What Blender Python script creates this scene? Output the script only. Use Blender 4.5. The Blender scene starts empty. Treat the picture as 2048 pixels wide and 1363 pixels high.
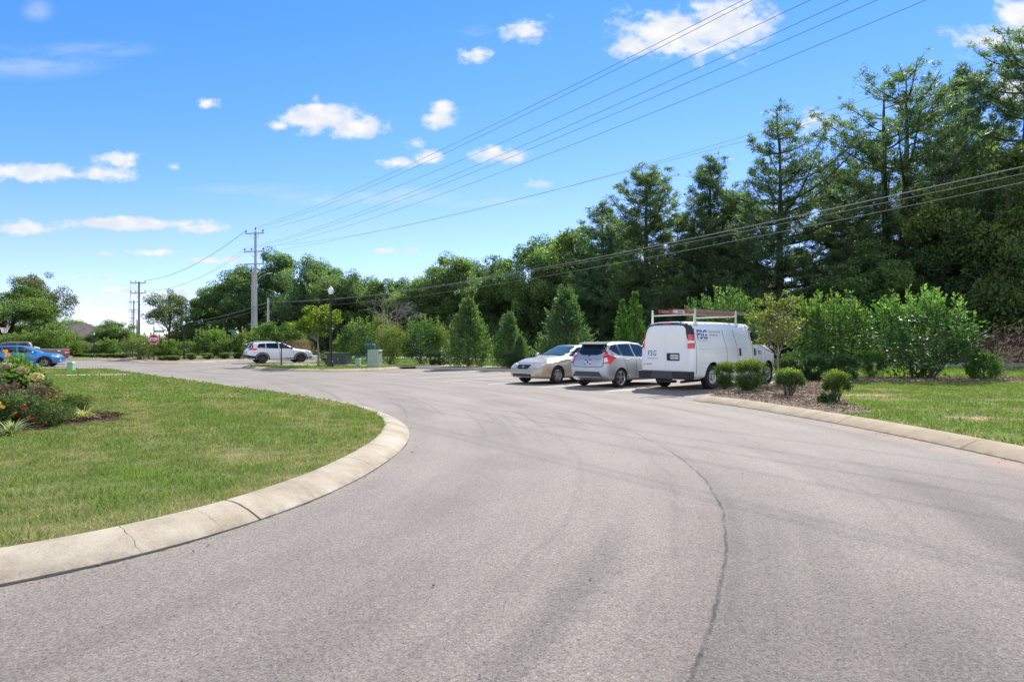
import bpy, bmesh, math, random
import numpy as np
from mathutils import Vector, Matrix
from mathutils.bvhtree import BVHTree
from mathutils.geometry import delaunay_2d_cdt

SC = bpy.context.scene
COL = SC.collection
R = math.radians
PI = math.pi

# ------------------------------------------------------------------ camera
CAM_H = 1.42
F = 1280.0          # focal length in photograph pixels (2048 wide)
HZ = 689.0          # horizon row
cd = bpy.data.cameras.new('camera')
cam = bpy.data.objects.new('camera', cd)
COL.objects.link(cam)
cam.location = (0, 0, CAM_H)
cam.rotation_euler = (R(90), 0, 0)
cd.sensor_width = 36.0
cd.lens = F / 2048 * 36.0
cd.shift_y = 7.5 / 2048
cd.clip_end = 6000
SC.camera = cam
SC.render.filter_size = 1.1
SC.cycles.diffuse_bounces = 7
SC.cycles.transmission_bounces = 8

# ------------------------------------------------------------------ light
SUN_AZ, SUN_EL = R(23), R(42)
SKY_STRENGTH = 0.082
EXPOSURE = 1.27
SC.view_settings.view_transform = 'Standard'
SC.view_settings.look = 'None'
SC.view_settings.exposure = EXPOSURE
SC.view_settings.gamma = 1
sd = bpy.data.lights.new('sun', 'SUN')
sd.energy = 3.5
sd.angle = R(0.5)
sd.color = (1.0, 0.955, 0.88)
sun = bpy.data.objects.new('sun', sd)
COL.objects.link(sun)
sdir = Vector((math.sin(SUN_AZ) * math.cos(SUN_EL), math.cos(SUN_AZ) * math.cos(SUN_EL), math.sin(SUN_EL)))
sun.rotation_euler = (-sdir).to_track_quat('-Z', 'Y').to_euler()
sun.location = sdir * 200


class NT:
    """small helper to write node graphs"""
    def __init__(s, tree):
        s.t = tree
        s.n = tree.nodes
        s.l = tree.links

    def new(s, typ, **kw):
        n = s.n.new(typ)
        for k, v in kw.items():
            setattr(n, k, v)
        return n

    def put(s, sock, v):
        if isinstance(v, bpy.types.NodeSocket):
            s.l.new(v, sock)
        elif v is not None:
            if sock.type == 'RGBA' and len(v) == 3:
                v = (*v, 1)
            sock.default_value = v

    def math(s, op, a, b=None, c=None, clamp=False):
        n = s.new('ShaderNodeMath', operation=op)
        n.use_clamp = clamp
        s.put(n.inputs[0], a)
        s.put(n.inputs[1], b)
        s.put(n.inputs[2], c)
        return n.outputs[0]

    def vmath(s, op, a, b=None):
        n = s.new('ShaderNodeVectorMath', operation=op)
        s.put(n.inputs[0], a)
        s.put(n.inputs[1], b)
        return n.outputs['Value'] if op in ('LENGTH', 'DOT_PRODUCT', 'DISTANCE') else n.outputs[0]

    def noise(s, vec, scale, detail=4, rough=0.5, lac=2.0, dim='3D', dist=0):
        n = s.new('ShaderNodeTexNoise')
        n.noise_dimensions = dim
        if vec is not None:
            s.put(n.inputs['Vector'], vec)
        n.inputs['Scale'].default_value = scale
        n.inputs['Detail'].default_value = detail
        n.inputs['Roughness'].default_value = rough
        n.inputs['Lacunarity'].default_value = lac
        n.inputs['Distortion'].default_value = dist
        return n.outputs[0]

    def voro(s, vec, scale, feat='F1', out='Distance'):
        n = s.new('ShaderNodeTexVoronoi', feature=feat)
        s.put(n.inputs['Vector'], vec)
        n.inputs['Scale'].default_value = scale
        return n.outputs[out]

    def ramp(s, fac, stops, interp='LINEAR'):
        n = s.new('ShaderNodeValToRGB')
        s.put(n.inputs[0], fac)
        cr = n.color_ramp
        cr.interpolation = interp
        while len(cr.elements) < len(stops):
            cr.elements.new(0.5)
        for e, (p, c) in zip(cr.elements, stops):
            e.position = p
            e.color = (*c, 1) if len(c) == 3 else c
        return n.outputs[0]

    def mix(s, fac, a, b, mode='MIX'):
        n = s.new('ShaderNodeMix', data_type='RGBA', blend_type=mode)
        s.put(n.inputs[0], fac)
        s.put(n.inputs[6], a)
        s.put(n.inputs[7], b)
        return n.outputs[2]

    def step(s, x, a, b):
        n = s.new('ShaderNodeMapRange', interpolation_type='SMOOTHSTEP')
        s.put(n.inputs[0], x)
        s.put(n.inputs[1], a)
        s.put(n.inputs[2], b)
        return n.outputs[0]

    def sep(s, v):
        n = s.new('ShaderNodeSeparateXYZ')
        s.put(n.inputs[0], v)
        return n.outputs

    def comb(s, x=0.0, y=0.0, z=0.0):
        n = s.new('ShaderNodeCombineXYZ')
        s.put(n.inputs[0], x)
        s.put(n.inputs[1], y)
        s.put(n.inputs[2], z)
        return n.outputs[0]


# ------------------------------------------------------------------ world: Nishita sky with fair weather clouds
world = bpy.data.worlds.new('World')
SC.world = world
world.use_nodes = True
wt = NT(world.node_tree)
wt.n.clear()
sky = wt.new('ShaderNodeTexSky')
sky.sky_type = 'NISHITA'
sky.sun_disc = False
sky.sun_elevation = SUN_EL
sky.sun_rotation = SUN_AZ
sky.altitude = 900
sky.air_density = 1.0
sky.dust_density = 0.0
sky.ozone_density = 5.0
hs = wt.new('ShaderNodeHueSaturation')
hs.inputs['Saturation'].default_value = 1.06
hs.inputs['Hue'].default_value = 0.5
wt.l.new(sky.outputs[0], hs.inputs['Color'])
tc = wt.new('ShaderNodeTexCoord')
dx, dy, dz = wt.sep(tc.outputs['Generated'])
ysafe = wt.math('MAXIMUM', dy, 0.05)
cu = wt.math('DIVIDE', dx, ysafe)
cv = wt.math('DIVIDE', dz, ysafe)
cvec = wt.comb(cu, cv, 0.0)
wob = wt.noise(wt.vmath('MULTIPLY', cvec, (14.0, 22.0, 1.0)), 1.0, 6, 0.62)
fine = wt.noise(wt.vmath('MULTIPLY', cvec, (40.0, 60.0, 1.0)), 1.0, 5, 0.6)
CLOUDS = [  # column, row, half width, half height, amount  (directions on the sky)
    (1350, 70, 120, 45, 1.0), (1450, 40, 90, 60, 1.1), (1270, 85, 50, 32, .8), (1390, 95, 70, 22, .5),
    (1985, 80, 75, 30, .75), (2050, 40, 60, 50, .9), (645, 240, 85, 26, 1.15), (700, 252, 62, 22, 1.05), (560, 252, 28, 12, .8),
    (620, 228, 40, 18, .9), (880, 236, 32, 26, .85), (1055, 60, 46, 24, .8), (955, 108, 34, 16, .7),
    (998, 312, 58, 13, .85), (858, 315, 28, 14, .8), (798, 326, 32, 9, .75), (830, 286, 22, 9, .6),
    (65, 343, 95, 18, 1.0), (195, 348, 55, 14, .9), (240, 318, 45, 12, .6), (40, 454, 55, 13, 1.0), (190, 446, 90, 11, 1.05),
    (300, 449, 100, 11, 1.05), (395, 457, 55, 9, .95), (415, 205, 20, 10, .7), (350, 335, 14, 8, .7), (768, 501, 30, 7, .8),
    (818, 501, 18, 7, .75), (300, 505, 50, 8, .7), (430, 520, 70, 7, .7), (215, 507, 24, 6, .6), (1065, 370, 26, 9, .6),
    (170, 605, 90, 7, .75), (230, 580, 60, 6, .6), (100, 640, 120, 6, .6), (330, 588, 60, 9, .7), (1640, 250, 60, 26, .5),
    (2030, 180, 40, 30, .8), (1280, 505, 40, 12, .7), (520, 560, 80, 6, .5), (150, 555, 60, 5, .5), (330, 625, 60, 12, .7)]
CIRRUS = [(75, 20, 34, 24, .30), (50, 125, 170, 34, .34), (190, 98, 120, 18, .26), (720, 392, 260, 20, .34), (900, 404, 230, 11, .26), (520, 378, 160, 12, .2), (958, 62, 36, 11, .35)]
best = None
for (px, py, rx, ry, am) in CLOUDS:
    p = wt.vmath('SUBTRACT', cvec, ((px - 1024) / F, (HZ - py) / F, 0))
    p = wt.vmath('MULTIPLY', p, (F / (rx * 1.45), F / (ry * 1.5), 0))
    d = wt.math('MULTIPLY', wt.math('SUBTRACT', 1.0, wt.vmath('LENGTH', p)), am)
    best = d if best is None else wt.math('MAXIMUM', best, d)
veil = None
for (px, py, rx, ry, am) in CIRRUS:
    p = wt.vmath('SUBTRACT', cvec, ((px - 1024) / F, (HZ - py) / F, 0))
    p = wt.vmath('MULTIPLY', p, (F / (rx * 1.3), F / (ry * 1.3), 0))
    d = wt.math('MULTIPLY', wt.step(wt.vmath('LENGTH', p), 1.0, .1), am)
    veil = d if veil is None else wt.math('MAXIMUM', veil, d)
wisp = wt.noise(wt.vmath('MULTIPLY', cvec, (9.0, 34.0, 1.0)), 1.0, 6, .6)
veil = wt.math('MULTIPLY', veil, wt.step(wisp, .30, .68))
dens = wt.math('ADD', best, wt.math('ADD', wt.math('MULTIPLY', wt.math('SUBTRACT', wob, 0.52), 1.9),
                                    wt.math('MULTIPLY', wt.math('SUBTRACT', fine, 0.5), 1.1)))
mask = wt.math('MULTIPLY', wt.step(dens, 0.05, 0.68), wt.step(dy, 0.06, 0.2))
shd = wt.step(wt.noise(wt.vmath('MULTIPLY', cvec, (22.0, 30.0, 1.0)), 1.0, 3, 0.5), 0.35, 0.7)
ccol = wt.mix(shd, (3.9, 4.2, 4.75), (5.0, 5.0, 5.05))
sr = wt.new('ShaderNodeSeparateColor')
wt.l.new(hs.outputs[0], sr.inputs[0])
KS = SKY_STRENGTH * 2 ** EXPOSURE
red = wt.math('MINIMUM', wt.math('MULTIPLY', wt.math('POWER', wt.math('MULTIPLY', sr.outputs[0], KS * 1.06), 1.7), 1.55 / KS), sr.outputs[0])
sc_ = wt.new('ShaderNodeCombineColor')
wt.l.new(red, sc_.inputs[0])
wt.l.new(wt.math('MULTIPLY', sr.outputs[1], .885), sc_.inputs[1])
wt.l.new(wt.math('MULTIPLY', sr.outputs[2], 1.10), sc_.inputs[2])
skyb = sc_.outputs[0]
skyc = wt.mix(wt.math('MAXIMUM', mask, veil), skyb, ccol)
# unseen bright cloud added behind the camera as fill for shaded, camera-facing sides
gen = tc.outputs['Generated']
back_n = wt.noise(wt.vmath('MULTIPLY', gen, (1.0, 1.0, 2.2)), 2.6, 6, .58)
back = wt.math('MULTIPLY', wt.math('MULTIPLY', wt.step(back_n, .42, .57), wt.step(dy, .05, -.25)), wt.step(dz, .03, .12))
skyc = wt.mix(back, skyc, (8.6, 8.6, 8.7))
bg = wt.new('ShaderNodeBackground')
wt.l.new(skyc, bg.inputs[0])
bg.inputs[1].default_value = SKY_STRENGTH
wo = wt.new('ShaderNodeOutputWorld')
wt.l.new(bg.outputs[0], wo.inputs[0])
world.cycles.sampling_method = 'MANUAL'
world.cycles.sample_map_resolution = 512

# ------------------------------------------------------------------ helpers


def gp(px, py, h=0.0):
    """ground point (height h) seen at a photograph pixel"""
    Y = F * (CAM_H - h) / (py - HZ)
    return ((px - 1024) / F * Y, Y)


def ax(px, Y):
    return (px - 1024) / F * Y


def az(py, Y):
    return CAM_H + (HZ - py) / F * Y


def tag(o, label=None, cat=None, group=None, kind=None):
    if label:
        o['label'] = label
    if cat:
        o['category'] = cat
    if group:
        o['group'] = group
    if kind:
        o['kind'] = kind
    return o


def thing(name, label, cat, loc=(0, 0, 0), rotz=0.0, group=None):
    o = bpy.data.objects.new(name, None)
    o.empty_display_size = 0.3
    COL.objects.link(o)
    o.location = loc
    o.rotation_euler = (0, 0, rotz)
    return tag(o, label, cat, group)


def link(name, me, parent=None):
    o = bpy.data.objects.new(name, me)
    COL.objects.link(o)
    if parent is not None:
        o.parent = parent
    return o


def dup(root, loc, rotz=0.0, scale=None, label=None, group=None):
    """copy of a thing with copies of its parts and sub-parts"""
    r = root.copy()
    COL.objects.link(r)
    r.location = loc
    r.rotation_euler = (0, 0, rotz)
    if scale is not None:
        r.scale = scale
    if label:
        r['label'] = label
    if group:
        r['group'] = group
    for ch in list(root.children):
        c = ch.copy()
        COL.objects.link(c)
        c.parent = r
        for g in list(ch.children):
            d = g.copy()
            COL.objects.link(d)
            d.parent = c
    return r


def np_mesh(name, V, Fq, mats, tint=None, smooth=False, matidx=None):
    """mesh from numpy verts (n,3) and equal-size faces (m,k)"""
    me = bpy.data.meshes.new(name)
    V = np.asarray(V, dtype=np.float32)
    Fq = np.asarray(Fq, dtype=np.int32)
    m, k = Fq.shape
    me.vertices.add(len(V))
    me.vertices.foreach_set('co', V.ravel())
    me.loops.add(m * k)
    me.loops.foreach_set('vertex_index', Fq.ravel())
    me.polygons.add(m)
    me.polygons.foreach_set('loop_start', np.arange(0, m * k, k, dtype=np.int32))
    if matidx is not None:
        me.polygons.foreach_set('material_index', np.asarray(matidx, dtype=np.int32))
    if smooth:
        me.polygons.foreach_set('use_smooth', np.ones(m, dtype=bool))
    for mt in (mats if isinstance(mats, (list, tuple)) else [mats]):
        me.materials.append(mt)
    if tint is not None:
        a = me.attributes.new('tint', 'FLOAT', 'FACE')
        a.data.foreach_set('value', np.asarray(tint, dtype=np.float32))
    me.update(calc_edges=True)
    return me


class MB:
    """collects boxes, tubes, lathes into one mesh"""
    def __init__(s):
        s.v = []
        s.f = []
        s.m = []

    def add(s, V, Fs, mi=0):
        b = len(s.v)
        s.v += [tuple(p) for p in V]
        for f in Fs:
            s.f.append([i + b for i in f])
            s.m.append(mi)
        return s

    def box(s, x0, x1, y0, y1, z0, z1, mi=0, M=None, taper=None):
        V = [Vector((x, y, z)) for z in (z0, z1) for x, y in ((x0, y0), (x1, y0), (x1, y1), (x0, y1))]
        if taper:
            cx, cy = (x0 + x1) / 2, (y0 + y1) / 2
            for q in V[4:]:
                q.x = cx + (q.x - cx) * taper
                q.y = cy + (q.y - cy) * taper
        if M is not None:
            V = [M @ q for q in V]
        return s.add(V, [(3, 2, 1, 0), (4, 5, 6, 7), (0, 1, 5, 4), (1, 2, 6, 5), (2, 3, 7, 6), (3, 0, 4, 7)], mi)

    def tube(s, pts, rad, n=6, mi=0, cap=True):
        pts = [Vector(p) for p in pts]
        if not hasattr(rad, '__len__'):
            rad = [rad] * len(pts)
        V = []
        up = Vector((0.13, 0.31, 1)).normalized()
        for i, p in enumerate(pts):
            t = (pts[min(i + 1, len(pts) - 1)] - pts[max(i - 1, 0)])
            t = t.normalized() if t.length > 1e-9 else Vector((0, 0, 1))
            u = up if abs(t.dot(up)) < .93 else Vector((1, .2, 0)).normalized()
            a = t.cross(u).normalized()
            b = t.cross(a)
            for k in range(n):
                th = 2 * PI * k / n
                V.append(p + (a * math.cos(th) + b * math.sin(th)) * rad[i])
        Fs = []
        for i in range(len(pts) - 1):
            for k in range(n):
                k2 = (k + 1) % n
                Fs.append((i * n + k, i * n + k2, (i + 1) * n + k2, (i + 1) * n + k))
        if cap:
            Fs.append(tuple(range(n))[::-1])
            Fs.append(tuple((len(pts) - 1) * n + k for k in range(n)))
        return s.add(V, Fs, mi)

    def lathe(s, prof, n=24, axis='z', org=(0, 0, 0), mi=0, closed=False):
        """prof: (radius, height) pairs turned round an axis"""
        V = []
        o = Vector(org)
        for (r, h) in prof:
            for k in range(n):
                th = 2 * PI * k / n
                c, q = r * math.cos(th), r * math.sin(th)
                V.append(o + (Vector((c, q, h)) if axis == 'z' else Vector((h, c, q)) if axis == 'x' else Vector((q, h, c))))
        Fs = []
        m = len(prof)
        for i in range(m - 1 + (1 if closed else 0)):
            i2 = (i + 1) % m
            for k in range(n):
                k2 = (k + 1) % n
                Fs.append((i * n + k, i * n + k2, i2 * n + k2, i2 * n + k))
        if not closed:
            if prof[0][0] > 1e-6:
                Fs.append(tuple(range(n))[::-1])
            if prof[-1][0] > 1e-6:
                Fs.append(tuple((m - 1) * n + k for k in range(n)))
        return s.add(V, Fs, mi)

    def prism(s, poly, h0, h1, M=None, mi=0):
        """poly (x,y) extruded from h0 to h1 along z, then moved by M"""
        n = len(poly)
        V = [Vector((x, y, h0)) for x, y in poly] + [Vector((x, y, h1)) for x, y in poly]
        if M is not None:
            V = [M @ q for q in V]
        Fs = [tuple(range(n))[::-1], tuple(range(n, 2 * n))]
        for i in range(n):
            j = (i + 1) % n
            Fs.append((i, j, n + j, n + i))
        return s.add(V, Fs, mi)

    def mesh(s, name, mats, smooth=None, recalc=True):
        me = bpy.data.meshes.new(name)
        me.from_pydata(s.v, [], s.f)
        for mt in (mats if isinstance(mats, (list, tuple)) else [mats]):
            me.materials.append(mt)
        for p, mi in zip(me.polygons, s.m):
            p.material_index = mi
        if recalc:
            bm = bmesh.new()
            bm.from_mesh(me)
            bmesh.ops.recalc_face_normals(bm, faces=bm.faces)
            bm.to_mesh(me)
            bm.free()
        if smooth is not None:
            for p in me.polygons:
                p.use_smooth = True
            me.set_sharp_from_angle(angle=R(smooth))
        me.update()
        return me

    def build(s, name, mats, parent=None, smooth=None):
        return link(name, s.mesh(name, mats, smooth), parent)


def pip(P, poly):
    """points in polygon, numpy"""
    x, y = P[:, 0], P[:, 1]
    ins = np.zeros(len(P), bool)
    n = len(poly)
    j = n - 1
    for i in range(n):
        xi, yi = poly[i]
        xj, yj = poly[j]
        c = ((yi > y) != (yj > y)) & (x < (xj - xi) * (y - yi) / (yj - yi + 1e-12) + xi)
        ins ^= c
        j = i
    return ins


def chaikin(pts, it=2, closed=False):
    pts = [np.array(p, float) for p in pts]
    for _ in range(it):
        q = [] if closed else [pts[0]]
        n = len(pts)
        for i in range(n if closed else n - 1):
            a, b = pts[i], pts[(i + 1) % n]
            q += [a * .75 + b * .25, a * .25 + b * .75]
        if not closed:
            q.append(pts[-1])
        pts = q
    return pts


def fnoise(P, seed, scale):
    """smooth cheap noise in about -1..1 for numpy points"""
    rg = np.random.default_rng(seed)
    out = np.zeros(len(P))
    for k in range(7):
        d = rg.normal(size=P.shape[1])
        d /= np.linalg.norm(d)
        out += np.sin(P @ d * (2 * PI / scale) * rg.uniform(.6, 1.7) + rg.uniform(0, 6.28))
    return out / 3.2


# ------------------------------------------------------------------ materials
def new_mat(name):
    m = bpy.data.materials.new(name)
    m.use_nodes = True
    t = NT(m.node_tree)
    t.n.clear()
    out = t.new('ShaderNodeOutputMaterial')
    return m, t, out


def pbr(name, col, rough=.5, metal=0.0, spec=.5, coat=0.0, bump=None, var=None, trans=0.0, ior=None, emis=None):
    m, t, out = new_mat(name)
    b = t.new('ShaderNodeBsdfPrincipled')
    t.put(b.inputs['Base Color'], col)
    b.inputs['Roughness'].default_value = rough
    b.inputs['Metallic'].default_value = metal
    b.inputs['Specular IOR Level'].default_value = spec
    b.inputs['Coat Weight'].default_value = coat
    b.inputs['Coat Roughness'].default_value = .04
    if ior:
        b.inputs['IOR'].default_value = ior
    if trans:
        b.inputs['Transmission Weight'].default_value = trans
    if emis:
        t.put(b.inputs['Emission Color'], emis[0])
        b.inputs['Emission Strength'].default_value = emis[1]
    co = t.new('ShaderNodeTexCoord').outputs['Object']
    if var:   # (scale, amount): value variation of the surface itself
        nz = t.noise(co, var[0], 5, .6)
        c2 = tuple(max(0, c * (1 - var[1])) for c in col)
        c3 = tuple(min(1, c * (1 + var[1])) for c in col)
        t.put(b.inputs['Base Color'], t.ramp(nz, [(.3, c2), (.7, c3)]))
    if bump:  # (scale, strength, distance)
        bn = t.new('ShaderNodeBump')
        bn.inputs['Strength'].default_value = bump[1]
        bn.inputs['Distance'].default_value = bump[2]
        t.l.new(t.noise(co, bump[0], 4, .6), bn.inputs['Height'])
        t.l.new(bn.outputs[0], b.inputs['Normal'])
    t.l.new(b.outputs[0], out.inputs[0])
    return m


def leaf_mat(name, cols, transl=.35, rough=.5, spec=.25, tcol=1.5):
    """foliage: per-leaf tint from an attribute, light shining through"""
    m, t, out = new_mat(name)
    at = t.new('ShaderNodeAttribute')
    at.attribute_name = 'tint'
    n = len(cols)
    c = t.ramp(at.outputs['Fac'], [(i / (n - 1), cc) for i, cc in enumerate(cols)])
    oi = t.new('ShaderNodeObjectInfo').outputs['Random']
    c = t.mix(1.0, c, t.ramp(oi, [(0, (.82, .88, .95)), (.35, (1.0, 1.0, 1.0)), (.7, (1.12, 1.08, .95)), (1, (1.05, 1.15, 1.1))]), 'MULTIPLY')
    b = t.new('ShaderNodeBsdfPrincipled')
    t.l.new(c, b.inputs['Base Color'])
    b.inputs['Roughness'].default_value = rough
    b.inputs['Specular IOR Level'].default_value = spec
    tr = t.new('ShaderNodeBsdfTranslucent')
    t.l.new(t.mix(1.0, c, (tcol * 1.05, tcol * 1.12, tcol * .55), 'MULTIPLY'), tr.inputs[0])
    mx = t.new('ShaderNodeMixShader')
    mx.inputs[0].default_value = transl
    t.l.new(b.outputs[0], mx.inputs[1])
    t.l.new(tr.outputs[0], mx.inputs[2])
    t.l.new(mx.outputs[0], out.inputs[0])
    return m


def bark_mat(name, c1, c2, sc=6):
    m, t, out = new_mat(name)
    co = t.new('ShaderNodeTexCoord').outputs['Object']
    nz = t.noise(t.vmath('MULTIPLY', co, (1, 1, .2)), sc, 5, .7)
    b = t.new('ShaderNodeBsdfPrincipled')
    t.l.new(t.ramp(nz, [(.3, c1), (.7, c2)]), b.inputs['Base Color'])
    b.inputs['Roughness'].default_value = .9
    bn = t.new('ShaderNodeBump')
    bn.inputs['Strength'].default_value = .7
    bn.inputs['Distance'].default_value = .03
    t.l.new(nz, bn.inputs['Height'])
    t.l.new(bn.outputs[0], b.inputs['Normal'])
    t.l.new(b.outputs[0], out.inputs[0])
    return m


M = {}
M['concrete'] = None
M['bark'] = bark_mat('bark', (.035, .028, .022), (.12, .10, .085))
M['bark_pale'] = bark_mat('bark_pale', (.14, .12, .10), (.32, .28, .24), 9)
M['bark_grey'] = bark_mat('bark_grey', (.10, .09, .085), (.22, .20, .19), 9)
M['pole_wood'] = bark_mat('pole_wood', (.13, .115, .10), (.24, .22, .20), 5)
M['pole_grey'] = bark_mat('pole_grey', (.30, .31, .33), (.46, .47, .48), 4)
M['black_metal'] = pbr('black_metal', (.012, .012, .013), .38, .0, .5)
M['galv'] = pbr('galvanised_steel', (.42, .44, .46), .45, .8)
M['wire'] = pbr('wire_dark', (.03, .03, .035), .95, 0, .05)
M['wire_alu'] = pbr('wire_aluminium', (.24, .25, .26), .8, 0, .1)
M['glass_dark'] = pbr('tinted_glass', (.010, .012, .014), .04, 0, .6, ior=1.55)
M['glass_screen'] = pbr('windscreen_glass', (.035, .075, .095), .06, 0, .6, ior=1.6)
M['tyre'] = pbr('tyre_rubber', (.018, .018, .019), .85, bump=(60, .3, .01))
M['alloy'] = pbr('alloy_rim', (.55, .56, .58), .28, .9)
M['alloy_dark'] = pbr('dark_rim', (.025, .025, .028), .35, .6)
M['steel_rim'] = pbr('steel_rim', (.52, .52, .52), .38, .7)
M['black_plastic'] = pbr('black_plastic', (.018, .019, .021), .55, bump=(120, .2, .003))
M['grey_plastic'] = pbr('grey_plastic', (.05, .052, .056), .6)
M['red_lens'] = pbr('red_lens', (.62, .012, .02), .12, 0, .6, coat=.6)
M['clear_lens'] = pbr('clear_lens', (.50, .50, .48), .18, 0, .5, coat=.5)
M['amber_lens'] = pbr('amber_lens', (.75, .22, .02), .15, 0, .6, coat=.5)
M['white_lens'] = pbr('white_lens', (.72, .72, .72), .2, 0, .6, coat=.5)
M['chrome'] = pbr('chrome', (.75, .76, .77), .12, 1.0)
M['seam'] = pbr('panel_gap', (.02, .02, .022), .8)
M['white_paint'] = pbr('van_white_paint', (.82, .82, .82), .32, 0, .5, coat=.5)
M['suv_paint'] = pbr('pearl_white_paint', (.72, .73, .74), .28, 0, .5, coat=.7)
M['beige_paint'] = pbr('beige_metallic_paint', (.46, .39, .29), .36, .25, .5, coat=.7)
M['silver_paint'] = pbr('silver_metallic_paint', (.42, .435, .455), .34, .45, .5, coat=.7)
M['blue_paint'] = pbr('blue_paint', (.012, .20, .50), .30, .15, .5, coat=.8)
M['brown_paint'] = pbr('brown_grey_paint', (.165, .125, .115), .4, .1, .4, coat=.25)
M['logo_blue'] = pbr('logo_blue', (.018, .13, .46), .4)
M['text_grey'] = pbr('lettering_grey', (.24, .27, .34), .5)
M['text_black'] = pbr('lettering_black', (.02, .02, .025), .5)
M['badge'] = pbr('badge_dark', (.09, .075, .05), .3, .5)
M['plate_white'] = pbr('plate_white', (.66, .68, .66), .4)
M['plate_lilac'] = pbr('plate_lilac', (.50, .47, .58), .4)
M['plate_green'] = pbr('plate_green', (.06, .16, .10), .5)
M['plate_peach'] = pbr('plate_orange', (.60, .28, .16), .5)
M['rack_white'] = pbr('rack_white', (.72, .69, .62), .45)
M['ladder_rail'] = pbr('fibreglass_rail', (.33, .19, .14), .5, var=(9, .25))
M['ladder_red'] = pbr('ladder_red', (.42, .03, .03), .5)
M['stop_red'] = pbr('sign_red', (.42, .006, .018), .35)
M['sign_white'] = pbr('sign_white', (.80, .80, .80), .35)
M['sign_green'] = pbr('sign_green', (.0, .22, .15), .35)
M['globe'] = pbr('lamp_globe', (.80, .82, .84), .35, 0, .5, coat=.3)
M['box_dark_green'] = pbr('box_dark_green', (.030, .055, .042), .45, var=(3, .15))
M['box_pale_green'] = pbr('box_pale_green', (.31, .37, .29), .55, var=(4, .12))
M['box_mint'] = pbr('box_mint', (.23, .42, .28), .5, var=(5, .1))
M['orange_sticker'] = pbr('sticker_orange', (.7, .25, .02), .5)
M['bin_blue'] = pbr('bin_blue', (.05, .22, .60), .5)
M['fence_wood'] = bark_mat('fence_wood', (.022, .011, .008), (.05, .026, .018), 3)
M['roof_brown'] = pbr('shingle_roof', (.11, .085, .08), .9, var=(1.2, .35), bump=(6, .6, .05))
M['brick_brown'] = pbr('brick_brown', (.20, .12, .10), .9, var=(3, .3))
M['hoop_orange'] = pbr('hoop_orange', (.75, .12, .03), .4)
M['net_white'] = pbr('net_white', (.8, .8, .8), .7)
M['mulch_dark'] = None

# ------------------------------------------------------------------ ground materials


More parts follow.
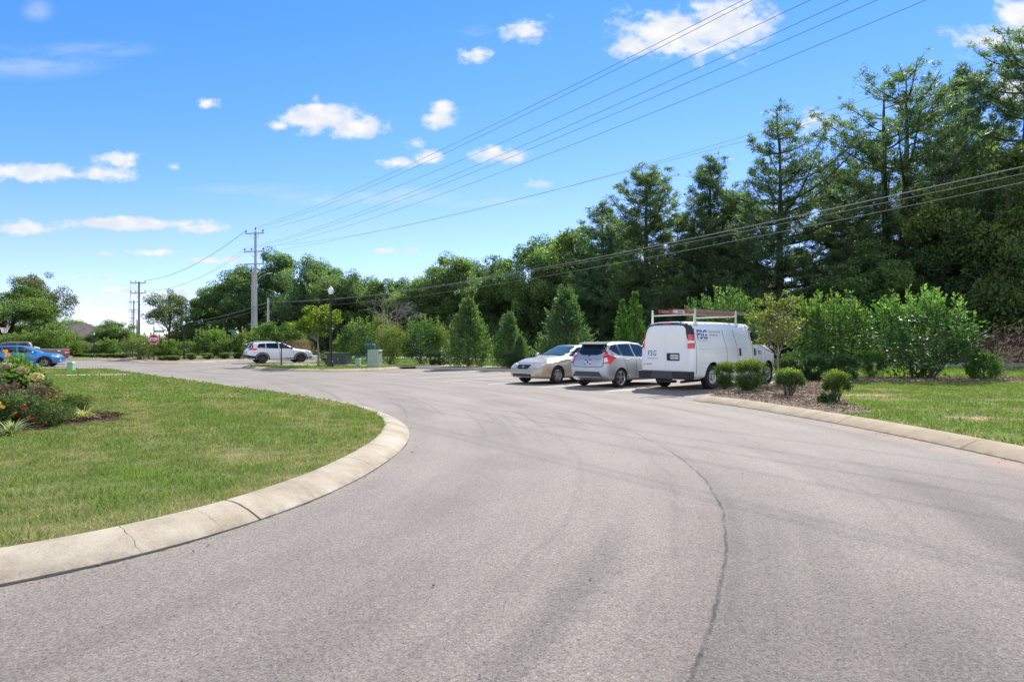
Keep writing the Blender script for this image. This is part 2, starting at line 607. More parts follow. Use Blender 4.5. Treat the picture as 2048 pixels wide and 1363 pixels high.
def mat_asphalt():
    m, t, out = new_mat('asphalt')
    co = t.new('ShaderNodeTexCoord').outputs['Object']
    X, Y, Z = t.sep(co)
    # lane coordinate q follows the curve of the drive
    d1 = t.math('SUBTRACT', 8.0, Y)
    near = t.math('MAXIMUM', d1, 0.0)
    far = t.math('MINIMUM', t.math('MAXIMUM', t.math('MULTIPLY', d1, -1.0), 0.0), 26.0)
    xs = t.math('SUBTRACT', 2.10, t.math('ADD', t.math('MULTIPLY', t.math('MULTIPLY', near, near), .0485),
                                         t.math('MULTIPLY', t.math('MULTIPLY', far, far), .0215)))
    wig = t.math('MULTIPLY', t.math('SUBTRACT', t.noise(co, .9, 5, .6), .5), .13)
    q0 = t.math('SUBTRACT', X, xs)
    q = t.math('ADD', q0, wig)
    # streaks along the driving direction
    sv = t.comb(t.math('MULTIPLY', q0, 1.15), t.math('MULTIPLY', Y, .10), 0.0)
    streak = t.noise(sv, 1.0, 5, .55)
    sv2 = t.comb(t.math('MULTIPLY', q0, 4.5), t.math('MULTIPLY', Y, .13), 3.0)
    streak2 = t.noise(sv2, 1.0, 3, .5)
    patch = t.noise(co, .55, 4, .6)
    mott = t.noise(co, 3.2, 4, .65)
    base = t.ramp(t.math('ADD', t.math('MULTIPLY', streak, .6), t.math('MULTIPLY', patch, .4)),
                  [(.34, (.178, .155, .132)), (.5, (.229, .200, .171)), (.66, (.272, .239, .205))])
    # darker worn strips: (centre, half width, first row, last row, amount)
    dark = None
    for (c, w, y0, y1, a) in ((-.82, .24, 6.3, 3.8, .25), (-.38, .05, 12., 7.0, .10), (1.45, .05, 13., 8.0, .10), (-1.3, .05, 13., 8., .09), (.30, .34, 9.5, 5.0, .17), (2.15, .45, 9.0, 4.0, .26), (3.0, .6, 8.5, 4.0, .24),
                              (-1.9, .5, 5.2, 3.0, .16), (3.45, .3, 14., 9.0, .10), (1.2, .5, 4.5, 2.5, .22), (.55, .55, 9.5, 5.0, .11)):
        b = t.step(t.math('ABSOLUTE', t.math('SUBTRACT', t.math('ADD', q, t.math('MULTIPLY', t.math('SUBTRACT', mott, .5), .35)), c)), w, w * .15)
        b = t.math('MULTIPLY', t.math('MULTIPLY', b, t.step(Y, y0, y1)), a)
        dark = b if dark is None else t.math('MAXIMUM', dark, b)
    edge = t.math('MULTIPLY', t.step(streak2, .58, .68), t.math('MULTIPLY', t.step(Y, 6.0, 14.0), .20))
    dark = t.math('ADD', dark, edge)
    # sealed joint between the two lanes
    seam = t.math('MULTIPLY', t.step(t.math('ABSOLUTE', t.math('ADD', q, t.math('MULTIPLY', t.math('SUBTRACT', t.noise(co, 22.0, 3, .6), .5), .03))), .020, .002), t.math('MULTIPLY', t.step(Y, 15.0, 7.0), t.step(t.noise(co, 1.6, 7, .75), .28, .60)))
    halo = t.math('MULTIPLY', t.step(t.math('ABSOLUTE', t.math('SUBTRACT', q, .06)), .16, .0), t.math('MULTIPLY', t.step(Y, 12.0, 6.0), .20))
    # aggregate
    st = t.voro(co, 130.0, 'F1', 'Color')
    stv = t.sep(st)[0]
    stv = t.math('ADD', t.math('MULTIPLY', stv, .5), t.math('MULTIPLY', t.sep(t.voro(co, 85.0, 'F1', 'Color'))[0], .5))
    grit = t.noise(co, 300.0, 3, .75)
    agg = t.math('ADD', t.math('MULTIPLY', t.math('SUBTRACT', stv, .5), .85), t.math('MULTIPLY', t.math('SUBTRACT', grit, .5), 1.6))
    pep = t.step(t.voro(co, 34.0, 'F1', 'Distance'), .20, .10)
    pepc = t.sep(t.voro(co, 34.0, 'F1', 'Color'))[1]
    pep = t.math('MULTIPLY', pep, t.math('ADD', t.math('MULTIPLY', t.step(pepc, .55, .6), -.62), t.math('MULTIPLY', t.step(pepc, .22, .18), .75)))
    agg = t.math('ADD', agg, pep)
    fadeg = t.step(Y, 14.0, 3.0)
    agg = t.math('MULTIPLY', agg, t.math('ADD', t.math('MULTIPLY', fadeg, .75), .25))
    rough_dark = t.math('MULTIPLY', t.step(t.noise(co, 75.0, 4, .75), .55, .70), t.math('ADD', .48, t.math('MULTIPLY', dark, 1.2)))
    rough_dark = t.math('MULTIPLY', rough_dark, t.step(Y, 9.0, 3.0))
    worn = t.math('MULTIPLY', t.step(Y, 8.0, 2.5), .10)
    val = t.math('SUBTRACT', t.math('ADD', 1.0, agg), worn)
    val = t.math('MULTIPLY', val, t.math('SUBTRACT', 1.0, dark))
    val = t.math('MULTIPLY', val, t.math('SUBTRACT', 1.0, halo))
    val = t.math('MULTIPLY', val, t.math('SUBTRACT', 1.0, t.math('MULTIPLY', seam, .62)))
    val = t.math('MULTIPLY', val, t.math('SUBTRACT', 1.0, rough_dark))
    col = t.vmath('SCALE', base)
    col.node.inputs['Scale'].default_value = 1
    t.l.new(val, col.node.inputs['Scale'])
    # reddish soil washed along the right kerb
    soil = t.math('MULTIPLY', t.step(t.math('ABSOLUTE', t.math('SUBTRACT', q, 3.85)), .55, .05),
                  t.math('MULTIPLY', t.step(t.noise(co, 1.3, 5, .65), .40, .62), t.step(Y, 13.5, 11.0)))
    col = t.mix(t.math('MULTIPLY', soil, .55), col, (.36, .235, .165))
    b = t.new('ShaderNodeBsdfPrincipled')
    t.l.new(col, b.inputs['Base Color'])
    b.inputs['Roughness'].default_value = .88
    b.inputs['Specular IOR Level'].default_value = .25
    bn = t.new('ShaderNodeBump')
    bn.inputs['Strength'].default_value = .55
    bn.inputs['Distance'].default_value = .006
    hgt = t.math('ADD', t.math('MULTIPLY', grit, 1.0), t.math('ADD', t.math('MULTIPLY', stv, .5), t.math('MULTIPLY', seam, -2.0)))
    t.l.new(hgt, bn.inputs['Height'])
    t.l.new(bn.outputs[0], b.inputs['Normal'])
    t.l.new(b.outputs[0], out.inputs[0])
    return m


def mat_grass_ground(name, g1, g2, g3, dirt, damt):
    m, t, out = new_mat(name)
    co = t.new('ShaderNodeTexCoord').outputs['Object']
    n1 = t.noise(co, .9, 5, .6)
    n2 = t.noise(co, 28.0, 4, .7)
    v = t.math('ADD', t.math('MULTIPLY', n1, .55), t.math('MULTIPLY', n2, .45))
    c = t.ramp(v, [(.33, g1), (.5, g2), (.68, g3)])
    dm = t.math('MULTIPLY', t.step(t.noise(co, 1.7, 5, .65), .58, .72), damt)
    c = t.mix(dm, c, dirt)
    b = t.new('ShaderNodeBsdfPrincipled')
    t.l.new(c, b.inputs['Base Color'])
    b.inputs['Roughness'].default_value = .95
    b.inputs['Specular IOR Level'].default_value = .1
    bn = t.new('ShaderNodeBump')
    bn.inputs['Strength'].default_value = .8
    bn.inputs['Distance'].default_value = .03
    t.l.new(n2, bn.inputs['Height'])
    t.l.new(bn.outputs[0], b.inputs['Normal'])
    t.l.new(b.outputs[0], out.inputs[0])
    return m


def mat_concrete(name, c1, c2, c3, sc=1.0):
    m, t, out = new_mat(name)
    co = t.new('ShaderNodeTexCoord').outputs['Object']
    n1 = t.noise(co, 2.2 * sc, 5, .65)
    n2 = t.noise(co, 55.0 * sc, 3, .7)
    v = t.math('ADD', t.math('MULTIPLY', n1, .7), t.math('MULTIPLY', n2, .3))
    c = t.ramp(v, [(.36, c1), (.5, c2), (.62, c3)])
    pits = t.step(t.noise(co, 70.0, 2, .5), .66, .74)
    spots = t.step(t.noise(co, 11.0, 4, .75), .64, .76)
    zz = t.sep(co)[2]
    low = t.math('MULTIPLY', t.step(zz, .075, .0), t.step(t.noise(co, 6.0, 5, .7), .40, .62))
    c = t.mix(t.math('MULTIPLY', low, .5), c, (.14, .115, .09))
    c = t.mix(t.math('MULTIPLY', pits, .45), c, (.10, .085, .07))
    c = t.mix(t.math('MULTIPLY', spots, .35), c, (.20, .17, .14))
    b = t.new('ShaderNodeBsdfPrincipled')
    t.l.new(c, b.inputs['Base Color'])
    b.inputs['Roughness'].default_value = .9
    b.inputs['Specular IOR Level'].default_value = .2
    bn = t.new('ShaderNodeBump')
    bn.inputs['Strength'].default_value = .5
    bn.inputs['Distance'].default_value = .004
    t.l.new(n2, bn.inputs['Height'])
    t.l.new(bn.outputs[0], b.inputs['Normal'])
    t.l.new(b.outputs[0], out.inputs[0])
    return m


def mat_mulch(name, c1, c2, c3):
    m, t, out = new_mat(name)
    co = t.new('ShaderNodeTexCoord').outputs['Object']
    v1 = t.sep(t.voro(t.vmath('MULTIPLY', co, (1, 1.6, 1)), 26.0, 'F1', 'Color'))[0]
    v2 = t.noise(co, 50.0, 4, .7)
    c = t.ramp(t.math('ADD', t.math('MULTIPLY', v1, .6), t.math('MULTIPLY', v2, .4)), [(.2, c1), (.5, c2), (.8, c3)])
    b = t.new('ShaderNodeBsdfPrincipled')
    t.l.new(c, b.inputs['Base Color'])
    b.inputs['Roughness'].default_value = .95
    bn = t.new('ShaderNodeBump')
    bn.inputs['Strength'].default_value = 1.0
    bn.inputs['Distance'].default_value = .04
    t.l.new(v2, bn.inputs['Height'])
    t.l.new(bn.outputs[0], b.inputs['Normal'])
    t.l.new(b.outputs[0], out.inputs[0])
    return m


M['asphalt'] = mat_asphalt()
M['street'] = pbr('street_asphalt', (.20, .20, .205), .9, var=(2, .15))
M['lawn'] = mat_grass_ground('lawn_ground', (.10, .115, .036), (.15, .165, .055), (.22, .20, .095), (.30, .235, .15), .7)
M['lawn_right'] = mat_grass_ground('lawn_right_ground', (.08, .11, .026), (.12, .165, .04), (.19, .19, .07), (.33, .21, .13), .9)
M['kerb_left'] = mat_concrete('kerb_concrete_left', (.26, .212, .148), (.355, .303, .228), (.42, .368, .288))
M['kerb_right'] = mat_concrete('kerb_concrete_right', (.265, .205, .132), (.335, .268, .182), (.385, .318, .225))
M['walk'] = mat_concrete('sidewalk_concrete', (.35, .30, .25), (.42, .365, .30), (.47, .415, .35))
M['mulch_dark'] = mat_mulch('mulch_dark_red', (.022, .010, .008), (.07, .03, .022), (.15, .07, .05))
M['mulch_tan'] = mat_mulch('mulch_tan', (.11, .075, .055), (.23, .165, .125), (.36, .275, .215))
M['line_white'] = pbr('road_marking', (.64, .63, .60), .8, var=(3, .18))
M['crack'] = pbr('crack_fill', (.03, .027, .024), .95)

# ================================================================== SETTING
GZ = .115   # level of the verges above the asphalt

P_GUT = [(-130, 72), (-60, 64), (-41.4, 60.6), (-33, 55.2), (-30.2, 51.5), (-27.9, 48.0), (-26.4, 47.4), (-24.8, 47.9), (-23.9, 50), (-24.3, 54.3), (-22.5, 58.5),
         (-19, 60), (-15.6, 55.5), (-15.6, 48), (-17.1, 42), (-17.1, 39.9), (-15.3, 37.6), (-13.1, 35.3), (-10, 33.2), (-8.1, 34.2), (-6.9, 36.2), (-6.15, 38.9),
         (0, 33.5), (5, 29.6), (9.8, 27.2), (12.6, 25.6), (12.2, 24.6), (9.6, 22.4), (6.25, 18.8), (5.0, 17.1), (4.6, 16.45), (4.68, 15.85), (5.08, 15.2),
         (5.49, 13.4), (5.95, 10.95), (6.13, 8.4), (6.14, 7.0), (5.93, 5), (5.4, 3), (4.4, 0), (2, -5), (-3, -10), (-20, -14), (-130, -14)]
L_GUT = [(-130, .3), (-30, .4), (-12, .9), (-7.2, 1.65), (-5.2, 2.4), (-3.9, 3.1), (-3.0, 3.76), (-2.44, 4.37), (-2.01, 5.18), (-1.70, 6.2), (-1.54, 7.3), (-1.47, 8.7),
         (-1.60, 10.16), (-1.92, 11.5), (-2.45, 12.8), (-3.15, 14.1), (-4.4, 15.8), (-5.9, 17.5), (-10.4, 22.4), (-14.7, 27.1), (-20.0, 33.0), (-21.3, 34.6),
         (-23.5, 36.4), (-32, 38.3), (-60, 40.5), (-130, 46)]


def smooth_path(pts, step_near=.12):
    """rounded and evenly resampled copy of a polyline"""
    q = np.array(chaikin(pts, 3))
    seg = np.linalg.norm(np.diff(q, axis=0), axis=1)
    s = np.concatenate([[0], np.cumsum(seg)])
    out = [0.0]
    while out[-1] < s[-1]:
        i = min(np.searchsorted(s, out[-1]), len(q) - 1)
        d = np.hypot(q[i, 0], q[i, 1])
        out.append(out[-1] + max(step_near, min(4.0, d * .02)))
    out[-1] = s[-1]
    out = np.array(out)
    return np.stack([np.interp(out, s, q[:, 0]), np.interp(out, s, q[:, 1])], 1), out


def normals2d(q):
    t = np.gradient(q, axis=0)
    t /= np.linalg.norm(t, axis=1)[:, None] + 1e-9
    return np.stack([-t[:, 1], t[:, 0]], 1)   # left of travel


p_path, p_s = smooth_path(P_GUT)
l_path, l_s = smooth_path(L_GUT)
p_nrm = normals2d(p_path)        # clockwise walk: verge is on the left
l_nrm = normals2d(l_path)        # lawn on the left when walking away along the near kerb
KW = .40
PROF_ROLL = [(0, -.06), (0, .012), (.03, .03), (.12, .075), (.22, .112), (.30, .128), (.37, .132), (.40, .125), (.40, -.06)]
PROF_STEP = [(0, -.06), (0, .11), (.012, .128), (.03, .135), (.15, .135), (.16, .13), (.16, -.06)]


def sweep_kerb(name, q, nrm, s, mat, prof, joints, gap=.012, cracks=(), wide=-99.0):
    """kerb swept along a path and cut at its joints; wandering cracks as dark strips"""
    mb = MB()
    n = len(prof)
    cuts = sorted(joints)
    bounds = [s[0]] + cuts + [s[-1]]
    for a, b in zip(bounds[:-1], bounds[1:]):
        lo, hi = a + (gap + .006 if abs(a - wide) < .05 else gap), b - (gap + .006 if abs(b - wide) < .05 else gap)
        inner = s[(s > lo) & (s < hi)]
        ss = np.concatenate([[lo], inner, [hi]])
        V = []
        for x in ss:
            p = np.array([np.interp(x, s, q[:, 0]), np.interp(x, s, q[:, 1])])
            d = np.array([np.interp(x, s, nrm[:, 0]), np.interp(x, s, nrm[:, 1])])
            for (o, z) in prof:
                V.append((p[0] + d[0] * o, p[1] + d[1] * o, z))
        Fs = []
        for i in range(len(ss) - 1):
            for k in range(n - 1):
                Fs.append((i * n + k, (i + 1) * n + k, (i + 1) * n + k + 1, i * n + k + 1))
        Fs.append(tuple(range(n)))
        Fs.append(tuple((len(ss) - 1) * n + k for k in range(n))[::-1])
        mb.add(V, Fs, 0)
    rg = random.Random(4)
    for c in cracks:
        off = 0
        last = None
        V, Fs = [], []
        for j in range(13):
            f = j / 12 * .385
            off += rg.uniform(-.013, .013)
            x = c + off
            p = np.array([np.interp(x, s, q[:, 0]), np.interp(x, s, q[:, 1])])
            d = np.array([np.interp(x, s, nrm[:, 0]), np.interp(x, s, nrm[:, 1])])
            t = np.array([d[1], -d[0]])
            z = np.interp(f, [a for a, b in prof[1:-1]], [b for a, b in prof[1:-1]]) + .0025
            w = rg.uniform(.0004, .0018)
            a0 = p + d * f
            V += [(a0[0] - t[0] * w, a0[1] - t[1] * w, z), (a0[0] + t[0] * w, a0[1] + t[1] * w, z)]
            if j:
                k = len(V)
                Fs.append((k - 4, k - 3, k - 1, k - 2))
        mb.add(V, Fs, 1)
    o = mb.build(name, [mat, M['crack']], None, 40)
    return tag(o, kind='structure')


def s_near(q, s, pt):
    return float(s[np.argmin(np.hypot(q[:, 0] - pt[0], q[:, 1] - pt[1]))])


# left lawn kerb
lj = [s_near(l_path, l_s, p) for p in ((-2.01, 5.18), (-1.56, 7.3), (-1.60, 10.0), (-2.6, 13.1), (-4.5, 15.9), (-6.5, 18.2), (-8.5, 20.4), (-10.6, 22.6), (-13, 25.2), (-17, 29.7))]
lc = [s_near(l_path, l_s, p) for p in ((-2.45, 4.36), (-3.05, 3.7), (-2.16, 4.86))]
i0, i1 = np.searchsorted(l_s, s_near(l_path, l_s, (-30, .4))), np.searchsorted(l_s, s_near(l_path, l_s, (-21.6, 34.9)))
sweep_kerb('kerb', l_path[i0:i1], l_nrm[i0:i1], l_s[i0:i1], M['kerb_left'], PROF_ROLL, lj, .006, lc, lj[0])
# ragged dark gap between the near kerb and the asphalt
mb = MB()
rgap = np.random.default_rng(8)
sel = [i for i in range(len(l_path)) if l_path[i, 0] > -12 and l_path[i, 1] < 14]
ss = np.arange(l_s[sel[0]], l_s[sel[-1]], .035)
qx, qy = np.interp(ss, l_s, l_path[:, 0]), np.interp(ss, l_s, l_path[:, 1])
nx, ny = np.interp(ss, l_s, l_nrm[:, 0]), np.interp(ss, l_s, l_nrm[:, 1])
wob_ = .002 + .007 * fnoise(ss[:, None], 3, 1.3) + .004 * rgap.normal(size=len(ss)) + .022 * np.clip((-2.0 - qx) / .6, 0, 1)
wob_ = np.clip(wob_, .0015, .05)
V = []
for i in range(len(ss)):
    V += [(qx[i] + nx[i] * .01, qy[i] + ny[i] * .01, .004), (qx[i] - nx[i] * wob_[i], qy[i] - ny[i] * wob_[i], .004)]
mb.add(V, [(2 * i, 2 * i + 1, 2 * i + 3, 2 * i + 2) for i in range(len(ss) - 1)])
tag(mb.build('kerb_gap', M['crack'], None), kind='structure')
# the kerb round the lot
pj = []
x = s_near(p_path, p_s, (-30, 51))
while x < p_s[-1]:
    pj.append(x)
    x += 3.05
ja = s_near(p_path, p_s, (-6.15, 38.9))
jb = s_near(p_path, p_s, (12.6, 25.6))
ia, ib = np.searchsorted(p_s, ja), np.searchsorted(p_s, jb)
is0 = np.searchsorted(p_s, s_near(p_path, p_s, (-60, 64)))
is1 = np.searchsorted(p_s, s_near(p_path, p_s, (2, -5)))
right_j = [s_near(p_path, p_s, p) for p in ((5.2, 14.75), (5.83, 11.6), (6.14, 8.75), (6.05, 5.9), (5.5, 3.3))]


def sub(j, a, b):
    return [v for v in j if a + .3 < v < b - .3]


sweep_kerb('kerb', p_path[is0:ia], p_nrm[is0:ia], p_s[is0:ia], M['kerb_right'], PROF_ROLL, sub(pj, p_s[is0], p_s[ia - 1]))
sweep_kerb('kerb', p_path[ia:ib], p_nrm[ia:ib], p_s[ia:ib], M['walk'], PROF_STEP, sub(pj, p_s[ia], p_s[ib - 1]), .006)
sweep_kerb('kerb', p_path[ib:is1], p_nrm[ib:is1], p_s[ib:is1], M['kerb_right'], PROF_ROLL, sub(right_j, p_s[ib], p_s[is1 - 1]), .007)

# asphalt of drive and car park
me = bpy.data.meshes.new('asphalt_road')
me.from_pydata([(-135, -18, 0), (30, -18, 0), (30, 78, 0), (-135, 78, 0)], [], [(0, 1, 2, 3)])
me.materials.append(M['asphalt'])
tag(link('asphalt_road', me), kind='structure')

# ground to the horizon, open where the paving lies
hole = p_path + p_nrm * np.where((p_s >= ja) & (p_s < jb), .155, .385)[:, None]
hole_poly = [tuple(p) for p in hole[::2]]
outer = [(-2500, -900), (2500, -900), (2500, 3500), (-2500, 3500)]
pts = [Vector(p) for p in outer] + [Vector(p) for p in hole_poly]
no = len(outer)
edges = [(i, (i + 1) % no) for i in range(no)] + [(no + i, no + (i + 1) % len(hole_poly)) for i in range(len(hole_poly))]
vo, eo, fo, *_ = delaunay_2d_cdt(pts, edges, [], 0, 1e-6)
va = np.array([(v.x, v.y) for v in vo])
cent = np.array([va[list(f)].mean(axis=0) for f in fo])
keep = ~pip(cent, hole_poly)
me = bpy.data.meshes.new('ground')
me.from_pydata([(x, y, GZ) for x, y in va], [], [tuple(f) for f, k in zip(fo, keep) if k])
me.materials.append(M['lawn_right'])
me.validate()
tag(link('ground', me), kind='structure')


def sheet(name, poly, z, mat, kind='structure', mound=0.0, res=.5):
    """flat (or gently mounded) sheet over a plan polygon"""
    P = [Vector(p) for p in poly]
    n = len(P)
    a = np.array(poly)
    extra = []
    if mound > 0:
        gx, gy = np.meshgrid(np.arange(a[:, 0].min(), a[:, 0].max(), res), np.arange(a[:, 1].min(), a[:, 1].max(), res))
        g = np.stack([gx.ravel(), gy.ravel()], 1)
        g = g[pip(g, poly)]
        extra = [Vector(p) for p in g]
    vo, eo, fo, *_ = delaunay_2d_cdt(P + extra, [], [list(range(n))], 1, 1e-5)
    V = []
    for v in vo:
        d = min((Vector((v.x, v.y)) - p).length for p in P) if mound > 0 else 0
        V.append((v.x, v.y, z + mound * min(1, d / .8) + (mound * .5 * math.sin(v.x * 5.1 + v.y * 3.3) * min(1, d / .4) if mound > 0 else 0)))
    me = bpy.data.meshes.new(name)
    me.from_pydata(V, [], [tuple(f) for f in fo])
    me.materials.append(mat)
    for p in me.polygons:
        p.use_smooth = True
    me.update()
    return tag(link(name, me), kind=kind)


lawn_edge = l_path + l_nrm * .385
lawn_poly = [tuple(p) for p in lawn_edge[::2]]
sheet('lawn', lawn_poly, GZ, M['lawn'])

# walks
sheet('pavement', [(-19.2, 26.7), (-16.4, 27.4), (-16.75, 28.1), (-19.55, 27.4)], GZ + .02, M['walk'])
sheet('pavement', [(-45, 35.4), (-22.8, 35.0), (-22.6, 35.7), (-45, 36.3)], GZ + .02, M['walk'])
sheet('pavement', [(-15.2, 41.2), (-8.5, 38.6), (-6.6, 40.4), (.1, 34.15), (5, 30.2), (9.8, 27.9), (14, 25.9), (14.8, 27.6), (10.5, 29.6), (5.9, 32.0), (1.2, 36.0), (-6.2, 43.0), (-8.8, 40.6), (-15.0, 43.0)],
      GZ + .024, M['walk'])
sheet('street', [(90, 38.0), (24, 38.2), (16, 41), (6, 48), (-6, 57), (-30, 76), (-70, 106), (-66, 111), (-26, 82.5), (-1, 63), (11, 54), (19, 48), (26, 45.3), (90, 45.2)], GZ + .012, M['street'])

# mulch beds
mulch_tan_poly = [(5.02, 16.55), (5.12, 16.0), (5.46, 15.3), (5.87, 13.5), (6.2, 12.0), (6.95, 12.3), (7.15, 13.4), (7.6, 14.9), (8.4, 16.6), (8.9, 18.2), (9.9, 20.2), (11.3, 22.0), (16, 22.2), (45, 21.8),
                  (45, 24.2), (12, 24.7), (9.75, 22.0), (6.6, 18.45), (5.4, 17.0)]
for (bx_, by_, br_) in ((9.2, 16.5, .55), (8.2, 11.4, .36)):
    rr_ = random.Random(int(by_ * 10))
    sheet('bare_soil', [(bx_ + br_ * 1.3 * rr_.uniform(.45, 1.3) * math.cos(k * PI / 9), by_ + br_ * .8 * rr_.uniform(.45, 1.3) * math.sin(k * PI / 9)) for k in range(18)], GZ + .004, pbr('bare_soil', (.33, .21, .13), .95, var=(6, .3), bump=(25, .8, .03)))
sheet('mulch_bed', mulch_tan_poly, GZ + .008, M['mulch_tan'], mound=.05, res=.35)
bed_poly = [(-13, 7.6), (-7.75, 8.75), (-7.2, 9.6), (-6.95, 10.4), (-6.75, 11.1), (-7.0, 11.6), (-7.8, 12.0), (-9, 12.6), (-13, 13)]
bed_poly = [tuple(p) for p in chaikin(bed_poly, 2, True)]
sheet('mulch_bed', bed_poly, GZ + .008, M['mulch_dark'], mound=.05, res=.3)
# trees' mulch rings on the island
for (cx, cy, r) in ((-11.7, 38.6, .9), (-14.8, 41.0, .8)):
    sheet('mulch_bed', [(cx + r * 1.2 * math.cos(k * PI / 8), cy + r * math.sin(k * PI / 8)) for k in range(16)], GZ + .012, M['mulch_tan'])
sheet('mulch_bed', [(-40.8, 61.2), (-32.6, 55.9), (-29.8, 52.2), (-27.6, 48.6), (-26.3, 48.1), (-25.3, 48.5), (-24.5, 50.2), (-24.9, 54.3), (-23.2, 59), (-19.2, 60.7), (-20, 63), (-30, 62), (-40, 65)],
      GZ + .006, M['mulch_tan'])

# parking lines
mb = MB()
v_st = Vector((math.sin(R(47)), math.cos(R(47))))
n_st = Vector((v_st.y, -v_st.x))
ends = [gp(1209, 783.3), gp(1080, 774.5), gp(977, 768), gp(888, 761.3), gp(840, 755.2), gp(752, 749.4)]
lens = [8.2, 8.2, 8.2, 8.2, 8.0, 7.5]
for (ex, ey), ln in zip(ends, lens):
    a = Vector((ex, ey))
    while (a + v_st * ln).x + (a + v_st * ln).y > 33.2:
        ln -= .1
    b = a + v_st * ln
    w = n_st * .052
    mb.add([(*(a - w), .004), (*(a + w), .004), (*(b + w), .004), (*(b - w), .004)], [(0, 1, 2, 3)])
tag(mb.build('parking_lines', M['line_white'], None), kind='structure')


# ------------------------------------------------------------------ leaves / blades
def unit(a):
    return a / (np.linalg.norm(a, axis=1)[:, None] + 1e-9)


def leaf_quads(P, A, L, W, rg, fold=.18, nb=None):
    """diamond leaves: centres P, axis A, length L, width W"""
    n = len(P)
    A = unit(A)
    N = rg.normal(size=(n, 3)) if nb is None else rg.normal(size=(n, 3)) * .6 + nb
    B = unit(np.cross(A, N))
    Nn = np.cross(B, A)
    L = np.broadcast_to(np.asarray(L, float), (n,))[:, None]
    W = np.broadcast_to(np.asarray(W, float), (n,))[:, None]
    V = np.empty((n, 4, 3))
    V[:, 0] = P - A * L * .5
    V[:, 1] = P + B * W * .5 + Nn * W * fold
    V[:, 2] = P + A * L * .5
    V[:, 3] = P - B * W * .5 + Nn * W * fold
    Fq = np.arange(n * 4).reshape(n, 4)
    return V.reshape(-1, 3), Fq


def blades(name, P, tint, h, w, mat, rg, z=GZ, lean=.55, parent=None):
    n = len(P)
    A = np.stack([rg.normal(size=n) * lean, rg.normal(size=n) * lean, np.ones(n)], 1)
    A = unit(A)
    C = np.column_stack([P, np.full(n, z)]) + A * (h * .42)[:, None]
    V, Fq = leaf_quads(C, A, h, w, rg, .1)
    return np_mesh(name, V, Fq, mat, tint)


M['grass'] = leaf_mat('grass_blades', [(.50, .38, .24), (.41, .355, .19), (.28, .295, .10), (.185, .252, .062), (.115, .188, .042), (.195, .295, .055), (.26, .37, .072)], .33, .6, .15, 1.2)


def sample_poly(poly, dens, rg):
    a = np.array(poly)
    x0, y0 = a.min(0)
    x1, y1 = a.max(0)
    n = int((x1 - x0) * (y1 - y0) * dens)
    P = np.stack([rg.uniform(x0, x1, n), rg.uniform(y0, y1, n)], 1)
    return P[pip(P, poly)]


def in_view(P, m=1.0):
    return (np.abs(P[:, 0]) < .82 * P[:, 1] + m) & (P[:, 1] > 2)


def edge_dist(P, q):
    d = np.full(len(P), 9.0)
    for i in range(0, len(q)):
        d = np.minimum(d, np.hypot(P[:, 0] - q[i, 0], P[:, 1] - q[i, 1]))
    return d


WALK_A = [(-19.35, 26.6), (-16.4, 27.4), (-16.7, 28.2), (-19.65, 27.5)]
WALK_B = [(-45, 35.1), (-22.5, 34.7), (-22.3, 35.9), (-45, 36.5)]
rg = np.random.default_rng(11)
allP, allT, allH, allW = [], [], [], []


def lawn_zone(poly, y0, y1, dens, hh, ww, seed, path, dry=0.0, lush=0.0, excl=()):
    a = np.array(poly)
    yy0, yy1 = max(y0, a[:, 1].min()), min(y1, a[:, 1].max())
    xm = .82 * yy1 + 7
    xx0, xx1 = max(-xm, a[:, 0].min()), min(xm, a[:, 0].max())
    n = int((xx1 - xx0) * (yy1 - yy0) * dens)
    P = np.stack([rg.uniform(xx0, xx1, n), rg.uniform(yy0, yy1, n)], 1)
    P = P[in_view(P, 7.0)]
    P = P[pip(P, poly)]
    P = P[in_view(P, 1.0) | (rg.uniform(size=len(P)) < .45)]
    for e in excl:
        P = P[~pip(P, e)]
    near = path[(np.abs(path[:, 1]) < 50) & (np.abs(path[:, 0]) < 40)]
    d = edge_dist(P, near)
    t = .47 + .20 * fnoise(P, seed, 2.6) + .20 * fnoise(P, seed + 1, .6) + .10 * fnoise(P, seed + 3, .2) + rg.normal(size=len(P)) * .15 + lush
    for (wx, wy, wr) in ((-2.9, 11.6, .55), (-2.2, 9.2, .4), (-2.6, 6.6, .35), (-2.35, 10.4, .4), (7.8, 11.9, .5), (7.4, 13.6, .6), (9.0, 17.2, .8)):
        t += .5 * np.clip(1 - np.hypot(P[:, 0] - wx, P[:, 1] - wy) / wr, 0, 1)
    t -= dry * np.clip(1 - d / .55, 0, 1) * (.6 + .4 * fnoise(P, seed + 2, .9))
    for (bx_, by_, br_) in ((9.2, 16.5, .9), (8.2, 11.4, .55), (8.6, 15.2, .5), (11.5, 15.0, .5), (7.9, 15.6, .6), (10.5, 18.4, .6)):
        dd_ = np.hypot((P[:, 0] - bx_) * .8, P[:, 1] - by_) / br_ + .35 * fnoise(P, 99, .5)
        t -= .45 * np.clip(1.4 - dd_, 0, 1)
        kk = rg.uniform(size=len(P)) < np.clip((dd_ - .2) * 1.3, .28, 1)
        P, t, d = P[kk], t[kk], d[kk]
    k = rg.uniform(size=len(P)) < np.clip(1.15 - .9 * np.clip((-.5 - fnoise(P, seed + 5, 2.0)) * 2, 0, 1), .12, 1)
    P, t = P[k], t[k]
    h = hh * (.55 + rg.uniform(size=len(P)) * .8) * np.clip(1 + .5 * fnoise(P, seed + 4, .8), .45, 2)
    allP.append(P)
    allT.append(np.clip(t, 0, 1))
    allH.append(h)
    allW.append(np.full(len(P), ww) * (.7 + .6 * rg.uniform(size=len(P))))


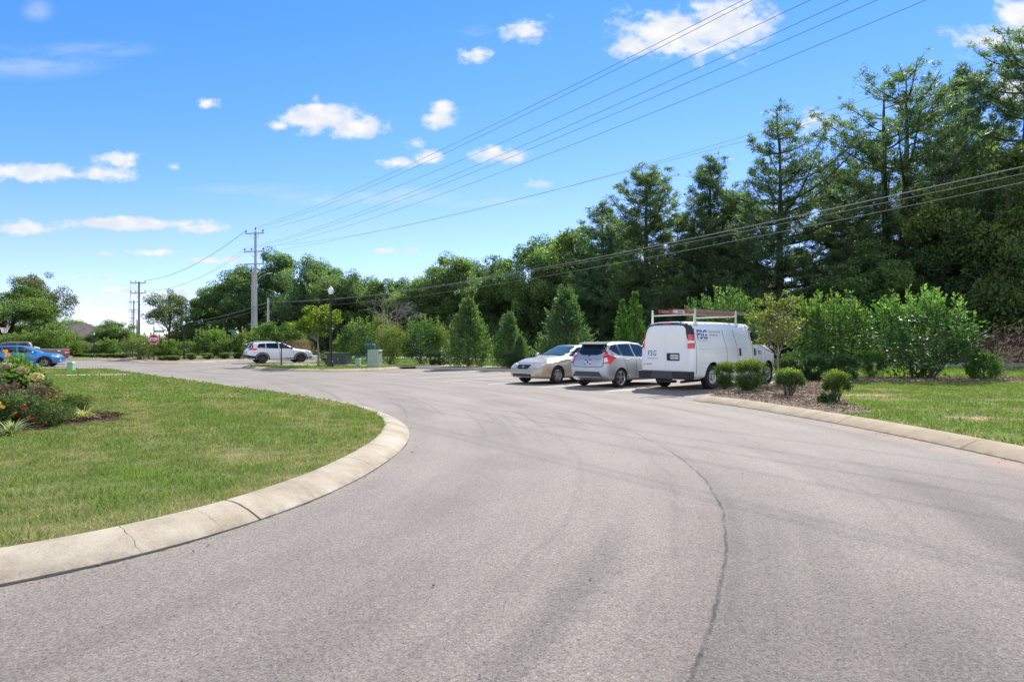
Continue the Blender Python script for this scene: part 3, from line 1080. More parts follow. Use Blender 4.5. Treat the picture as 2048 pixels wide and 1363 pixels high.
lawn_poly_a = [p for p in lawn_poly]
lawn_zone(lawn_poly_a, 3, 8, 2800, .050, .0062, 1, lawn_edge, .42, .02, (bed_poly,))
lawn_zone(lawn_poly_a, 8, 14, 1500, .058, .0095, 1, lawn_edge, .42, .02, (bed_poly,))
lawn_zone(lawn_poly_a, 14, 22, 600, .062, .017, 1, lawn_edge, .3, .06, (bed_poly,))
lawn_zone(lawn_poly_a, 22, 40, 230, .068, .03, 1, lawn_edge, .2, .10, (bed_poly, WALK_A, WALK_B))
ve = p_path + p_nrm * .39
verge_poly = [(6.52, 7.0), (6.5, 8.4), (6.34, 11.0), (5.9, 13.4), (5.5, 15.3), (5.1, 16.2), (5.4, 17.0), (9.7, 22.0), (12, 24.4), (45, 24.4), (45, 8), (20, 6.5)]
lawn_zone(verge_poly, 6, 24.5, 700, .06, .015, 21, ve, .35, .10, (mulch_tan_poly,))
far_verge = [(13, 25.5), (15, 27.8), (10.6, 29.9), (6.0, 32.4), (1.4, 36.5), (-6, 43.3), (-14, 44), (-14, 56), (-6, 56), (6, 47.5), (16, 40.6), (24, 37.9), (60, 37.6), (60, 24.4), (14, 24.9)]
lawn_zone(far_verge, 24.4, 57, 110, .09, .04, 31, ve, .1, .30, ())
island = [(-16.6, 40), (-15.2, 38.0), (-13.1, 35.75), (-10, 33.65), (-8.3, 34.6), (-7.2, 36.4), (-6.7, 38.6), (-8.6, 38.4), (-15.3, 41), (-16.3, 41.5)]
lawn_zone(island, 33, 42, 140, .08, .035, 41, ve, .1, .12, ())
P = np.concatenate(allP)
me = blades('grass_blades', P, np.concatenate(allT), np.concatenate(allH), np.concatenate(allW), M['grass'], rg)
tag(link('grass_blades', me), kind='stuff')
print('grass blades', len(P))

# mulch chips lying on the beds
def chips(name, poly, n, size, cols, z, seed):
    rgc = np.random.default_rng(seed)
    P = sample_poly(poly, n, rgc)
    P = P[in_view(P)]
    N = len(P)
    A = np.stack([rgc.normal(size=N), rgc.normal(size=N), rgc.normal(size=N) * .35], 1)
    C = np.column_stack([P, z + rgc.uniform(0, .03, N)])
    V, Fq = leaf_quads(C, A, size * rgc.uniform(.5, 1.5, N), size * .32, rgc, .3, np.array([0, 0, 1.0]))
    me = np_mesh(name, V, Fq, leaf_mat(name, cols, 0.02, .9, .1), rgc.uniform(size=N))
    return tag(link(name, me), kind='stuff')


chips('mulch_chips', [p for p in mulch_tan_poly], 420, .075, [(.06, .04, .03), (.20, .14, .105), (.34, .26, .20), (.45, .37, .30)], GZ + .055, 5)
chips('mulch_chips', bed_poly, 900, .05, [(.02, .01, .008), (.08, .035, .025), (.17, .085, .06)], GZ + .055, 6)

# dry leaves and grit gathered along the kerbs
rgl = np.random.default_rng(55)
P = []
for q, nr, rngs, cnt in ((l_path, l_nrm, (2, 20), 260), (p_path, p_nrm, (4, 20), 420)):
    idx = np.where((q[:, 1] > rngs[0]) & (q[:, 1] < rngs[1]) & (np.abs(q[:, 0]) < 12))[0]
    k = rgl.choice(idx, cnt)
    off = -np.abs(rgl.normal(size=cnt)) * .16 - .01
    P.append(q[k] + nr[k] * off[:, None] + rgl.normal(size=(cnt, 2)) * .05)
P.append(np.stack([rgl.uniform(-1, 6, 90), rgl.uniform(3, 22, 90)], 1))
P = np.concatenate(P)
C_ = np.column_stack([P, np.full(len(P), .008)])
A_ = np.column_stack([rgl.normal(size=(len(P), 2)), rgl.normal(size=len(P)) * .15])
sz = .012 + .022 * rgl.uniform(size=len(P)) ** 3
V, Fq = leaf_quads(C_, A_, sz, sz * .6, rgl, .2, np.array([0, 0, 2.0]))
tag(link('leaf_litter', np_mesh('leaf_litter', V, Fq, leaf_mat('leaf_litter', [(.05, .035, .025), (.16, .10, .06), (.26, .18, .11)], .02, .9, .1), rgl.uniform(size=len(P)))), kind='stuff')

# ================================================================== VEHICLES
SECN = 10


def curve(pts):
    a = np.array(pts, float)
    return a[:, 0], a[:, 1]


def loft_body(name, sp, mats, res=.035):
    """car body lofted through cross-sections along its length; wheel openings cut out"""
    ys = np.array(sorted(set(np.round(np.concatenate([np.arange(sp['zt'][0][0], sp['zt'][-1][0], .09)] +
                  [np.linspace(sp['zt'][0][0], sp['zt'][0][0] + .30, 12), np.linspace(sp['zt'][-1][0] - .35, sp['zt'][-1][0], 12)] +
                  [np.array([p[0] for p in sp['zt']])]), 3))))

    def ev(key, smooth=True):
        x, v = curve(sp[key])
        d = np.linspace(ys[0], ys[-1], 800)
        y = np.interp(d, x, v)
        if smooth:
            k = sp.get('sm', 9)
            ker = np.hanning(k + 2)[1:-1]
            ker /= ker.sum()
            y = np.convolve(np.pad(y, k // 2, mode='edge'), ker, 'valid')
        return np.interp(ys, d, y)
    zt, zb, w, wt = ev('zt'), ev('zb'), ev('w'), ev('wt')
    zs = np.minimum(ev('zs'), zt - .04)
    wt = np.minimum(wt, w - .02)
    edge = sp.get('edge', .07)
    crown = sp.get('crown', .025)
    rows = []
    for i in range(len(ys)):
        h = zs[i] - zb[i]
        e = min(edge, .45 * (zt[i] - zs[i]))
        z7 = zt[i] - crown - e
        half = [(0, zb[i]), (w[i] - .14, zb[i]), (w[i] - .045, zb[i] + .03), (w[i] - .015, zb[i] + .18 * h), (w[i], zb[i] + .5 * h), (w[i] - .006, zb[i] + .80 * h),
                (w[i] - sp.get('shoulder', .035), zs[i]), (wt[i] + (w[i] - .05 - wt[i]) * .45, zs[i] + (z7 - zs[i]) * .5), (wt[i], z7),
                (wt[i] - e * .9, zt[i] - crown), (wt[i] * .5, zt[i] - crown * .25), (0, zt[i])]
        pts = [np.array(p) for p in half]
        q = [pts[0], pts[1]]
        for a, b in zip(pts[1:-2], pts[2:-1]):
            q += [a * .75 + b * .25, a * .25 + b * .75]
        q += [pts[-2], pts[-1]]
        full = [(x, z) for x, z in q] + [(-x, z) for x, z in q[-2:0:-1]]
        rows.append([(x, ys[i], z) for x, z in full])
    n = len(rows[0])
    V = [p for r in rows for p in r]
    Fs = []
    for i in range(len(rows) - 1):
        for k in range(n):
            k2 = (k + 1) % n
            Fs.append((i * n + k, i * n + k2, (i + 1) * n + k2, (i + 1) * n + k))
    Fs.append(tuple(range(n)))
    Fs.append(tuple((len(rows) - 1) * n + k for k in range(n))[::-1])
    mb = MB().add(V, Fs)
    me = mb.mesh(name, mats)
    o = link(name, me)
    # wheel openings
    cut = MB()
    for (yy, r, zc) in sp['arches']:
        for s in (-1, 1):
            x0, x1 = (s * (sp['half'] - .36), s * (sp['half'] + .3))
            cut.lathe([(r, min(x0, x1)), (r, max(x0, x1))], 40, 'x', (0, yy, zc), 1)
    cme = cut.mesh('cutter', mats)
    co = link('cutter', cme)
    md = o.modifiers.new('b', 'BOOLEAN')
    md.operation = 'DIFFERENCE'
    md.solver = 'EXACT'
    md.object = co
    bpy.context.view_layer.update()
    dg = bpy.context.evaluated_depsgraph_get()
    nm = bpy.data.meshes.new_from_object(o.evaluated_get(dg))
    bpy.data.objects.remove(co)
    o.modifiers.clear()
    o.data = nm
    nm.name = name
    for p in nm.polygons:
        p.use_smooth = True
    nm.set_sharp_from_angle(angle=R(sp.get('sharp', 38)))
    bm = bmesh.new()
    bm.from_mesh(nm)
    bvh = BVHTree.FromBMesh(bm)
    bm.free()
    return o, bvh


DIRS = {'right': ((0, 1), (-1, 0)), 'left': ((0, 1), (1, 0)), 'rear': ((1, 0), (0, 1)), 'front': ((1, 0), (0, -1)),
        'rr': ((.7071, .7071), (-.7071, .7071)), 'rl': ((.7071, -.7071), (.7071, .7071)), 'fr': ((.7071, -.7071), (-.7071, -.7071)), 'fl': ((.7071, .7071), (.7071, -.7071))}


def proj_verts(bvh, pts, side, off):
    """lay 2D points (u, z) onto the body seen from one side"""
    if side == 'top':
        out = []
        for (x, y) in pts:
            hit, nrm, *_ = bvh.ray_cast(Vector((x, y, 6)), Vector((0, 0, -1)))
            out.append(hit + Vector((0, 0, off)) if hit else None)
        return out
    u, d = DIRS[side]
    u = Vector((*u, 0))
    d = Vector((*d, 0))
    out = []
    for (a, z) in pts:
        o = u * a + Vector((0, 0, z)) - d * 12
        hit, nrm, *_ = bvh.ray_cast(o, d)
        if hit is None:
            out.append(None)
        else:
            if nrm.dot(d) > 0:
                nrm = -nrm
            out.append(hit + nrm * off)
    return out


def decal_mesh(name, bvh, poly, side, mat, off=.005, thick=.02, res=.06, rnd=0, inner=None):
    """panel, pane or lamp that follows the body, with closed edges running into it"""
    if rnd:
        poly = [tuple(p) for p in chaikin(poly, rnd, True)]
    P = []
    n = len(poly)
    for i in range(n):
        a, b = np.array(poly[i]), np.array(poly[(i + 1) % n])
        k = max(1, int(np.linalg.norm(b - a) / res))
        for j in range(k):
            P.append(tuple(a + (b - a) * j / k))
    a = np.array(P)
    gx, gz = np.meshgrid(np.arange(a[:, 0].min(), a[:, 0].max(), res), np.arange(a[:, 1].min(), a[:, 1].max(), res))
    g = np.stack([gx.ravel(), gz.ravel()], 1)
    g = g[pip(g, P)] if len(g) else g
    if len(g):
        dm = np.min(np.linalg.norm(g[:, None] - a[None], axis=2), axis=1)
        g = g[dm > res * .45]
    vo, eo, fo, *_ = delaunay_2d_cdt([Vector(p) for p in P] + [Vector(p) for p in g], [], [list(range(len(P)))], 1, 1e-6)
    pts = [(v.x, v.y) for v in vo]
    up = proj_verts(bvh, pts, side, off)
    ok = [p is not None for p in up]
    fo = [tuple(f) for f in fo if all(ok[i] for i in f)]
    V = [p if p is not None else Vector((0, 0, 0)) for p in up]
    lo = proj_verts(bvh, pts, side, off - thick)
    m = len(V)
    V2 = V + [p if p is not None else Vector((0, 0, 0)) for p in lo]
    cnt = {}
    for f in fo:
        for i in range(len(f)):
            e = (f[i], f[(i + 1) % len(f)])
            k = tuple(sorted(e))
            cnt.setdefault(k, []).append(e)
    Fs = list(fo)
    for k, es in cnt.items():
        if len(es) == 1:
            i, j = es[0]
            Fs.append((j, i, m + i, m + j))
    used = sorted({i for f in Fs for i in f})
    ren = {i: k for k, i in enumerate(used)}
    me = bpy.data.meshes.new(name)
    me.from_pydata([V2[i] for i in used], [], [tuple(ren[i] for i in f) for f in Fs])
    me.materials.append(mat)
    bm = bmesh.new()
    bm.from_mesh(me)
    bmesh.ops.recalc_face_normals(bm, faces=bm.faces)
    # open shells may come out inverted: make the outer skin face away from the body
    if side == 'top':
        dd = Vector((0, 0, -1))
    else:
        dd = Vector((*DIRS[side][1], 0))
    sgn = sum(f.normal.dot(dd) * f.calc_area() for f in bm.faces)
    if sgn > 0:
        bmesh.ops.reverse_faces(bm, faces=bm.faces)
    bm.to_mesh(me)
    bm.free()
    for p in me.polygons:
        p.use_smooth = True
    me.set_sharp_from_angle(angle=R(40))
    return me


def decal(name, parent, bvh, poly, side, mat, **kw):
    return link(name, decal_mesh(name, bvh, poly, side, mat, **kw), parent)


def strip_poly(pts, w):
    p = [np.array(q, float) for q in pts]
    L, Rr = [], []
    for i in range(len(p)):
        t = p[min(i + 1, len(p) - 1)] - p[max(i - 1, 0)]
        t = t / (np.linalg.norm(t) + 1e-9)
        nn = np.array([-t[1], t[0]])
        L.append(tuple(p[i] + nn * w / 2))
        Rr.append(tuple(p[i] - nn * w / 2))
    return L + Rr[::-1]


def circle(cx, cz, r, n=24, rz=None):
    return [(cx + r * math.cos(2 * PI * k / n), cz + (rz or r) * math.sin(2 * PI * k / n)) for k in range(n)]


def rrect(x0, x1, z0, z1, r=.03):
    out = []
    for cx, cz, a in ((x1 - r, z1 - r, 0), (x0 + r, z1 - r, 90), (x0 + r, z0 + r, 180), (x1 - r, z0 + r, 270)):
        for k in range(5):
            t = R(a + k * 22.5)
            out.append((cx + r * math.cos(t), cz + r * math.sin(t)))
    return out


def text_mesh(body, size, bold=0.0, shear=0.0, space=1.0):
    fc = bpy.data.curves.new('lettering', 'FONT')
    fc.body = body
    fc.size = size
    fc.offset = bold
    fc.shear = shear
    fc.space_character = space
    fc.align_x = 'LEFT'
    fc.resolution_u = 3
    o = bpy.data.objects.new('lettering', fc)
    COL.objects.link(o)
    bpy.context.view_layer.update()
    me = bpy.data.meshes.new_from_object(o.evaluated_get(bpy.context.evaluated_depsgraph_get()))
    bpy.data.objects.remove(o)
    return me


def text_fit(body, x0, x1, z0, z1, bold=0.0, shear=0.0, gaps=()):
    """flat lettering mesh stretched to a box; gaps are cut bands (fractions of height)"""
    me = text_mesh(body, 1.0, bold, shear)
    bm = bmesh.new()
    bm.from_mesh(me)
    xs = [v.co.x for v in bm.verts]
    ys = [v.co.y for v in bm.verts]
    a, b, c, d = min(xs), max(xs), min(ys), max(ys)
    for v in bm.verts:
        v.co.x = x0 + (v.co.x - a) / (b - a) * (x1 - x0)
        v.co.y = z0 + (v.co.y - c) / (d - c) * (z1 - z0)
        v.co.z = 0
    for (g0, g1) in gaps:
        za, zb_ = z0 + g0 * (z1 - z0), z0 + g1 * (z1 - z0)
        for zz in (za, zb_):
            bmesh.ops.bisect_plane(bm, geom=bm.verts[:] + bm.edges[:] + bm.faces[:], plane_co=(0, zz, 0), plane_no=(0, 1, 0))
        dele = [f for f in bm.faces if za < f.calc_center_median().y < zb_]
        bmesh.ops.delete(bm, geom=dele, context='FACES')
    bmesh.ops.triangulate(bm, faces=bm.faces)
    bm.to_mesh(me)
    bm.free()
    return me


def text_decal(name, parent, bvh, body, x0, x1, z0, z1, side, mat, off=.006, **kw):
    me = text_fit(body, x0, x1, z0, z1, **kw)
    flip = side in ('left', 'front')
    if flip:
        for v in me.vertices:
            v.co.x = (x0 + x1) - v.co.x
    P = proj_verts(bvh, [(v.co.x, v.co.y) for v in me.vertices], side, off)
    for v, p in zip(me.vertices, P):
        v.co = p if p is not None else Vector((0, 0, 0))
    me.materials.clear()
    me.materials.append(mat)
    me.update()
    return link(name, me, parent)


def flat_text(name, parent, body, w, h, mat, M4, bold=0.0, depth=.004):
    me = text_fit(body, -w / 2, w / 2, -h / 2, h / 2, bold=bold)
    bm = bmesh.new()
    bm.from_mesh(me)
    r = bmesh.ops.extrude_face_region(bm, geom=bm.faces[:])
    for v in r['geom']:
        if isinstance(v, bmesh.types.BMVert):
            v.co.z += depth
    bmesh.ops.recalc_face_normals(bm, faces=bm.faces)
    bm.to_mesh(me)
    bm.free()
    me.transform(M4)
    me.materials.clear()
    me.materials.append(mat)
    return link(name, me, parent)


# ---- wheels
WHEELS = {}


def wheel_meshes(key, r, width, rr, spokes, mrim, mspoke, style='bar', cap=None):
    if key in WHEELS:
        return WHEELS[key]
    h = width / 2
    t = MB()
    t.lathe([(rr, -h * .86), (rr + .02, -h), (r - .035, -h), (r - .008, -h * .78), (r, -h * .5), (r, h * .5), (r - .008, h * .78), (r - .035, h), (rr + .02, h), (rr, h * .86)], 40, 'x', closed=True)
    for k in (-.45, 0, .45):
        pass
    tyre = t.mesh('tyre', M['tyre'], 30)
    m = MB()
    m.lathe([(rr, -h * .8), (rr + .004, h * .80), (rr - .015, h * .84), (rr - .03, h * .70), (rr - .035, -h * .8)], 36, 'x', closed=True, mi=0)
    if style == 'steel':
        m.lathe([(rr - .03, h * .55), (rr * .72, h * .30), (rr * .55, h * .52), (rr * .36, h * .62), (rr * .32, h * .95), (.0, h * 1.0)], 32, 'x', mi=0)
        for k in range(8):
            a = 2 * PI * k / 8
            m.lathe([(.032, 0), (.032, .012)], 10, 'x', (h * .40, rr * .66 * math.cos(a), rr * .66 * math.sin(a)), 1)
        for k in range(8):
            a = 2 * PI * (k + .5) / 8
            m.lathe([(.011, 0), (.011, .03)], 8, 'x', (h * .60, rr * .45 * math.cos(a), rr * .45 * math.sin(a)), 1)
    else:
        m.lathe([(rr * .30, h * .45), (rr * .30, h * .66), (rr * .16, h * .78), (0, h * .78)], 20, 'x', mi=0)
        for k in range(spokes):
            a0 = 2 * PI * k / spokes + .3
            prs = [(-.16, .12)] if style == 'bar' else [(-.20, .02), (.02, .20)] if style == 'twin' else [(-.05, .05)]
            arms = [(a0, .15, .20)] if style == 'bar' else [(a0 - .17, .085, .10), (a0 + .17, .085, .10)] if style == 'twin' else [(a0, .22, .34)]
            for (a, wi, wo) in arms:
                c, s = math.cos(a), math.sin(a)
                V = []
                for (q, ww, x) in ((rr * .18, wi * rr, h * .72), (rr * .97, wo * rr, h * .70)):
                    for sg in (-1, 1):
                        for xx in (x, x - .035):
                            V.append((xx, q * c - sg * ww * s, q * s + sg * ww * c))
                m.add(V, [(0, 1, 5, 4), (2, 6, 7, 3), (0, 4, 6, 2), (1, 3, 7, 5), (0, 2, 3, 1), (4, 5, 7, 6)], 0)
    rim = m.mesh('rim', [mspoke, M['alloy_dark']], 30)
    d = MB()
    d.lathe([(rr * .93, -h * .5), (rr * .93, -h * .1), (rr * .62, -h * .1), (rr * .62, h * .15), (0, h * .15)], 28, 'x')
    hub = d.mesh('hub', M['alloy_dark'], 30)
    WHEELS[key] = (tyre, rim, hub)
    return WHEELS[key]


def add_wheels(root, key, track, ypos, r):
    tyre, rim, hub = WHEELS[key]
    for yy in ypos:
        for s in (-1, 1):
            w = link('wheel', hub, root)
            w.location = (s * track, yy, r)
            w.rotation_euler = (0, 0, 0 if s > 0 else PI)
            link('tyre', tyre, w)
            link('rim', rim, w)


def place_car(root, px, Y, psi, local=(0, 0)):
    """put the local point (x, y) of the car at photo column px and distance Y, heading psi from straight ahead towards the right"""
    X = ax(px, Y)
    s, c = math.sin(psi), math.cos(psi)
    root.location = (X - (local[0] * c + local[1] * s), Y - (-local[0] * s + local[1] * c), 0)
    root.rotation_euler = (0, 0, -psi)


# ------------------------------------------------------------------ white cargo van
van = thing('cargo_van', 'white cargo van with blue lettering, black rear bumper and a ladder on its roof rack', 'van')
vs = dict(half=1.0, sm=5, edge=.16, crown=.04, shoulder=.012, sharp=32,
          zt=[(-1.17, 1.90), (-1.13, 2.0), (-1.06, 2.07), (-.9, 2.115), (1.0, 2.14), (2.75, 2.12), (2.98, 2.05), (3.90, 1.46), (4.40, 1.27), (4.53, 1.05), (4.57, .8)],
          zb=[(-1.17, .42), (-.9, .36), (3.9, .36), (4.3, .40), (4.57, .46)],
          zs=[(-1.17, 1.28), (2.4, 1.30), (3.7, 1.28), (4.57, 1.0)],
          w=[(-1.17, .90), (-1.13, .955), (-1.05, .985), (-.85, 1.0), (3.6, 1.0), (4.2, .95), (4.45, .84), (4.57, .70)],
          wt=[(-1.17, .78), (-1.1, .83), (-.9, .865), (2.4, .865), (3.0, .80), (3.75, .84), (4.57, .62)],
          arches=[(0, .455, .40), (3.70, .455, .40)])
vb, vbvh = loft_body('body', vs, [M['white_paint'], M['black_plastic']])
vb.parent = van
wheel_meshes('van', .385, .25, .225, 8, M['steel_rim'], M['steel_rim'], 'steel')
add_wheels(van, 'van', .86, (0, 3.70), .385)
# rear doors
for s in (-1, 1):
    x0, x1 = (.012, .80) if s > 0 else (-.80, -.012)
    outer_x = .80 * s
    inner_x = .012 * s
    poly = [(inner_x, .60), (inner_x, 1.965), (s * .45, 1.955), (s * .60, 1.93), (s * .68, 1.86), (s * .755, 1.45), (s * .80, 1.1), (s * .80, .60)]
    decal('rear_door', van, vbvh, poly, 'rear', M['white_paint'], off=.012, thick=.03, res=.12)
# black surround over the doors, from lamp to lamp
for s in (-1, 1):
    poly = [(s * .0, 2.0), (s * .46, 1.992), (s * .63, 1.965), (s * .715, 1.87), (s * .79, 1.56), (s * .90, 1.56), (s * .855, 1.92), (s * .80, 2.03), (s * .65, 2.06), (s * .0, 2.07)]
    decal('rear_trim', van, vbvh, poly, 'rear', M['black_plastic'], off=.008, thick=.02, res=.05)
    sd_ = 'rr' if s > 0 else 'rl'
    def dg(x, y):
        return (x + y) * .7071 if s > 0 else (x - y) * .7071
    # corner points: x across, y along the car
    a = dg(s * .80, -1.16)
    b = dg(s * .985, -1.07)
    lo, hi = min(a, b), max(a, b)
    tl = decal('tail_light', van, vbvh, [(lo, 1.28), (hi, 1.28), (hi, 1.70), (lo, 1.70)], sd_, M['red_lens'], off=.022, thick=.04, res=.04)
    decal('reversing_lens', tl, vbvh, [(lo + .005, 1.435), (hi - .005, 1.435), (hi - .005, 1.515), (lo + .005, 1.515)], sd_, M['white_lens'], off=.027, thick=.02, res=.04)
    decal('corner_trim', van, vbvh, [(lo + .03, 1.70), (hi, 1.70), (hi - .03, 1.95), (lo + .02, 1.99)], sd_, M['black_plastic'], off=.006, thick=.02, res=.04)
decal('high_brake_light', van, vbvh, [(-.13, 2.005), (.13, 2.005), (.12, 2.05), (-.12, 2.05)], 'rear', M['red_lens'], off=.03, thick=.05, res=.05)
# bumper
mb = MB()
mb.add([(x, y, z) for z in (.34, .58) for (x, y) in ((-.99, -1.10), (-1.0, -1.22), (-.9, -1.36), (.9, -1.36), (1.0, -1.22), (.99, -1.10))],
       [(5, 4, 3, 2, 1, 0), (6, 7, 8, 9, 10, 11)] + [(i, (i + 1) % 6, 6 + (i + 1) % 6, 6 + i) for i in range(6)])
bp = mb.build('bumper', M['black_plastic'], van, 30)
mb = MB()
mb.add([(-.42, -1.372, .36), (.42, -1.372, .36), (.36, -1.372, .57), (-.36, -1.372, .57), (-.42, -1.355, .36), (.42, -1.355, .36), (.36, -1.355, .57), (-.36, -1.355, .57)],
       [(0, 1, 2, 3), (4, 7, 6, 5), (0, 4, 5, 1), (1, 5, 6, 2), (2, 6, 7, 3), (3, 7, 4, 0)])
mb.build('step_pad', M['grey_plastic'], bp)
mb = MB()
mb.tube([(.62, -1.25, .26), (.62, -.2, .28)], .04, 10)
mb.box(-.3, .3, -1.2, -1.0, .22, .30)
mb.tube([(-.3, .0, .38), (.75, .0, .38)], .06, 8)
mb.tube([(-.8, .0, .38), (-.2, .0, .38)], .06, 8)
mb.lathe([(.0, -.14), (.13, -.08), (.15, 0), (.13, .08), (0, .14)], 14, 'x', (0, 0, .38))
mb.build('underbody', M['alloy_dark'], van, 30)
# licence plate recess and plate
rc = decal('plate_recess', van, vbvh, rrect(.055, .52, .90, 1.135, .03), 'rear', M['black_plastic'], off=.022, thick=.03, res=.08)
lp = decal('licence_plate', van, vbvh, rrect(.20, .485, .945, 1.09, .01), 'rear', M['plate_white'], off=.026, thick=.01, res=.08)
text_decal('plate_lettering', lp, vbvh, 'W32  577', .215, .47, .97, 1.055, 'rear', M['plate_green'], off=.030, bold=.01)
decal('plate_emblem', lp, vbvh, [(.315, .965), (.355, .965), (.365, 1.06), (.31, 1.06)], 'rear', M['plate_peach'], off=.0285, thick=.004)
# lettering at the back
text_decal('logo', van, vbvh, 'FSG', -.665, -.335, 1.045, 1.215, 'rear', M['logo_blue'], off=.016, bold=.015, shear=.12, gaps=((.33, .38), (.62, .67)))
text_decal('web_address', van, vbvh, 'www.fsgi.com', -.70, -.28, .935, 1.00, 'rear', M['text_grey'], off=.016, bold=.008, shear=.2)
text_decal('badge_lettering', van, vbvh, 'CHEVROLET', -.76, -.50, .765, .80, 'rear', M['badge'], off=.017, bold=.02)
decal('badge', van, vbvh, [(-.83, .770), (-.79, .770), (-.775, .785), (-.785, .80), (-.825, .80), (-.84, .785)], 'rear', M['amber_lens'], off=.018, thick=.01)
# right side
for pts in ([(.66, 2.0), (.72, 1.85), (.84, 1.25), (.88, .42)], [(1.36, 2.0), (1.42, 1.85), (1.53, 1.25), (1.57, .42)], [(2.40, 2.0), (2.44, 1.85), (2.55, 1.25), (2.59, .42)],
            [(3.42, 1.30), (3.44, .9)], [(-.92, 1.97), (-.95, 1.3), (-.96, .5)]):
    decal('panel_gap', van, vbvh, strip_poly(pts, .016), 'right', M['seam'], off=.003, thick=.006, res=.1)
for pts in ([(-.80, 1.285), (.76, 1.285)], [(.88, 1.30), (2.46, 1.30)]):
    decal('body_crease', van, vbvh, strip_poly(pts, .022), 'right', M['white_paint'], off=.012, thick=.02, res=.1)
decal('body_crease', van, vbvh, strip_poly([(-.75, .86), (2.55, .86), (3.1, .88)], .05), 'right', M['white_paint'], off=.012, thick=.02, res=.1)
mb = MB()
for (yy) in (1.66, 2.66):
    p = proj_verts(vbvh, [(yy, 1.27), (yy + .012, 1.03)], 'right', .02)
    mb = MB()
    mb.tube(p, [.032, .032], 8)
    mb.build('door_handle', M['black_plastic'], van, 40)
decal('side_window', van, vbvh, [(2.60, 1.40), (2.53, 1.95), (2.70, 2.0), (3.02, 1.96), (3.70, 1.50), (3.62, 1.40)], 'right', M['glass_dark'], off=.006, thick=.02, res=.1)
decal('side_window', van, vbvh, [(2.60, 1.40), (2.53, 1.95), (2.70, 2.0), (3.02, 1.96), (3.70, 1.50), (3.62, 1.40)], 'left', M['glass_dark'], off=.006, thick=.02, res=.1)
decal('windscreen', van, vbvh, [(-.80, 1.44), (.80, 1.44), (.70, 1.98), (-.70, 1.98)], 'front', M['glass_screen'], off=.006, thick=.02, res=.15)
mb = MB()
mb.box(1.0, 1.16, 3.42, 3.52, 1.42, 1.66)
mb.box(.90, 1.02, 3.44, 3.50, 1.45, 1.53)
mb.build('wing_mirror', M['black_plastic'], van, 30)
for s in (-1, 1):
    decal('headlight', van, vbvh, [(s * .42, .95), (s * .68, .95), (s * .66, 1.13), (s * .42, 1.13)], 'front', M['clear_lens'], off=.01, thick=.03, res=.08)
decal('grille', van, vbvh, [(-.38, .78), (.38, .78), (.38, 1.12), (-.38, 1.12)], 'front', M['black_plastic'], off=.01, thick=.03, res=.1)
text_decal('logo', van, vbvh, 'FSG', -.80, -.22, 1.56, 1.855, 'right', M['logo_blue'], off=.007, bold=.02, gaps=((.31, .36), (.64, .69)))
text_decal('logo_caption', van, vbvh, 'www.fsgi.com', -.80, -.16, 1.49, 1.525, 'right', M['text_grey'], off=.007)
text_decal('slogan', van, vbvh, 'lighting  electrical  energy', -.10, .60, 1.765, 1.835, 'right', M['text_grey'], off=.007, bold=.01)
text_decal('slogan', van, vbvh, 'technology  signs', -.10, .42, 1.66, 1.725, 'right', M['text_grey'], off=.007, bold=.01)
ring = circle(3.02, 1.09, .21, 32)
inn = circle(3.02, 1.09, .198, 32)
mb = MB()
po = proj_verts(vbvh, ring, 'right', .008)
pi_ = proj_verts(vbvh, inn, 'right', .008)
mb.add(po + pi_, [(i, (i + 1) % 32, 32 + (i + 1) % 32, 32 + i) for i in range(32)])
mb.build('emblem_ring', M['logo_blue'], van)
text_decal('emblem', van, vbvh, 'FSG', 2.90, 3.14, 1.06, 1.21, 'right', M['logo_blue'], off=.008, bold=.03, gaps=((.32, .37), (.62, .67)))
text_decal('emblem_caption', van, vbvh, '48271', 2.95, 3.09, .965, 1.015, 'right', M['text_grey'], off=.008)
# roof rack
for (yy, hgt) in ((-.75, 2.47), (1.75, 2.47)):
    rk = MB()
    for s in (-1, 1):
        x = s * .80
        rk.add([(x - .016, yy - .04, 2.02), (x + .016, yy - .04, 2.02), (x + .016, yy + .04, 2.02), (x - .016, yy + .04, 2.02),
                (x - .016, yy - .032, hgt), (x + .016, yy - .032, hgt), (x + .016, yy + .032, hgt), (x - .016, yy + .032, hgt)],
               [(3, 2, 1, 0), (4, 5, 6, 7), (0, 1, 5, 4), (1, 2, 6, 5), (2, 3, 7, 6), (3, 0, 4, 7)])
        rk.lathe([(.034, -.016), (.034, .016)], 12, 'x', (x, yy, hgt))
        rk.box(x - .05, x + .05, yy - .06, yy + .06, 2.0, 2.07)
    rk.box(-.80, .80, yy - .02, yy + .02, 2.305, 2.345)
    rk.build('rack_bar', M['rack_white'], van, 40)
van.scale = (1.0, 1.0, 1.02)
place_car(van, 1426, 20.4, R(48), (.98, 0))

# ladder lying on the rack: two nested sections
lad = thing('extension_ladder', 'brown extension ladder with red feet lying on the white van roof rack', 'ladder')


def ladder_section(name, w, y0, y1, zc, mat, mfoot):
    o = None
    for s in (-1, 1):
        m = MB()
        m.box(s * w / 2 - .016, s * w / 2 + .016, y0, y1, zc - .052, zc + .052)
        m.box(s * w / 2 - .016 - .02 * s, s * w / 2 + .016, y0 + .002, y1 - .002, zc + .040, zc + .0525)
        o = m.build(name, mat, lad, 30)
        m = MB()
        m.box(s * w / 2 - .024, s * w / 2 + .024, y0 - .03, y0 + .06, zc - .058, zc + .058)
        m.build('foot', mfoot, o, 30)
    y = y0 + .25
    while y < y1 - .1:
        m = MB()
        m.tube([(-w / 2, y, zc), (w / 2, y, zc)], .016, 8)
        m.build('rung', M['galv'], lad, 40)
        y += .305
    return o


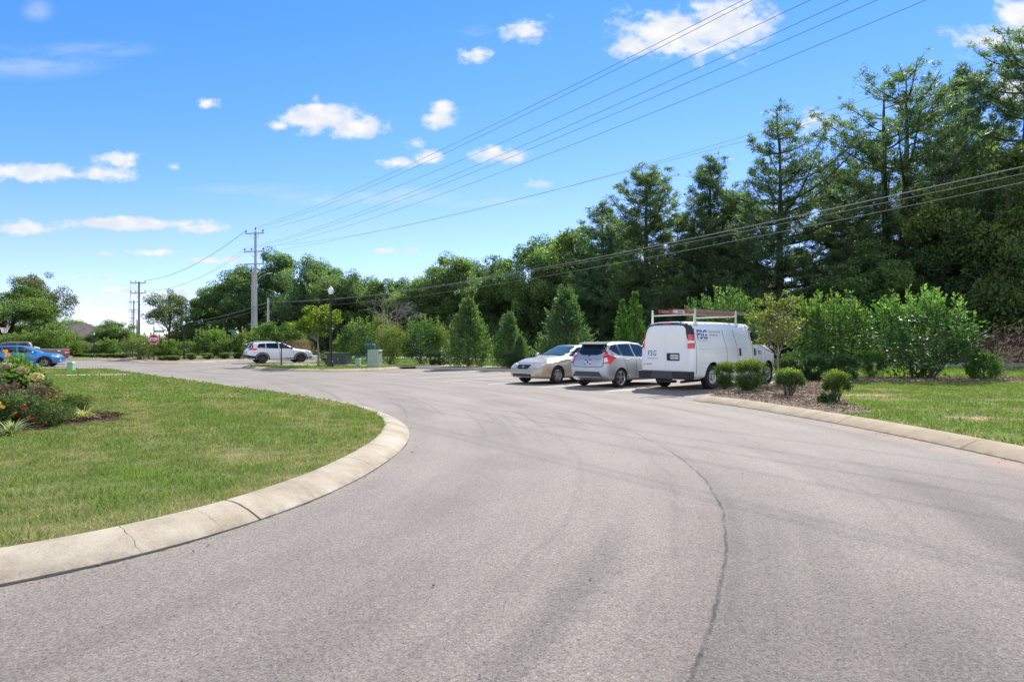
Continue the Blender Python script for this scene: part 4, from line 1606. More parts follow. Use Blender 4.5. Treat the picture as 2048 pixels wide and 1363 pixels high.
s1 = ladder_section('base_rail', .44, -1.05, 2.70, 2.475, M['ladder_rail'], M['ladder_red'])
s2 = ladder_section('fly_rail', .37, -1.85, 2.1, 2.405, M['ladder_rail'], M['ladder_red'])
m = MB()
m.box(.2015, .2045, -1.70, -1.10, 2.365, 2.445)
lbm = m.build('label_band', M['rack_white'], s2)
m = MB()
m.box(.2048, .206, -1.48, -1.20, 2.39, 2.42)
m.build('label_print', M['text_black'], lbm)
lad.rotation_euler = (0, 0, -R(48))
vM = Matrix.Translation(van.location) @ Matrix.Rotation(-R(48), 4, 'Z')
lad.location = vM @ Vector((.45, 0, .03))

# ------------------------------------------------------------------ silver hatchback
hat = thing('hatchback_car', 'silver hatchback with a dark rear window parked backwards-on between the beige saloon and the van', 'car')
hsps = dict(half=.86, sm=15, edge=.10, crown=.03, shoulder=.03,
            zt=[(-.74, .62), (-.70, .90), (-.62, 1.02), (-.44, 1.36), (-.36, 1.47), (.2, 1.525), (.9, 1.54), (1.5, 1.49), (2.3, 1.06), (3.0, .93), (3.3, .76), (3.40, .55)],
            zb=[(-.74, .34), (-.5, .22), (3.0, .20), (3.40, .28)],
            zs=[(-.74, .95), (-.3, 1.05), (.5, 1.0), (2.2, .93), (3.4, .7)],
            w=[(-.74, .66), (-.70, .76), (-.6, .82), (-.35, .855), (0, .865), (2.6, .86), (3.1, .80), (3.3, .68), (3.40, .50)],
            wt=[(-.74, .56), (-.6, .66), (-.4, .60), (0, .60), (1.4, .60), (2.3, .70), (3.2, .6), (3.4, .4)],
            arches=[(0, .35, .32), (2.6, .35, .32)])
hb, hbvh = loft_body('body', hsps, [M['silver_paint'], M['black_plastic']])
hb.parent = hat
wheel_meshes('hatch', .315, .21, .235, 5, M['alloy'], M['alloy'], 'twin')
add_wheels(hat, 'hatch', .755, (0, 2.6), .315)
decal('rear_window', hat, hbvh, [(-.60, 1.07), (.60, 1.07), (.55, 1.40), (.46, 1.43), (-.46, 1.43), (-.55, 1.40)], 'rear', M['glass_dark'], off=.006, thick=.02, res=.1, rnd=1)
mb = MB()
mb.add([(-.57, -.40, 1.44), (.57, -.40, 1.44), (.50, -.56, 1.435), (-.50, -.56, 1.435), (-.58, -.20, 1.515), (.58, -.20, 1.515), (.52, -.56, 1.475), (-.52, -.56, 1.475)],
       [(0, 1, 2, 3), (4, 7, 6, 5), (3, 2, 6, 7), (0, 3, 7, 4), (1, 5, 6, 2), (0, 4, 5, 1)])
mb.build('spoiler', M['silver_paint'], hat, 30)
for s in (-1, 1):
    sd_ = 'rr' if s > 0 else 'rl'
    def dg(x, y):
        return (x + y) * .7071 if s > 0 else (x - y) * .7071
    e = s
    A = dg(s * .60, -.66)
    B = dg(s * .72, -.62)
    C = dg(s * .86, -.28)
    D = dg(s * .80, -.46)
    dn = 1 if C > A else -1
    poly = [(A, .80), (A + dn * .03, 1.02), (B, 1.20), (B + dn * .05, 1.19), (B + dn * .09, 1.07), (C, .99), (D + dn * .04, .90), (D - dn * .06, .79)]
    tl = decal('tail_light', hat, hbvh, poly, sd_, M['red_lens'], off=.02, thick=.04, res=.04)
    decal('reversing_lens', tl, hbvh, [(A + dn * .03, .84), (A + dn * .05, .98), (A + dn * .13, .98), (A + dn * .14, .86)], sd_, M['white_lens'], off=.024, thick=.01, res=.04)
decal('tailgate_gap', hat, hbvh, strip_poly([(-.62, 1.0), (-.64, .78), (-.58, .69), (0, .675), (.58, .69), (.64, .78), (.62, 1.0)], .018), 'rear', M['seam'], off=.003, thick=.008, res=.06)
decal('plate_recess', hat, hbvh, rrect(-.36, .36, .735, .95, .05), 'rear', M['silver_paint'], off=.008, thick=.02, res=.06)
decal('chrome_strip', hat, hbvh, [(-.40, .935), (.40, .935), (.42, .985), (-.42, .985)], 'rear', M['silver_paint'], off=.022, thick=.04, res=.06)
lp = decal('licence_plate', hat, hbvh, rrect(-.155, .155, .765, .915, .01), 'rear', M['plate_lilac'], off=.014, thick=.01, res=.06)
for (a, b, c, d) in ((-.155, .155, .91, .915), (-.14, -.06, .885, .91), (.08, .14, .885, .91), (-.02, .03, .80, .89), (-.15, -.09, .77, .80), (.09, .15, .77, .80)):
    decal('plate_mark', lp, hbvh, rrect(a, b, c, d, .008), 'rear', M['seam'], off=.0165, thick=.004, res=.05)
decal('badge', hat, hbvh, circle(0, 1.025, .045, 16), 'rear', M['chrome'], off=.012, thick=.02, res=.05)
mb = MB()
mb.tube(proj_verts(hbvh, [(.0, 1.06), (-.10, 1.085), (-.42, 1.10)], 'rear', .03), [.016, .013, .008], 6)
mb.build('rear_wiper', M['black_plastic'], hat, 40)
decal('rear_diffuser', hat, hbvh, [(-.62, .36), (.62, .36), (.50, .53), (-.50, .53)], 'rear', M['grey_plastic'], off=.012, thick=.03, res=.06)
decal('bumper_gap', hat, hbvh, strip_poly([(.50, .53), (.68, .56), (.84, .52)], .03), 'rr', M['black_plastic'], off=.006, thick=.01, res=.05)
for sd_ in ('right', 'left'):
    decal('side_window', hat, hbvh, [(-.38, 1.28), (-.22, 1.39), (.08, 1.43), (.06, 1.06), (-.12, 1.10)], sd_, M['glass_dark'], off=.006, thick=.02, res=.08)
    decal('side_window', hat, hbvh, [(.13, 1.05), (.15, 1.43), (.78, 1.45), (.80, 1.02)], sd_, M['glass_dark'], off=.006, thick=.02, res=.08)
    decal('side_window', hat, hbvh, [(.89, 1.02), (.87, 1.45), (1.35, 1.42), (2.0, 1.06), (1.95, 1.0)], sd_, M['glass_dark'], off=.006, thick=.02, res=.08)
    for pts in ([(.10, 1.43), (.10, 1.0), (.30, .72), (.38, .40)], [(.84, 1.02), (.86, .6), (.86, .28)], [(1.98, 1.0), (2.02, .6), (1.95, .28)]):
        decal('panel_gap', hat, hbvh, strip_poly(pts, .012), sd_, M['seam'], off=.003, thick=.006, res=.1)
    for yy in (.25, 1.05):
        p = proj_verts(hbvh, [(yy, .93), (yy + .17, .93)], sd_, .02)
        mb = MB()
        mb.tube(p, .018, 6)
        mb.build('door_handle', M['chrome'], hat, 40)
decal('windscreen', hat, hbvh, [(-.66, 1.08), (.66, 1.08), (.56, 1.44), (-.56, 1.44)], 'front', M['glass_screen'], off=.006, thick=.02, res=.12)
for s in (-1, 1):
    mb = MB()
    mb.box(s * .96 - .09, s * .96 + .09, 1.82, 1.92, 1.0, 1.14)
    mb.box(s * .84 - .08, s * .84 + .08, 1.85, 1.89, 1.0, 1.05)
    mb.build('wing_mirror', M['silver_paint'], hat, 30)
    decal('headlight', hat, hbvh, [(s * .34, .66), (s * .64, .70), (s * .60, .84), (s * .40, .78)], 'front', M['clear_lens'], off=.01, thick=.03, res=.06)
place_car(hat, 1243, 21.3, R(46), (.86, 0))

# ------------------------------------------------------------------ beige saloon, nose towards us
sal = thing('saloon_car', 'beige saloon with four round headlights facing out of its bay beside the silver hatchback', 'car')
ss = dict(half=.90, sm=15, edge=.10, crown=.03, shoulder=.03,
          zt=[(-1.05, .62), (-1.02, .90), (-.9, 1.02), (-.30, 1.05), (.40, 1.37), (.9, 1.425), (1.35, 1.40), (2.28, 1.0), (3.0, .93), (3.45, .80), (3.66, .69), (3.74, .56), (3.78, .48)],
          zb=[(-1.05, .34), (-.6, .20), (3.3, .19), (3.6, .22), (3.78, .26)],
          zs=[(-1.05, .88), (0, .95), (2.2, .90), (3.3, .74), (3.78, .5)],
          w=[(-1.05, .66), (-.95, .80), (-.6, .88), (0, .90), (2.8, .90), (3.25, .875), (3.55, .79), (3.70, .66), (3.78, .54)],
          wt=[(-1.05, .5), (-.8, .7), (-.3, .70), (.4, .60), (1.4, .60), (2.3, .74), (3.2, .70), (3.6, .58), (3.78, .45)],
          arches=[(0, .36, .325), (2.8, .36, .325)])
sb, sbvh = loft_body('body', ss, [M['beige_paint'], M['black_plastic']])
sb.parent = sal
wheel_meshes('saloon', .325, .215, .205, 5, M['alloy'], pbr('alloy_dull', (.36, .35, .34), .35, .8), 'wide')
add_wheels(sal, 'saloon', .79, (0, 2.8), .325)
decal('windscreen', sal, sbvh, [(-.70, 1.015), (0, 1.03), (.70, 1.015), (.575, 1.355), (0, 1.375), (-.575, 1.355)], 'front', M['glass_screen'], off=.006, thick=.02, res=.1)
for sd_ in ('left', 'right'):
    decal('side_window', sal, sbvh, [(1.98, .98), (1.35, 1.31), (.95, 1.345), (.93, .98)], sd_, M['glass_dark'], off=.006, thick=.02, res=.08)
    decal('side_window', sal, sbvh, [(.86, .98), (.88, 1.345), (.50, 1.31), (.05, 1.06), (.05, .99)], sd_, M['glass_dark'], off=.006, thick=.02, res=.08)
    for pts in ([(.90, .98), (.90, .3)], [(2.05, .92), (2.12, .6), (2.05, .30)], [(.02, 1.0), (.12, .7), (.35, .4)]):
        decal('panel_gap', sal, sbvh, strip_poly(pts, .012), sd_, M['seam'], off=.003, thick=.006, res=.1)
    decal('side_moulding', sal, sbvh, strip_poly([(.40, .52), (2.40, .52)], .045), sd_, M['beige_paint'], off=.014, thick=.03, res=.1)
    for yy in (.12, 1.0):
        mb = MB()
        mb.tube(proj_verts(sbvh, [(yy, .86), (yy + .17, .86)], sd_, .02), .018, 6)
        mb.build('door_handle', M['beige_paint'], sal, 40)
for s in (-1, 1):
    mb = MB()
    mb.lathe([(.0, -.05), (.07, -.04), (.095, .0), (.085, .05), (0, .08)], 14, 'y', (s * .98, 1.92, 1.02))
    mb.box(min(s * .80, s * .95), max(s * .80, s * .95), 1.90, 1.95, .96, 1.0)
    mb.build('wing_mirror', M['beige_paint'], sal, 40)
    decal('headlight', sal, sbvh, circle(s * .645, .655, .135, 20, .092), 'front', M['clear_lens'], off=.016, thick=.04, res=.05)
    decal('headlight', sal, sbvh, circle(s * .435, .635, .078, 18, .080), 'front', M['clear_lens'], off=.016, thick=.04, res=.05)
    decal('fog_light', sal, sbvh, rrect(s * .55 - .07, s * .55 + .07, .30, .37, .02), 'front', M['clear_lens'], off=.012, thick=.02, res=.05)
    sd_ = 'fl' if s < 0 else 'fr'
    decal('indicator', sal, sbvh, rrect(2.38 - .05, 2.38 + .05, .46, .50, .012) if False else rrect(3.18, 3.32, .455, .495, .012), 'left' if s < 0 else 'right', M['amber_lens'], off=.01, thick=.02, res=.05)
gr = decal('grille', sal, sbvh, [(-.32, .695), (.32, .695), (.26, .555), (.20, .545), (-.20, .545), (-.26, .555)], 'front', M['black_plastic'], off=.014, thick=.03, res=.06)
decal('badge', gr, sbvh, [(p[0], p[1]) for p in circle(0, .625, .06, 18, .042)], 'front', M['galv'], off=.022, thick=.012, res=.04)
decal('lower_intake', sal, sbvh, rrect(-.46, .46, .275, .375, .03), 'front', M['black_plastic'], off=.008, thick=.02, res=.06)
for zz in (.30, .325, .35):
    decal('intake_bar', sal, sbvh, strip_poly([(-.45, zz), (.45, zz)], .008), 'front', M['grey_plastic'], off=.013, thick=.01, res=.08)
decal('bumper_crease', sal, sbvh, strip_poly([(-.66, .475), (.66, .475)], .02), 'front', M['beige_paint'], off=.015, thick=.03, res=.06)
decal('bonnet_gap', sal, sbvh, strip_poly([(-.70, 2.4), (-.62, 3.2), (-.42, 3.52), (.42, 3.52), (.62, 3.2), (.70, 2.4)], .012), 'top', M['seam'], off=.003, thick=.006, res=.08)
decal('sunroof', sal, sbvh, rrect(-.36, .36, .68, 1.12, .06), 'top', M['glass_dark'], off=.004, thick=.01, res=.1)
mb = MB()
for x0 in (-.45, .12):
    mb.tube(proj_verts(sbvh, [(x0, 1.035), (x0 + .5, 1.05)], 'front', .02), [.012, .008], 6)
mb.build('wiper', M['black_plastic'], sal, 40)
place_car(sal, 1117, 23.2, R(46 + 180), (-.90, 2.8))

# ------------------------------------------------------------------ white SUV
suv = thing('suv_car', 'white SUV with dark wheels and grey lower trim parked beside the grass island', 'car')
us = dict(half=.93, sm=13, edge=.10, crown=.03, shoulder=.03,
          zt=[(-1.0, .70), (-.97, 1.0), (-.90, 1.12), (-.66, 1.52), (-.55, 1.62), (.1, 1.68), (.9, 1.69), (1.5, 1.62), (2.35, 1.16), (3.2, 1.05), (3.5, .94), (3.62, .75), (3.66, .6)],
          zb=[(-1.0, .42), (-.7, .28), (3.3, .26), (3.66, .36)],
          zs=[(-1.0, 1.0), (0, 1.10), (2.2, 1.04), (3.66, .8)],
          w=[(-1.0, .72), (-.93, .84), (-.7, .90), (0, .93), (2.7, .93), (3.2, .89), (3.5, .78), (3.66, .6)],
          wt=[(-1.0, .6), (-.6, .64), (0, .66), (1.5, .66), (2.35, .78), (3.4, .7), (3.66, .5)],
          arches=[(0, .40, .36), (2.7, .40, .36)])
ub, ubvh = loft_body('body', us, [M['suv_paint'], M['black_plastic']])
ub.parent = suv
wheel_meshes('suv', .36, .23, .245, 5, M['alloy_dark'], pbr('alloy_black', (.08, .08, .085), .3, .7), 'twin')
add_wheels(suv, 'suv', .82, (0, 2.7), .36)
decal('rear_window', suv, ubvh, [(-.66, 1.17), (.66, 1.17), (.58, 1.54), (-.58, 1.54)], 'rear', M['glass_dark'], off=.006, thick=.02, res=.1)
for sd_ in ('right', 'left'):
    decal('side_window', suv, ubvh, [(-.35, 1.20), (-.22, 1.50), (.22, 1.56), (.22, 1.17)], sd_, M['glass_dark'], off=.006, thick=.02, res=.1)
    decal('side_window', suv, ubvh, [(.28, 1.17), (.28, 1.565), (1.12, 1.575), (1.12, 1.15)], sd_, M['glass_dark'], off=.006, thick=.02, res=.1)
    decal('side_window', suv, ubvh, [(1.20, 1.15), (1.20, 1.57), (1.5, 1.53), (2.12, 1.17), (2.1, 1.13)], sd_, M['glass_dark'], off=.006, thick=.02, res=.1)
    decal('sill_trim', suv, ubvh, [(.42, .27), (2.28, .27), (2.28, .43), (.42, .43)], sd_, M['black_plastic'], off=.01, thick=.02, res=.12)
    for yc in (0, 2.7):
        arc = [(yc + .47 * math.cos(R(a)), .36 + .47 * math.sin(R(a))) for a in range(-6, 187, 12)]
        decal('arch_trim', suv, ubvh, strip_poly(arc, .09), sd_, M['black_plastic'], off=.012, thick=.03, res=.06)
    for pts in ([(1.16, 1.14), (1.18, .43)], [(2.16, 1.10), (2.20, .43)], [(.26, 1.16), (.30, .9), (.50, .45)]):
        decal('panel_gap', suv, ubvh, strip_poly(pts, .014), sd_, M['seam'], off=.003, thick=.006, res=.1)
    decal('front_trim', suv, ubvh, [(3.02, .36), (3.55, .40), (3.60, .52), (3.12, .44)], sd_, M['black_plastic'], off=.008, thick=.02, res=.08)
    decal('headlight', suv, ubvh, [(3.0, .97), (3.44, .87), (3.5, .80), (3.15, .88)], sd_, M['glass_dark'], off=.012, thick=.03, res=.06)
    for yy in (.42, 1.30):
        mb = MB()
        mb.tube(proj_verts(ubvh, [(yy, 1.02), (yy + .18, 1.02)], sd_, .02), .02, 6)
        mb.build('door_handle', M['suv_paint'], suv, 40)
for s in (-1, 1):
    sd_ = 'rr' if s > 0 else 'rl'
    def dg(x, y):
        return (x + y) * .7071 if s > 0 else (x - y) * .7071
    A, B, C = dg(s * .68, -.93), dg(s * .80, -.74), dg(s * .91, -.42)
    dn = 1 if C > A else -1
    decal('tail_light', suv, ubvh, [(A, 1.02), (C, 1.05), (C, 1.14), (B + dn * .08, 1.18), (B + dn * .02, 1.45), (B - dn * .05, 1.45), (B - dn * .06, 1.16), (A, 1.12)], sd_, M['red_lens'], off=.018, thick=.04, res=.05)
    mb = MB()
    mb.box(s * 1.03 - .1, s * 1.03 + .1, 1.96, 2.06, 1.10, 1.26)
    mb.box(min(s * .86, s * 1.0), max(s * .86, s * 1.0), 1.99, 2.03, 1.08, 1.14)
    mb.build('wing_mirror', M['black_plastic'], suv, 30)
decal('rear_bumper', suv, ubvh, [(-.80, .43), (.80, .43), (.82, .66), (-.82, .66)], 'rear', M['black_plastic'], off=.012, thick=.03, res=.08)
for sd_, sg in (('rr', 1), ('rl', -1)):
    a, b = sorted([.7071 * (.72 - .98), .7071 * (.92 - .42)]) if sg > 0 else sorted([.7071 * (-.72 + .98), .7071 * (-.92 + .42)])
    decal('bumper_corner', suv, ubvh, [(a, .43), (b, .38), (b, .56), (a, .66)], sd_, M['black_plastic'], off=.011, thick=.03, res=.06)
decal('licence_plate', suv, ubvh, rrect(-.15, .15, .86, 1.0, .01), 'rear', M['plate_white'], off=.01, thick=.02, res=.08)
decal('windscreen', suv, ubvh, [(-.74, 1.18), (.74, 1.18), (.62, 1.58), (-.62, 1.58)], 'front', M['glass_screen'], off=.006, thick=.02, res=.12)
decal('grille', suv, ubvh, [(-.5, .62), (.5, .62), (.55, .86), (-.55, .86)], 'front', M['black_plastic'], off=.01, thick=.03, res=.08)
mb = MB()
mb.add([(-.62, -.70, 1.585), (.62, -.70, 1.585), (.60, -.46, 1.66), (-.60, -.46, 1.66), (-.60, -.70, 1.555), (.60, -.70, 1.555), (.6, -.5, 1.6), (-.6, -.5, 1.6)],
       [(0, 1, 2, 3), (4, 7, 6, 5), (0, 4, 5, 1), (0, 3, 7, 4), (1, 5, 6, 2), (3, 2, 6, 7)])
mb.build('spoiler', M['suv_paint'], suv, 30)
for s in (-1, 1):
    mb = MB()
    mb.tube([(s * .60, -.3, 1.70), (s * .60, .2, 1.735), (s * .60, 1.2, 1.74), (s * .60, 1.5, 1.70)], .02, 6)
    mb.build('roof_rail', M['galv'], suv, 40)
suv.scale = (1.06, 1.06, .98)
place_car(suv, 525, 48.6, R(57), (.95, 0))

# ------------------------------------------------------------------ blue crossover
blu = thing('crossover_car', 'bright blue crossover with black wheel arches on the far left driveway', 'car')
bs = dict(half=.89, sm=13, edge=.10, crown=.03, shoulder=.03,
          zt=[(-.95, .70), (-.92, .95), (-.80, 1.08), (-.50, 1.38), (-.3, 1.49), (.4, 1.56), (.9, 1.57), (1.4, 1.52), (2.35, 1.05), (3.15, .96), (3.40, .84), (3.50, .66), (3.53, .5)],
          zb=[(-.95, .38), (-.6, .27), (3.1, .25), (3.53, .34)],
          zs=[(-.95, .95), (0, 1.03), (2.2, .95), (3.53, .7)],
          w=[(-.95, .70), (-.85, .80), (-.5, .87), (0, .89), (2.66, .89), (3.1, .85), (3.4, .72), (3.53, .55)],
          wt=[(-.95, .56), (-.5, .60), (.2, .62), (1.4, .62), (2.35, .73), (3.3, .66), (3.53, .45)],
          arches=[(0, .385, .345), (2.66, .385, .345)])
bb, bbvh = loft_body('body', bs, [M['blue_paint'], M['black_plastic']])
bb.parent = blu
wheel_meshes('blue', .345, .225, .225, 6, M['alloy_dark'], M['alloy_dark'], 'wide')
add_wheels(blu, 'blue', .79, (0, 2.66), .345)
ringm = MB()
for k in range(6):   # silver machined outline of each spoke
    a0 = 2 * PI * k / 6 + .3
    for da in (-.24, .24):
        c, s_ = math.cos(a0 + da), math.sin(a0 + da)
        c2, s2_ = math.cos(a0 + da * 1.2), math.sin(a0 + da * 1.2)
        ringm.tube([(.1125 * .74, .075 * c, .075 * s_), (.1125 * .74, .215 * c2, .215 * s2_)], .012, 5)
    ringm.tube([(.1125 * .74, .205 * math.cos(a0 + t), .205 * math.sin(a0 + t)) for t in np.linspace(-.28, .28, 5)], .014, 5)
trim = ringm.mesh('rim_trim', M['alloy'], 40)
for w_ in [c for c in blu.children if c.name.startswith('wheel')]:
    link('rim_trim', trim, w_)
for sd_ in ('right', 'left'):
    decal('side_window', blu, bbvh, [(-.38, 1.12), (-.12, 1.37), (.18, 1.42), (.18, 1.08)], sd_, M['glass_dark'], off=.006, thick=.02, res=.1)
    decal('side_window', blu, bbvh, [(.24, 1.08), (.24, 1.43), (1.02, 1.455), (1.02, 1.06)], sd_, M['glass_dark'], off=.006, thick=.02, res=.1)
    decal('side_window', blu, bbvh, [(1.10, 1.06), (1.10, 1.455), (1.4, 1.42), (2.15, 1.06), (2.1, 1.03)], sd_, M['glass_dark'], off=.006, thick=.02, res=.1)
    decal('sill_trim', blu, bbvh, [(.42, .25), (2.24, .25), (2.24, .36), (.42, .36)], sd_, M['black_plastic'], off=.01, thick=.02, res=.12)
    for yc in (0, 2.66):
        arc = [(yc + .43 * math.cos(R(a)), .345 + .43 * math.sin(R(a))) for a in range(-8, 189, 12)]
        decal('arch_trim', blu, bbvh, strip_poly(arc, .08), sd_, M['black_plastic'], off=.012, thick=.03, res=.06)
    for pts in ([(1.06, 1.05), (1.08, .36)], [(2.15, 1.0), (2.20, .36)], [(.2, 1.06), (.26, .8), (.46, .42)]):
        decal('panel_gap', blu, bbvh, strip_poly(pts, .014), sd_, M['seam'], off=.003, thick=.006, res=.1)
    decal('headlight', blu, bbvh, [(2.98, .88), (3.36, .78), (3.40, .70), (3.12, .76)], sd_, M['clear_lens'], off=.012, thick=.03, res=.06)
    for yy in (.38, 1.24):
        mb = MB()
        mb.tube(proj_verts(bbvh, [(yy, .93), (yy + .17, .93)], sd_, .02), .018, 6)
        mb.build('door_handle', M['blue_paint'], blu, 40)
for s in (-1, 1):
    mb = MB()
    mb.box(s * .99 - .1, s * .99 + .1, 1.94, 2.04, 1.02, 1.17)
    mb.box(min(s * .83, s * .95), max(s * .83, s * .95), 1.97, 2.01, 1.0, 1.05)
    mb.build('wing_mirror', M['blue_paint'], blu, 30)
    decal('fog_light', blu, bbvh, rrect(s * .56 - .06, s * .56 + .06, .40, .54, .03), 'front', M['clear_lens'], off=.012, thick=.02, res=.05)
    mb = MB()
    mb.tube([(s * .58, -.2, 1.56), (s * .58, .2, 1.60), (s * .58, 1.2, 1.605), (s * .58, 1.45, 1.56)], .018, 6)
    mb.build('roof_rail', M['black_plastic'], blu, 40)
decal('windscreen', blu, bbvh, [(-.70, 1.08), (.70, 1.08), (.58, 1.46), (-.58, 1.46)], 'front', M['glass_screen'], off=.006, thick=.02, res=.12)
decal('grille', blu, bbvh, [(-.42, .56), (.42, .56), (.46, .74), (-.46, .74)], 'front', M['black_plastic'], off=.01, thick=.03, res=.08)
blu.scale = (.93, .93, .88)
place_car(blu, 95, 40.6, R(69), (.88, 2.66))

# ------------------------------------------------------------------ brown pickup behind the blue car
pk = thing('pickup_truck', 'brown grey pickup truck, tail to the right, partly hidden behind the blue crossover', 'truck')
ps = dict(half=.98, sm=7, edge=.08, crown=.025, shoulder=.03,
          zt=[(-1.15, 1.0), (-1.13, 1.30), (1.10, 1.34), (1.14, 1.36), (1.28, 1.82), (1.42, 1.90), (2.6, 1.91), (3.0, 1.84), (3.7, 1.36), (4.6, 1.26), (4.75, 1.05), (4.8, .7)],
          zb=[(-1.15, .55), (-.8, .48), (4.2, .44), (4.8, .5)],
          zs=[(-1.15, 1.20), (1.1, 1.24), (3.6, 1.22), (4.8, 1.0)],
          w=[(-1.15, .92), (-1.1, .96), (0, .98), (4.2, .98), (4.6, .92), (4.8, .78)],
          wt=[(-1.15, .84), (1.05, .86), (1.3, .70), (3.0, .70), (3.7, .82), (4.8, .66)],
          arches=[(0, .46, .40), (3.75, .46, .40)])
kb, kbvh = loft_body('body', ps, [M['brown_paint'], M['black_plastic']])
kb.parent = pk
wheel_meshes('pickup', .40, .26, .235, 6, M['alloy'], M['alloy'], 'bar')
add_wheels(pk, 'pickup', .84, (0, 3.75), .40)
for sd_ in ('right', 'left'):
    decal('side_window', pk, kbvh, [(1.40, 1.38), (1.46, 1.78), (1.95, 1.81), (2.0, 1.36)], sd_, M['glass_dark'], off=.006, thick=.02, res=.1)
    decal('side_window', pk, kbvh, [(2.15, 1.36), (2.12, 1.81), (2.7, 1.80), (3.35, 1.40), (3.3, 1.34)], sd_, M['glass_dark'], off=.006, thick=.02, res=.1)
    decal('bed_gap', pk, kbvh, strip_poly([(1.12, 1.30), (1.12, .55)], .03), sd_, M['seam'], off=.003, thick=.006, res=.1)
    decal('badge', pk, kbvh, rrect(-.62, -.42, 1.12, 1.16, .01), sd_, M['chrome'], off=.01, thick=.012, res=.1)
for s in (-1, 1):
    sd_ = 'rr' if s > 0 else 'rl'
    a, b = sorted([.7071 * (.82 - 1.13), .7071 * (.975 - .86)]) if s > 0 else sorted([.7071 * (-.82 + 1.13), .7071 * (-.975 + .86)])
    tl = decal('tail_light', pk, kbvh, [(a, .86), (b, .86), (b, 1.24), (a, 1.24)], sd_, M['red_lens'], off=.018, thick=.04, res=.06)
    decal('reversing_lens', tl, kbvh, [(a + .05, .98), (b - .08, .98), (b - .08, 1.05), (a + .05, 1.05)], sd_, M['white_lens'], off=.022, thick=.01, res=.06)
mb = MB()
mb.box(-.95, .95, -1.34, -1.12, .52, .70)
mb.build('bumper', M['chrome'], pk, 30)
mb = MB()
mb.box(-.16, .16, -1.36, -1.345, .56, .68)
mb.build('licence_plate', M['plate_white'], pk)
mb = MB()   # pale folded cover behind the cab
mb.add([(-.8, 1.08, 1.345), (.8, 1.08, 1.345), (.8, .75, 1.345), (-.8, .75, 1.345), (-.75, 1.06, 1.50), (.75, 1.06, 1.50), (.75, .77, 1.40), (-.75, .77, 1.40)],
       [(3, 2, 1, 0), (4, 5, 6, 7), (0, 1, 5, 4), (1, 2, 6, 5), (2, 3, 7, 6), (3, 0, 4, 7)])
mb.build('bed_cover', M['rack_white'], pk, 20)
decal('windscreen', pk, kbvh, [(-.80, 1.40), (.80, 1.40), (.68, 1.80), (-.68, 1.80)], 'front', M['glass_screen'], off=.006, thick=.02, res=.12)
pk.scale = (.92, .92, .86)
place_car(pk, 141, 46.0, R(-124), (-.98, -1.15))

# ================================================================== STREET FURNITURE


def lamp_post(label, px, Y, height, name='street_lamp', group='black globe street lamps'):
    t = thing(name, label, 'street lamp', (ax(px, Y), Y, GZ), 0, group)
    k = height / 5.0
    m = MB()
    m.lathe([(.26 * k, 0), (.26 * k, .05 * k), (.23 * k, .09 * k), (.21 * k, .22 * k), (.15 * k, .34 * k), (.11 * k, .40 * k), (.12 * k, .46 * k), (.085 * k, .55 * k)], 20)
    m.build('base', M['black_metal'], t, 40)
    m = MB()
    m.lathe([(.082 * k, .50 * k), (.066 * k, 4.15 * k), (.066 * k, 4.17 * k)], 16)
    m.build('post', M['black_metal'], t, 40)
    m = MB()
    m.lathe([(.07 * k, 4.1 * k), (.10 * k, 4.16 * k), (.10 * k, 4.30 * k), (.13 * k, 4.42 * k), (.125 * k, 4.48 * k), (.10 * k, 4.49 * k)], 18)
    m.build('collar', M['black_metal'], t, 40)
    m = MB()
    m.lathe([(.11 * k, 4.485 * k), (.135 * k, 4.55 * k), (.165 * k, 4.68 * k), (.165 * k, 4.74 * k), (.12 * k, 4.84 * k), (.075 * k, 4.90 * k), (.035 * k, 4.92 * k), (.03 * k, 4.96 * k), (0, 5.02 * k)], 20)
    m.build('globe', M['globe'], t, 50)
    return t


lamp_post('tall black street lamp with white globe standing in front of the dark green utility box', 661.5, 37.5, 4.75)
lamp_post('black street lamp with white globe among boxwoods behind the stop sign corner', 368, 58, 3.45)
lamp_post('distant small black street lamp with white globe in front of far left hedges', 188, 66, 2.55)

# ---- stop sign with a street name sign
Y = 52.5
st = thing('stop_sign', 'red octagonal STOP sign on a dark post under a green street name sign', 'road sign', (ax(307.6, Y), Y, GZ), -R(-5))
m = MB()
m.box(-.035, .035, .0, .06, 0, 2.7)
m.build('post', M['black_metal'], st)
octo = [(.40 / math.cos(PI / 8) * math.cos(PI / 8 + k * PI / 4), .40 / math.cos(PI / 8) * math.sin(PI / 8 + k * PI / 4)) for k in range(8)]
sM = Matrix.Translation((0, -.012, 1.75)) @ Matrix.Rotation(R(90), 4, 'X')
m = MB()
m.prism(octo, -.004, .0, sM)
sp = m.build('sign_plate', M['sign_white'], st)
m = MB()
m.prism([(x * .93, y * .93) for x, y in octo], .0, .004, sM)
rp = m.build('red_face', M['stop_red'], sp)
flat_text('lettering', rp, 'STOP', .62, .27, M['sign_white'], Matrix.Translation((0, 0, 0)) @ sM @ Matrix.Translation((0, 0, .004)), bold=.04)
ns = thing('street_name_sign', 'green street name sign with white lettering on top of the stop sign post', 'road sign', (ax(307.6, Y), Y, GZ), -R(-5))
m = MB()
m.box(-.012, .012, .0, .024, 2.7, 3.25)
m.box(-.05, .05, .0, .03, 2.72, 2.80)
m.build('bracket', M['galv'], ns)
m = MB()
m.box(.03, .86, -.006, .006, 2.30, 2.52)
bd = m.build('blade', M['sign_white'], ns)
m = MB()
m.box(.05, .84, -.011, -.0062, 2.32, 2.50)
fc_ = m.build('green_face', M['sign_green'], bd)
flat_text('lettering', fc_, 'Ladle  Ln', .52, .13, M['sign_white'], Matrix.Translation((.42, -.0115, 2.415)) @ Matrix.Rotation(R(90), 4, 'X'), bold=.02)
Y = 66
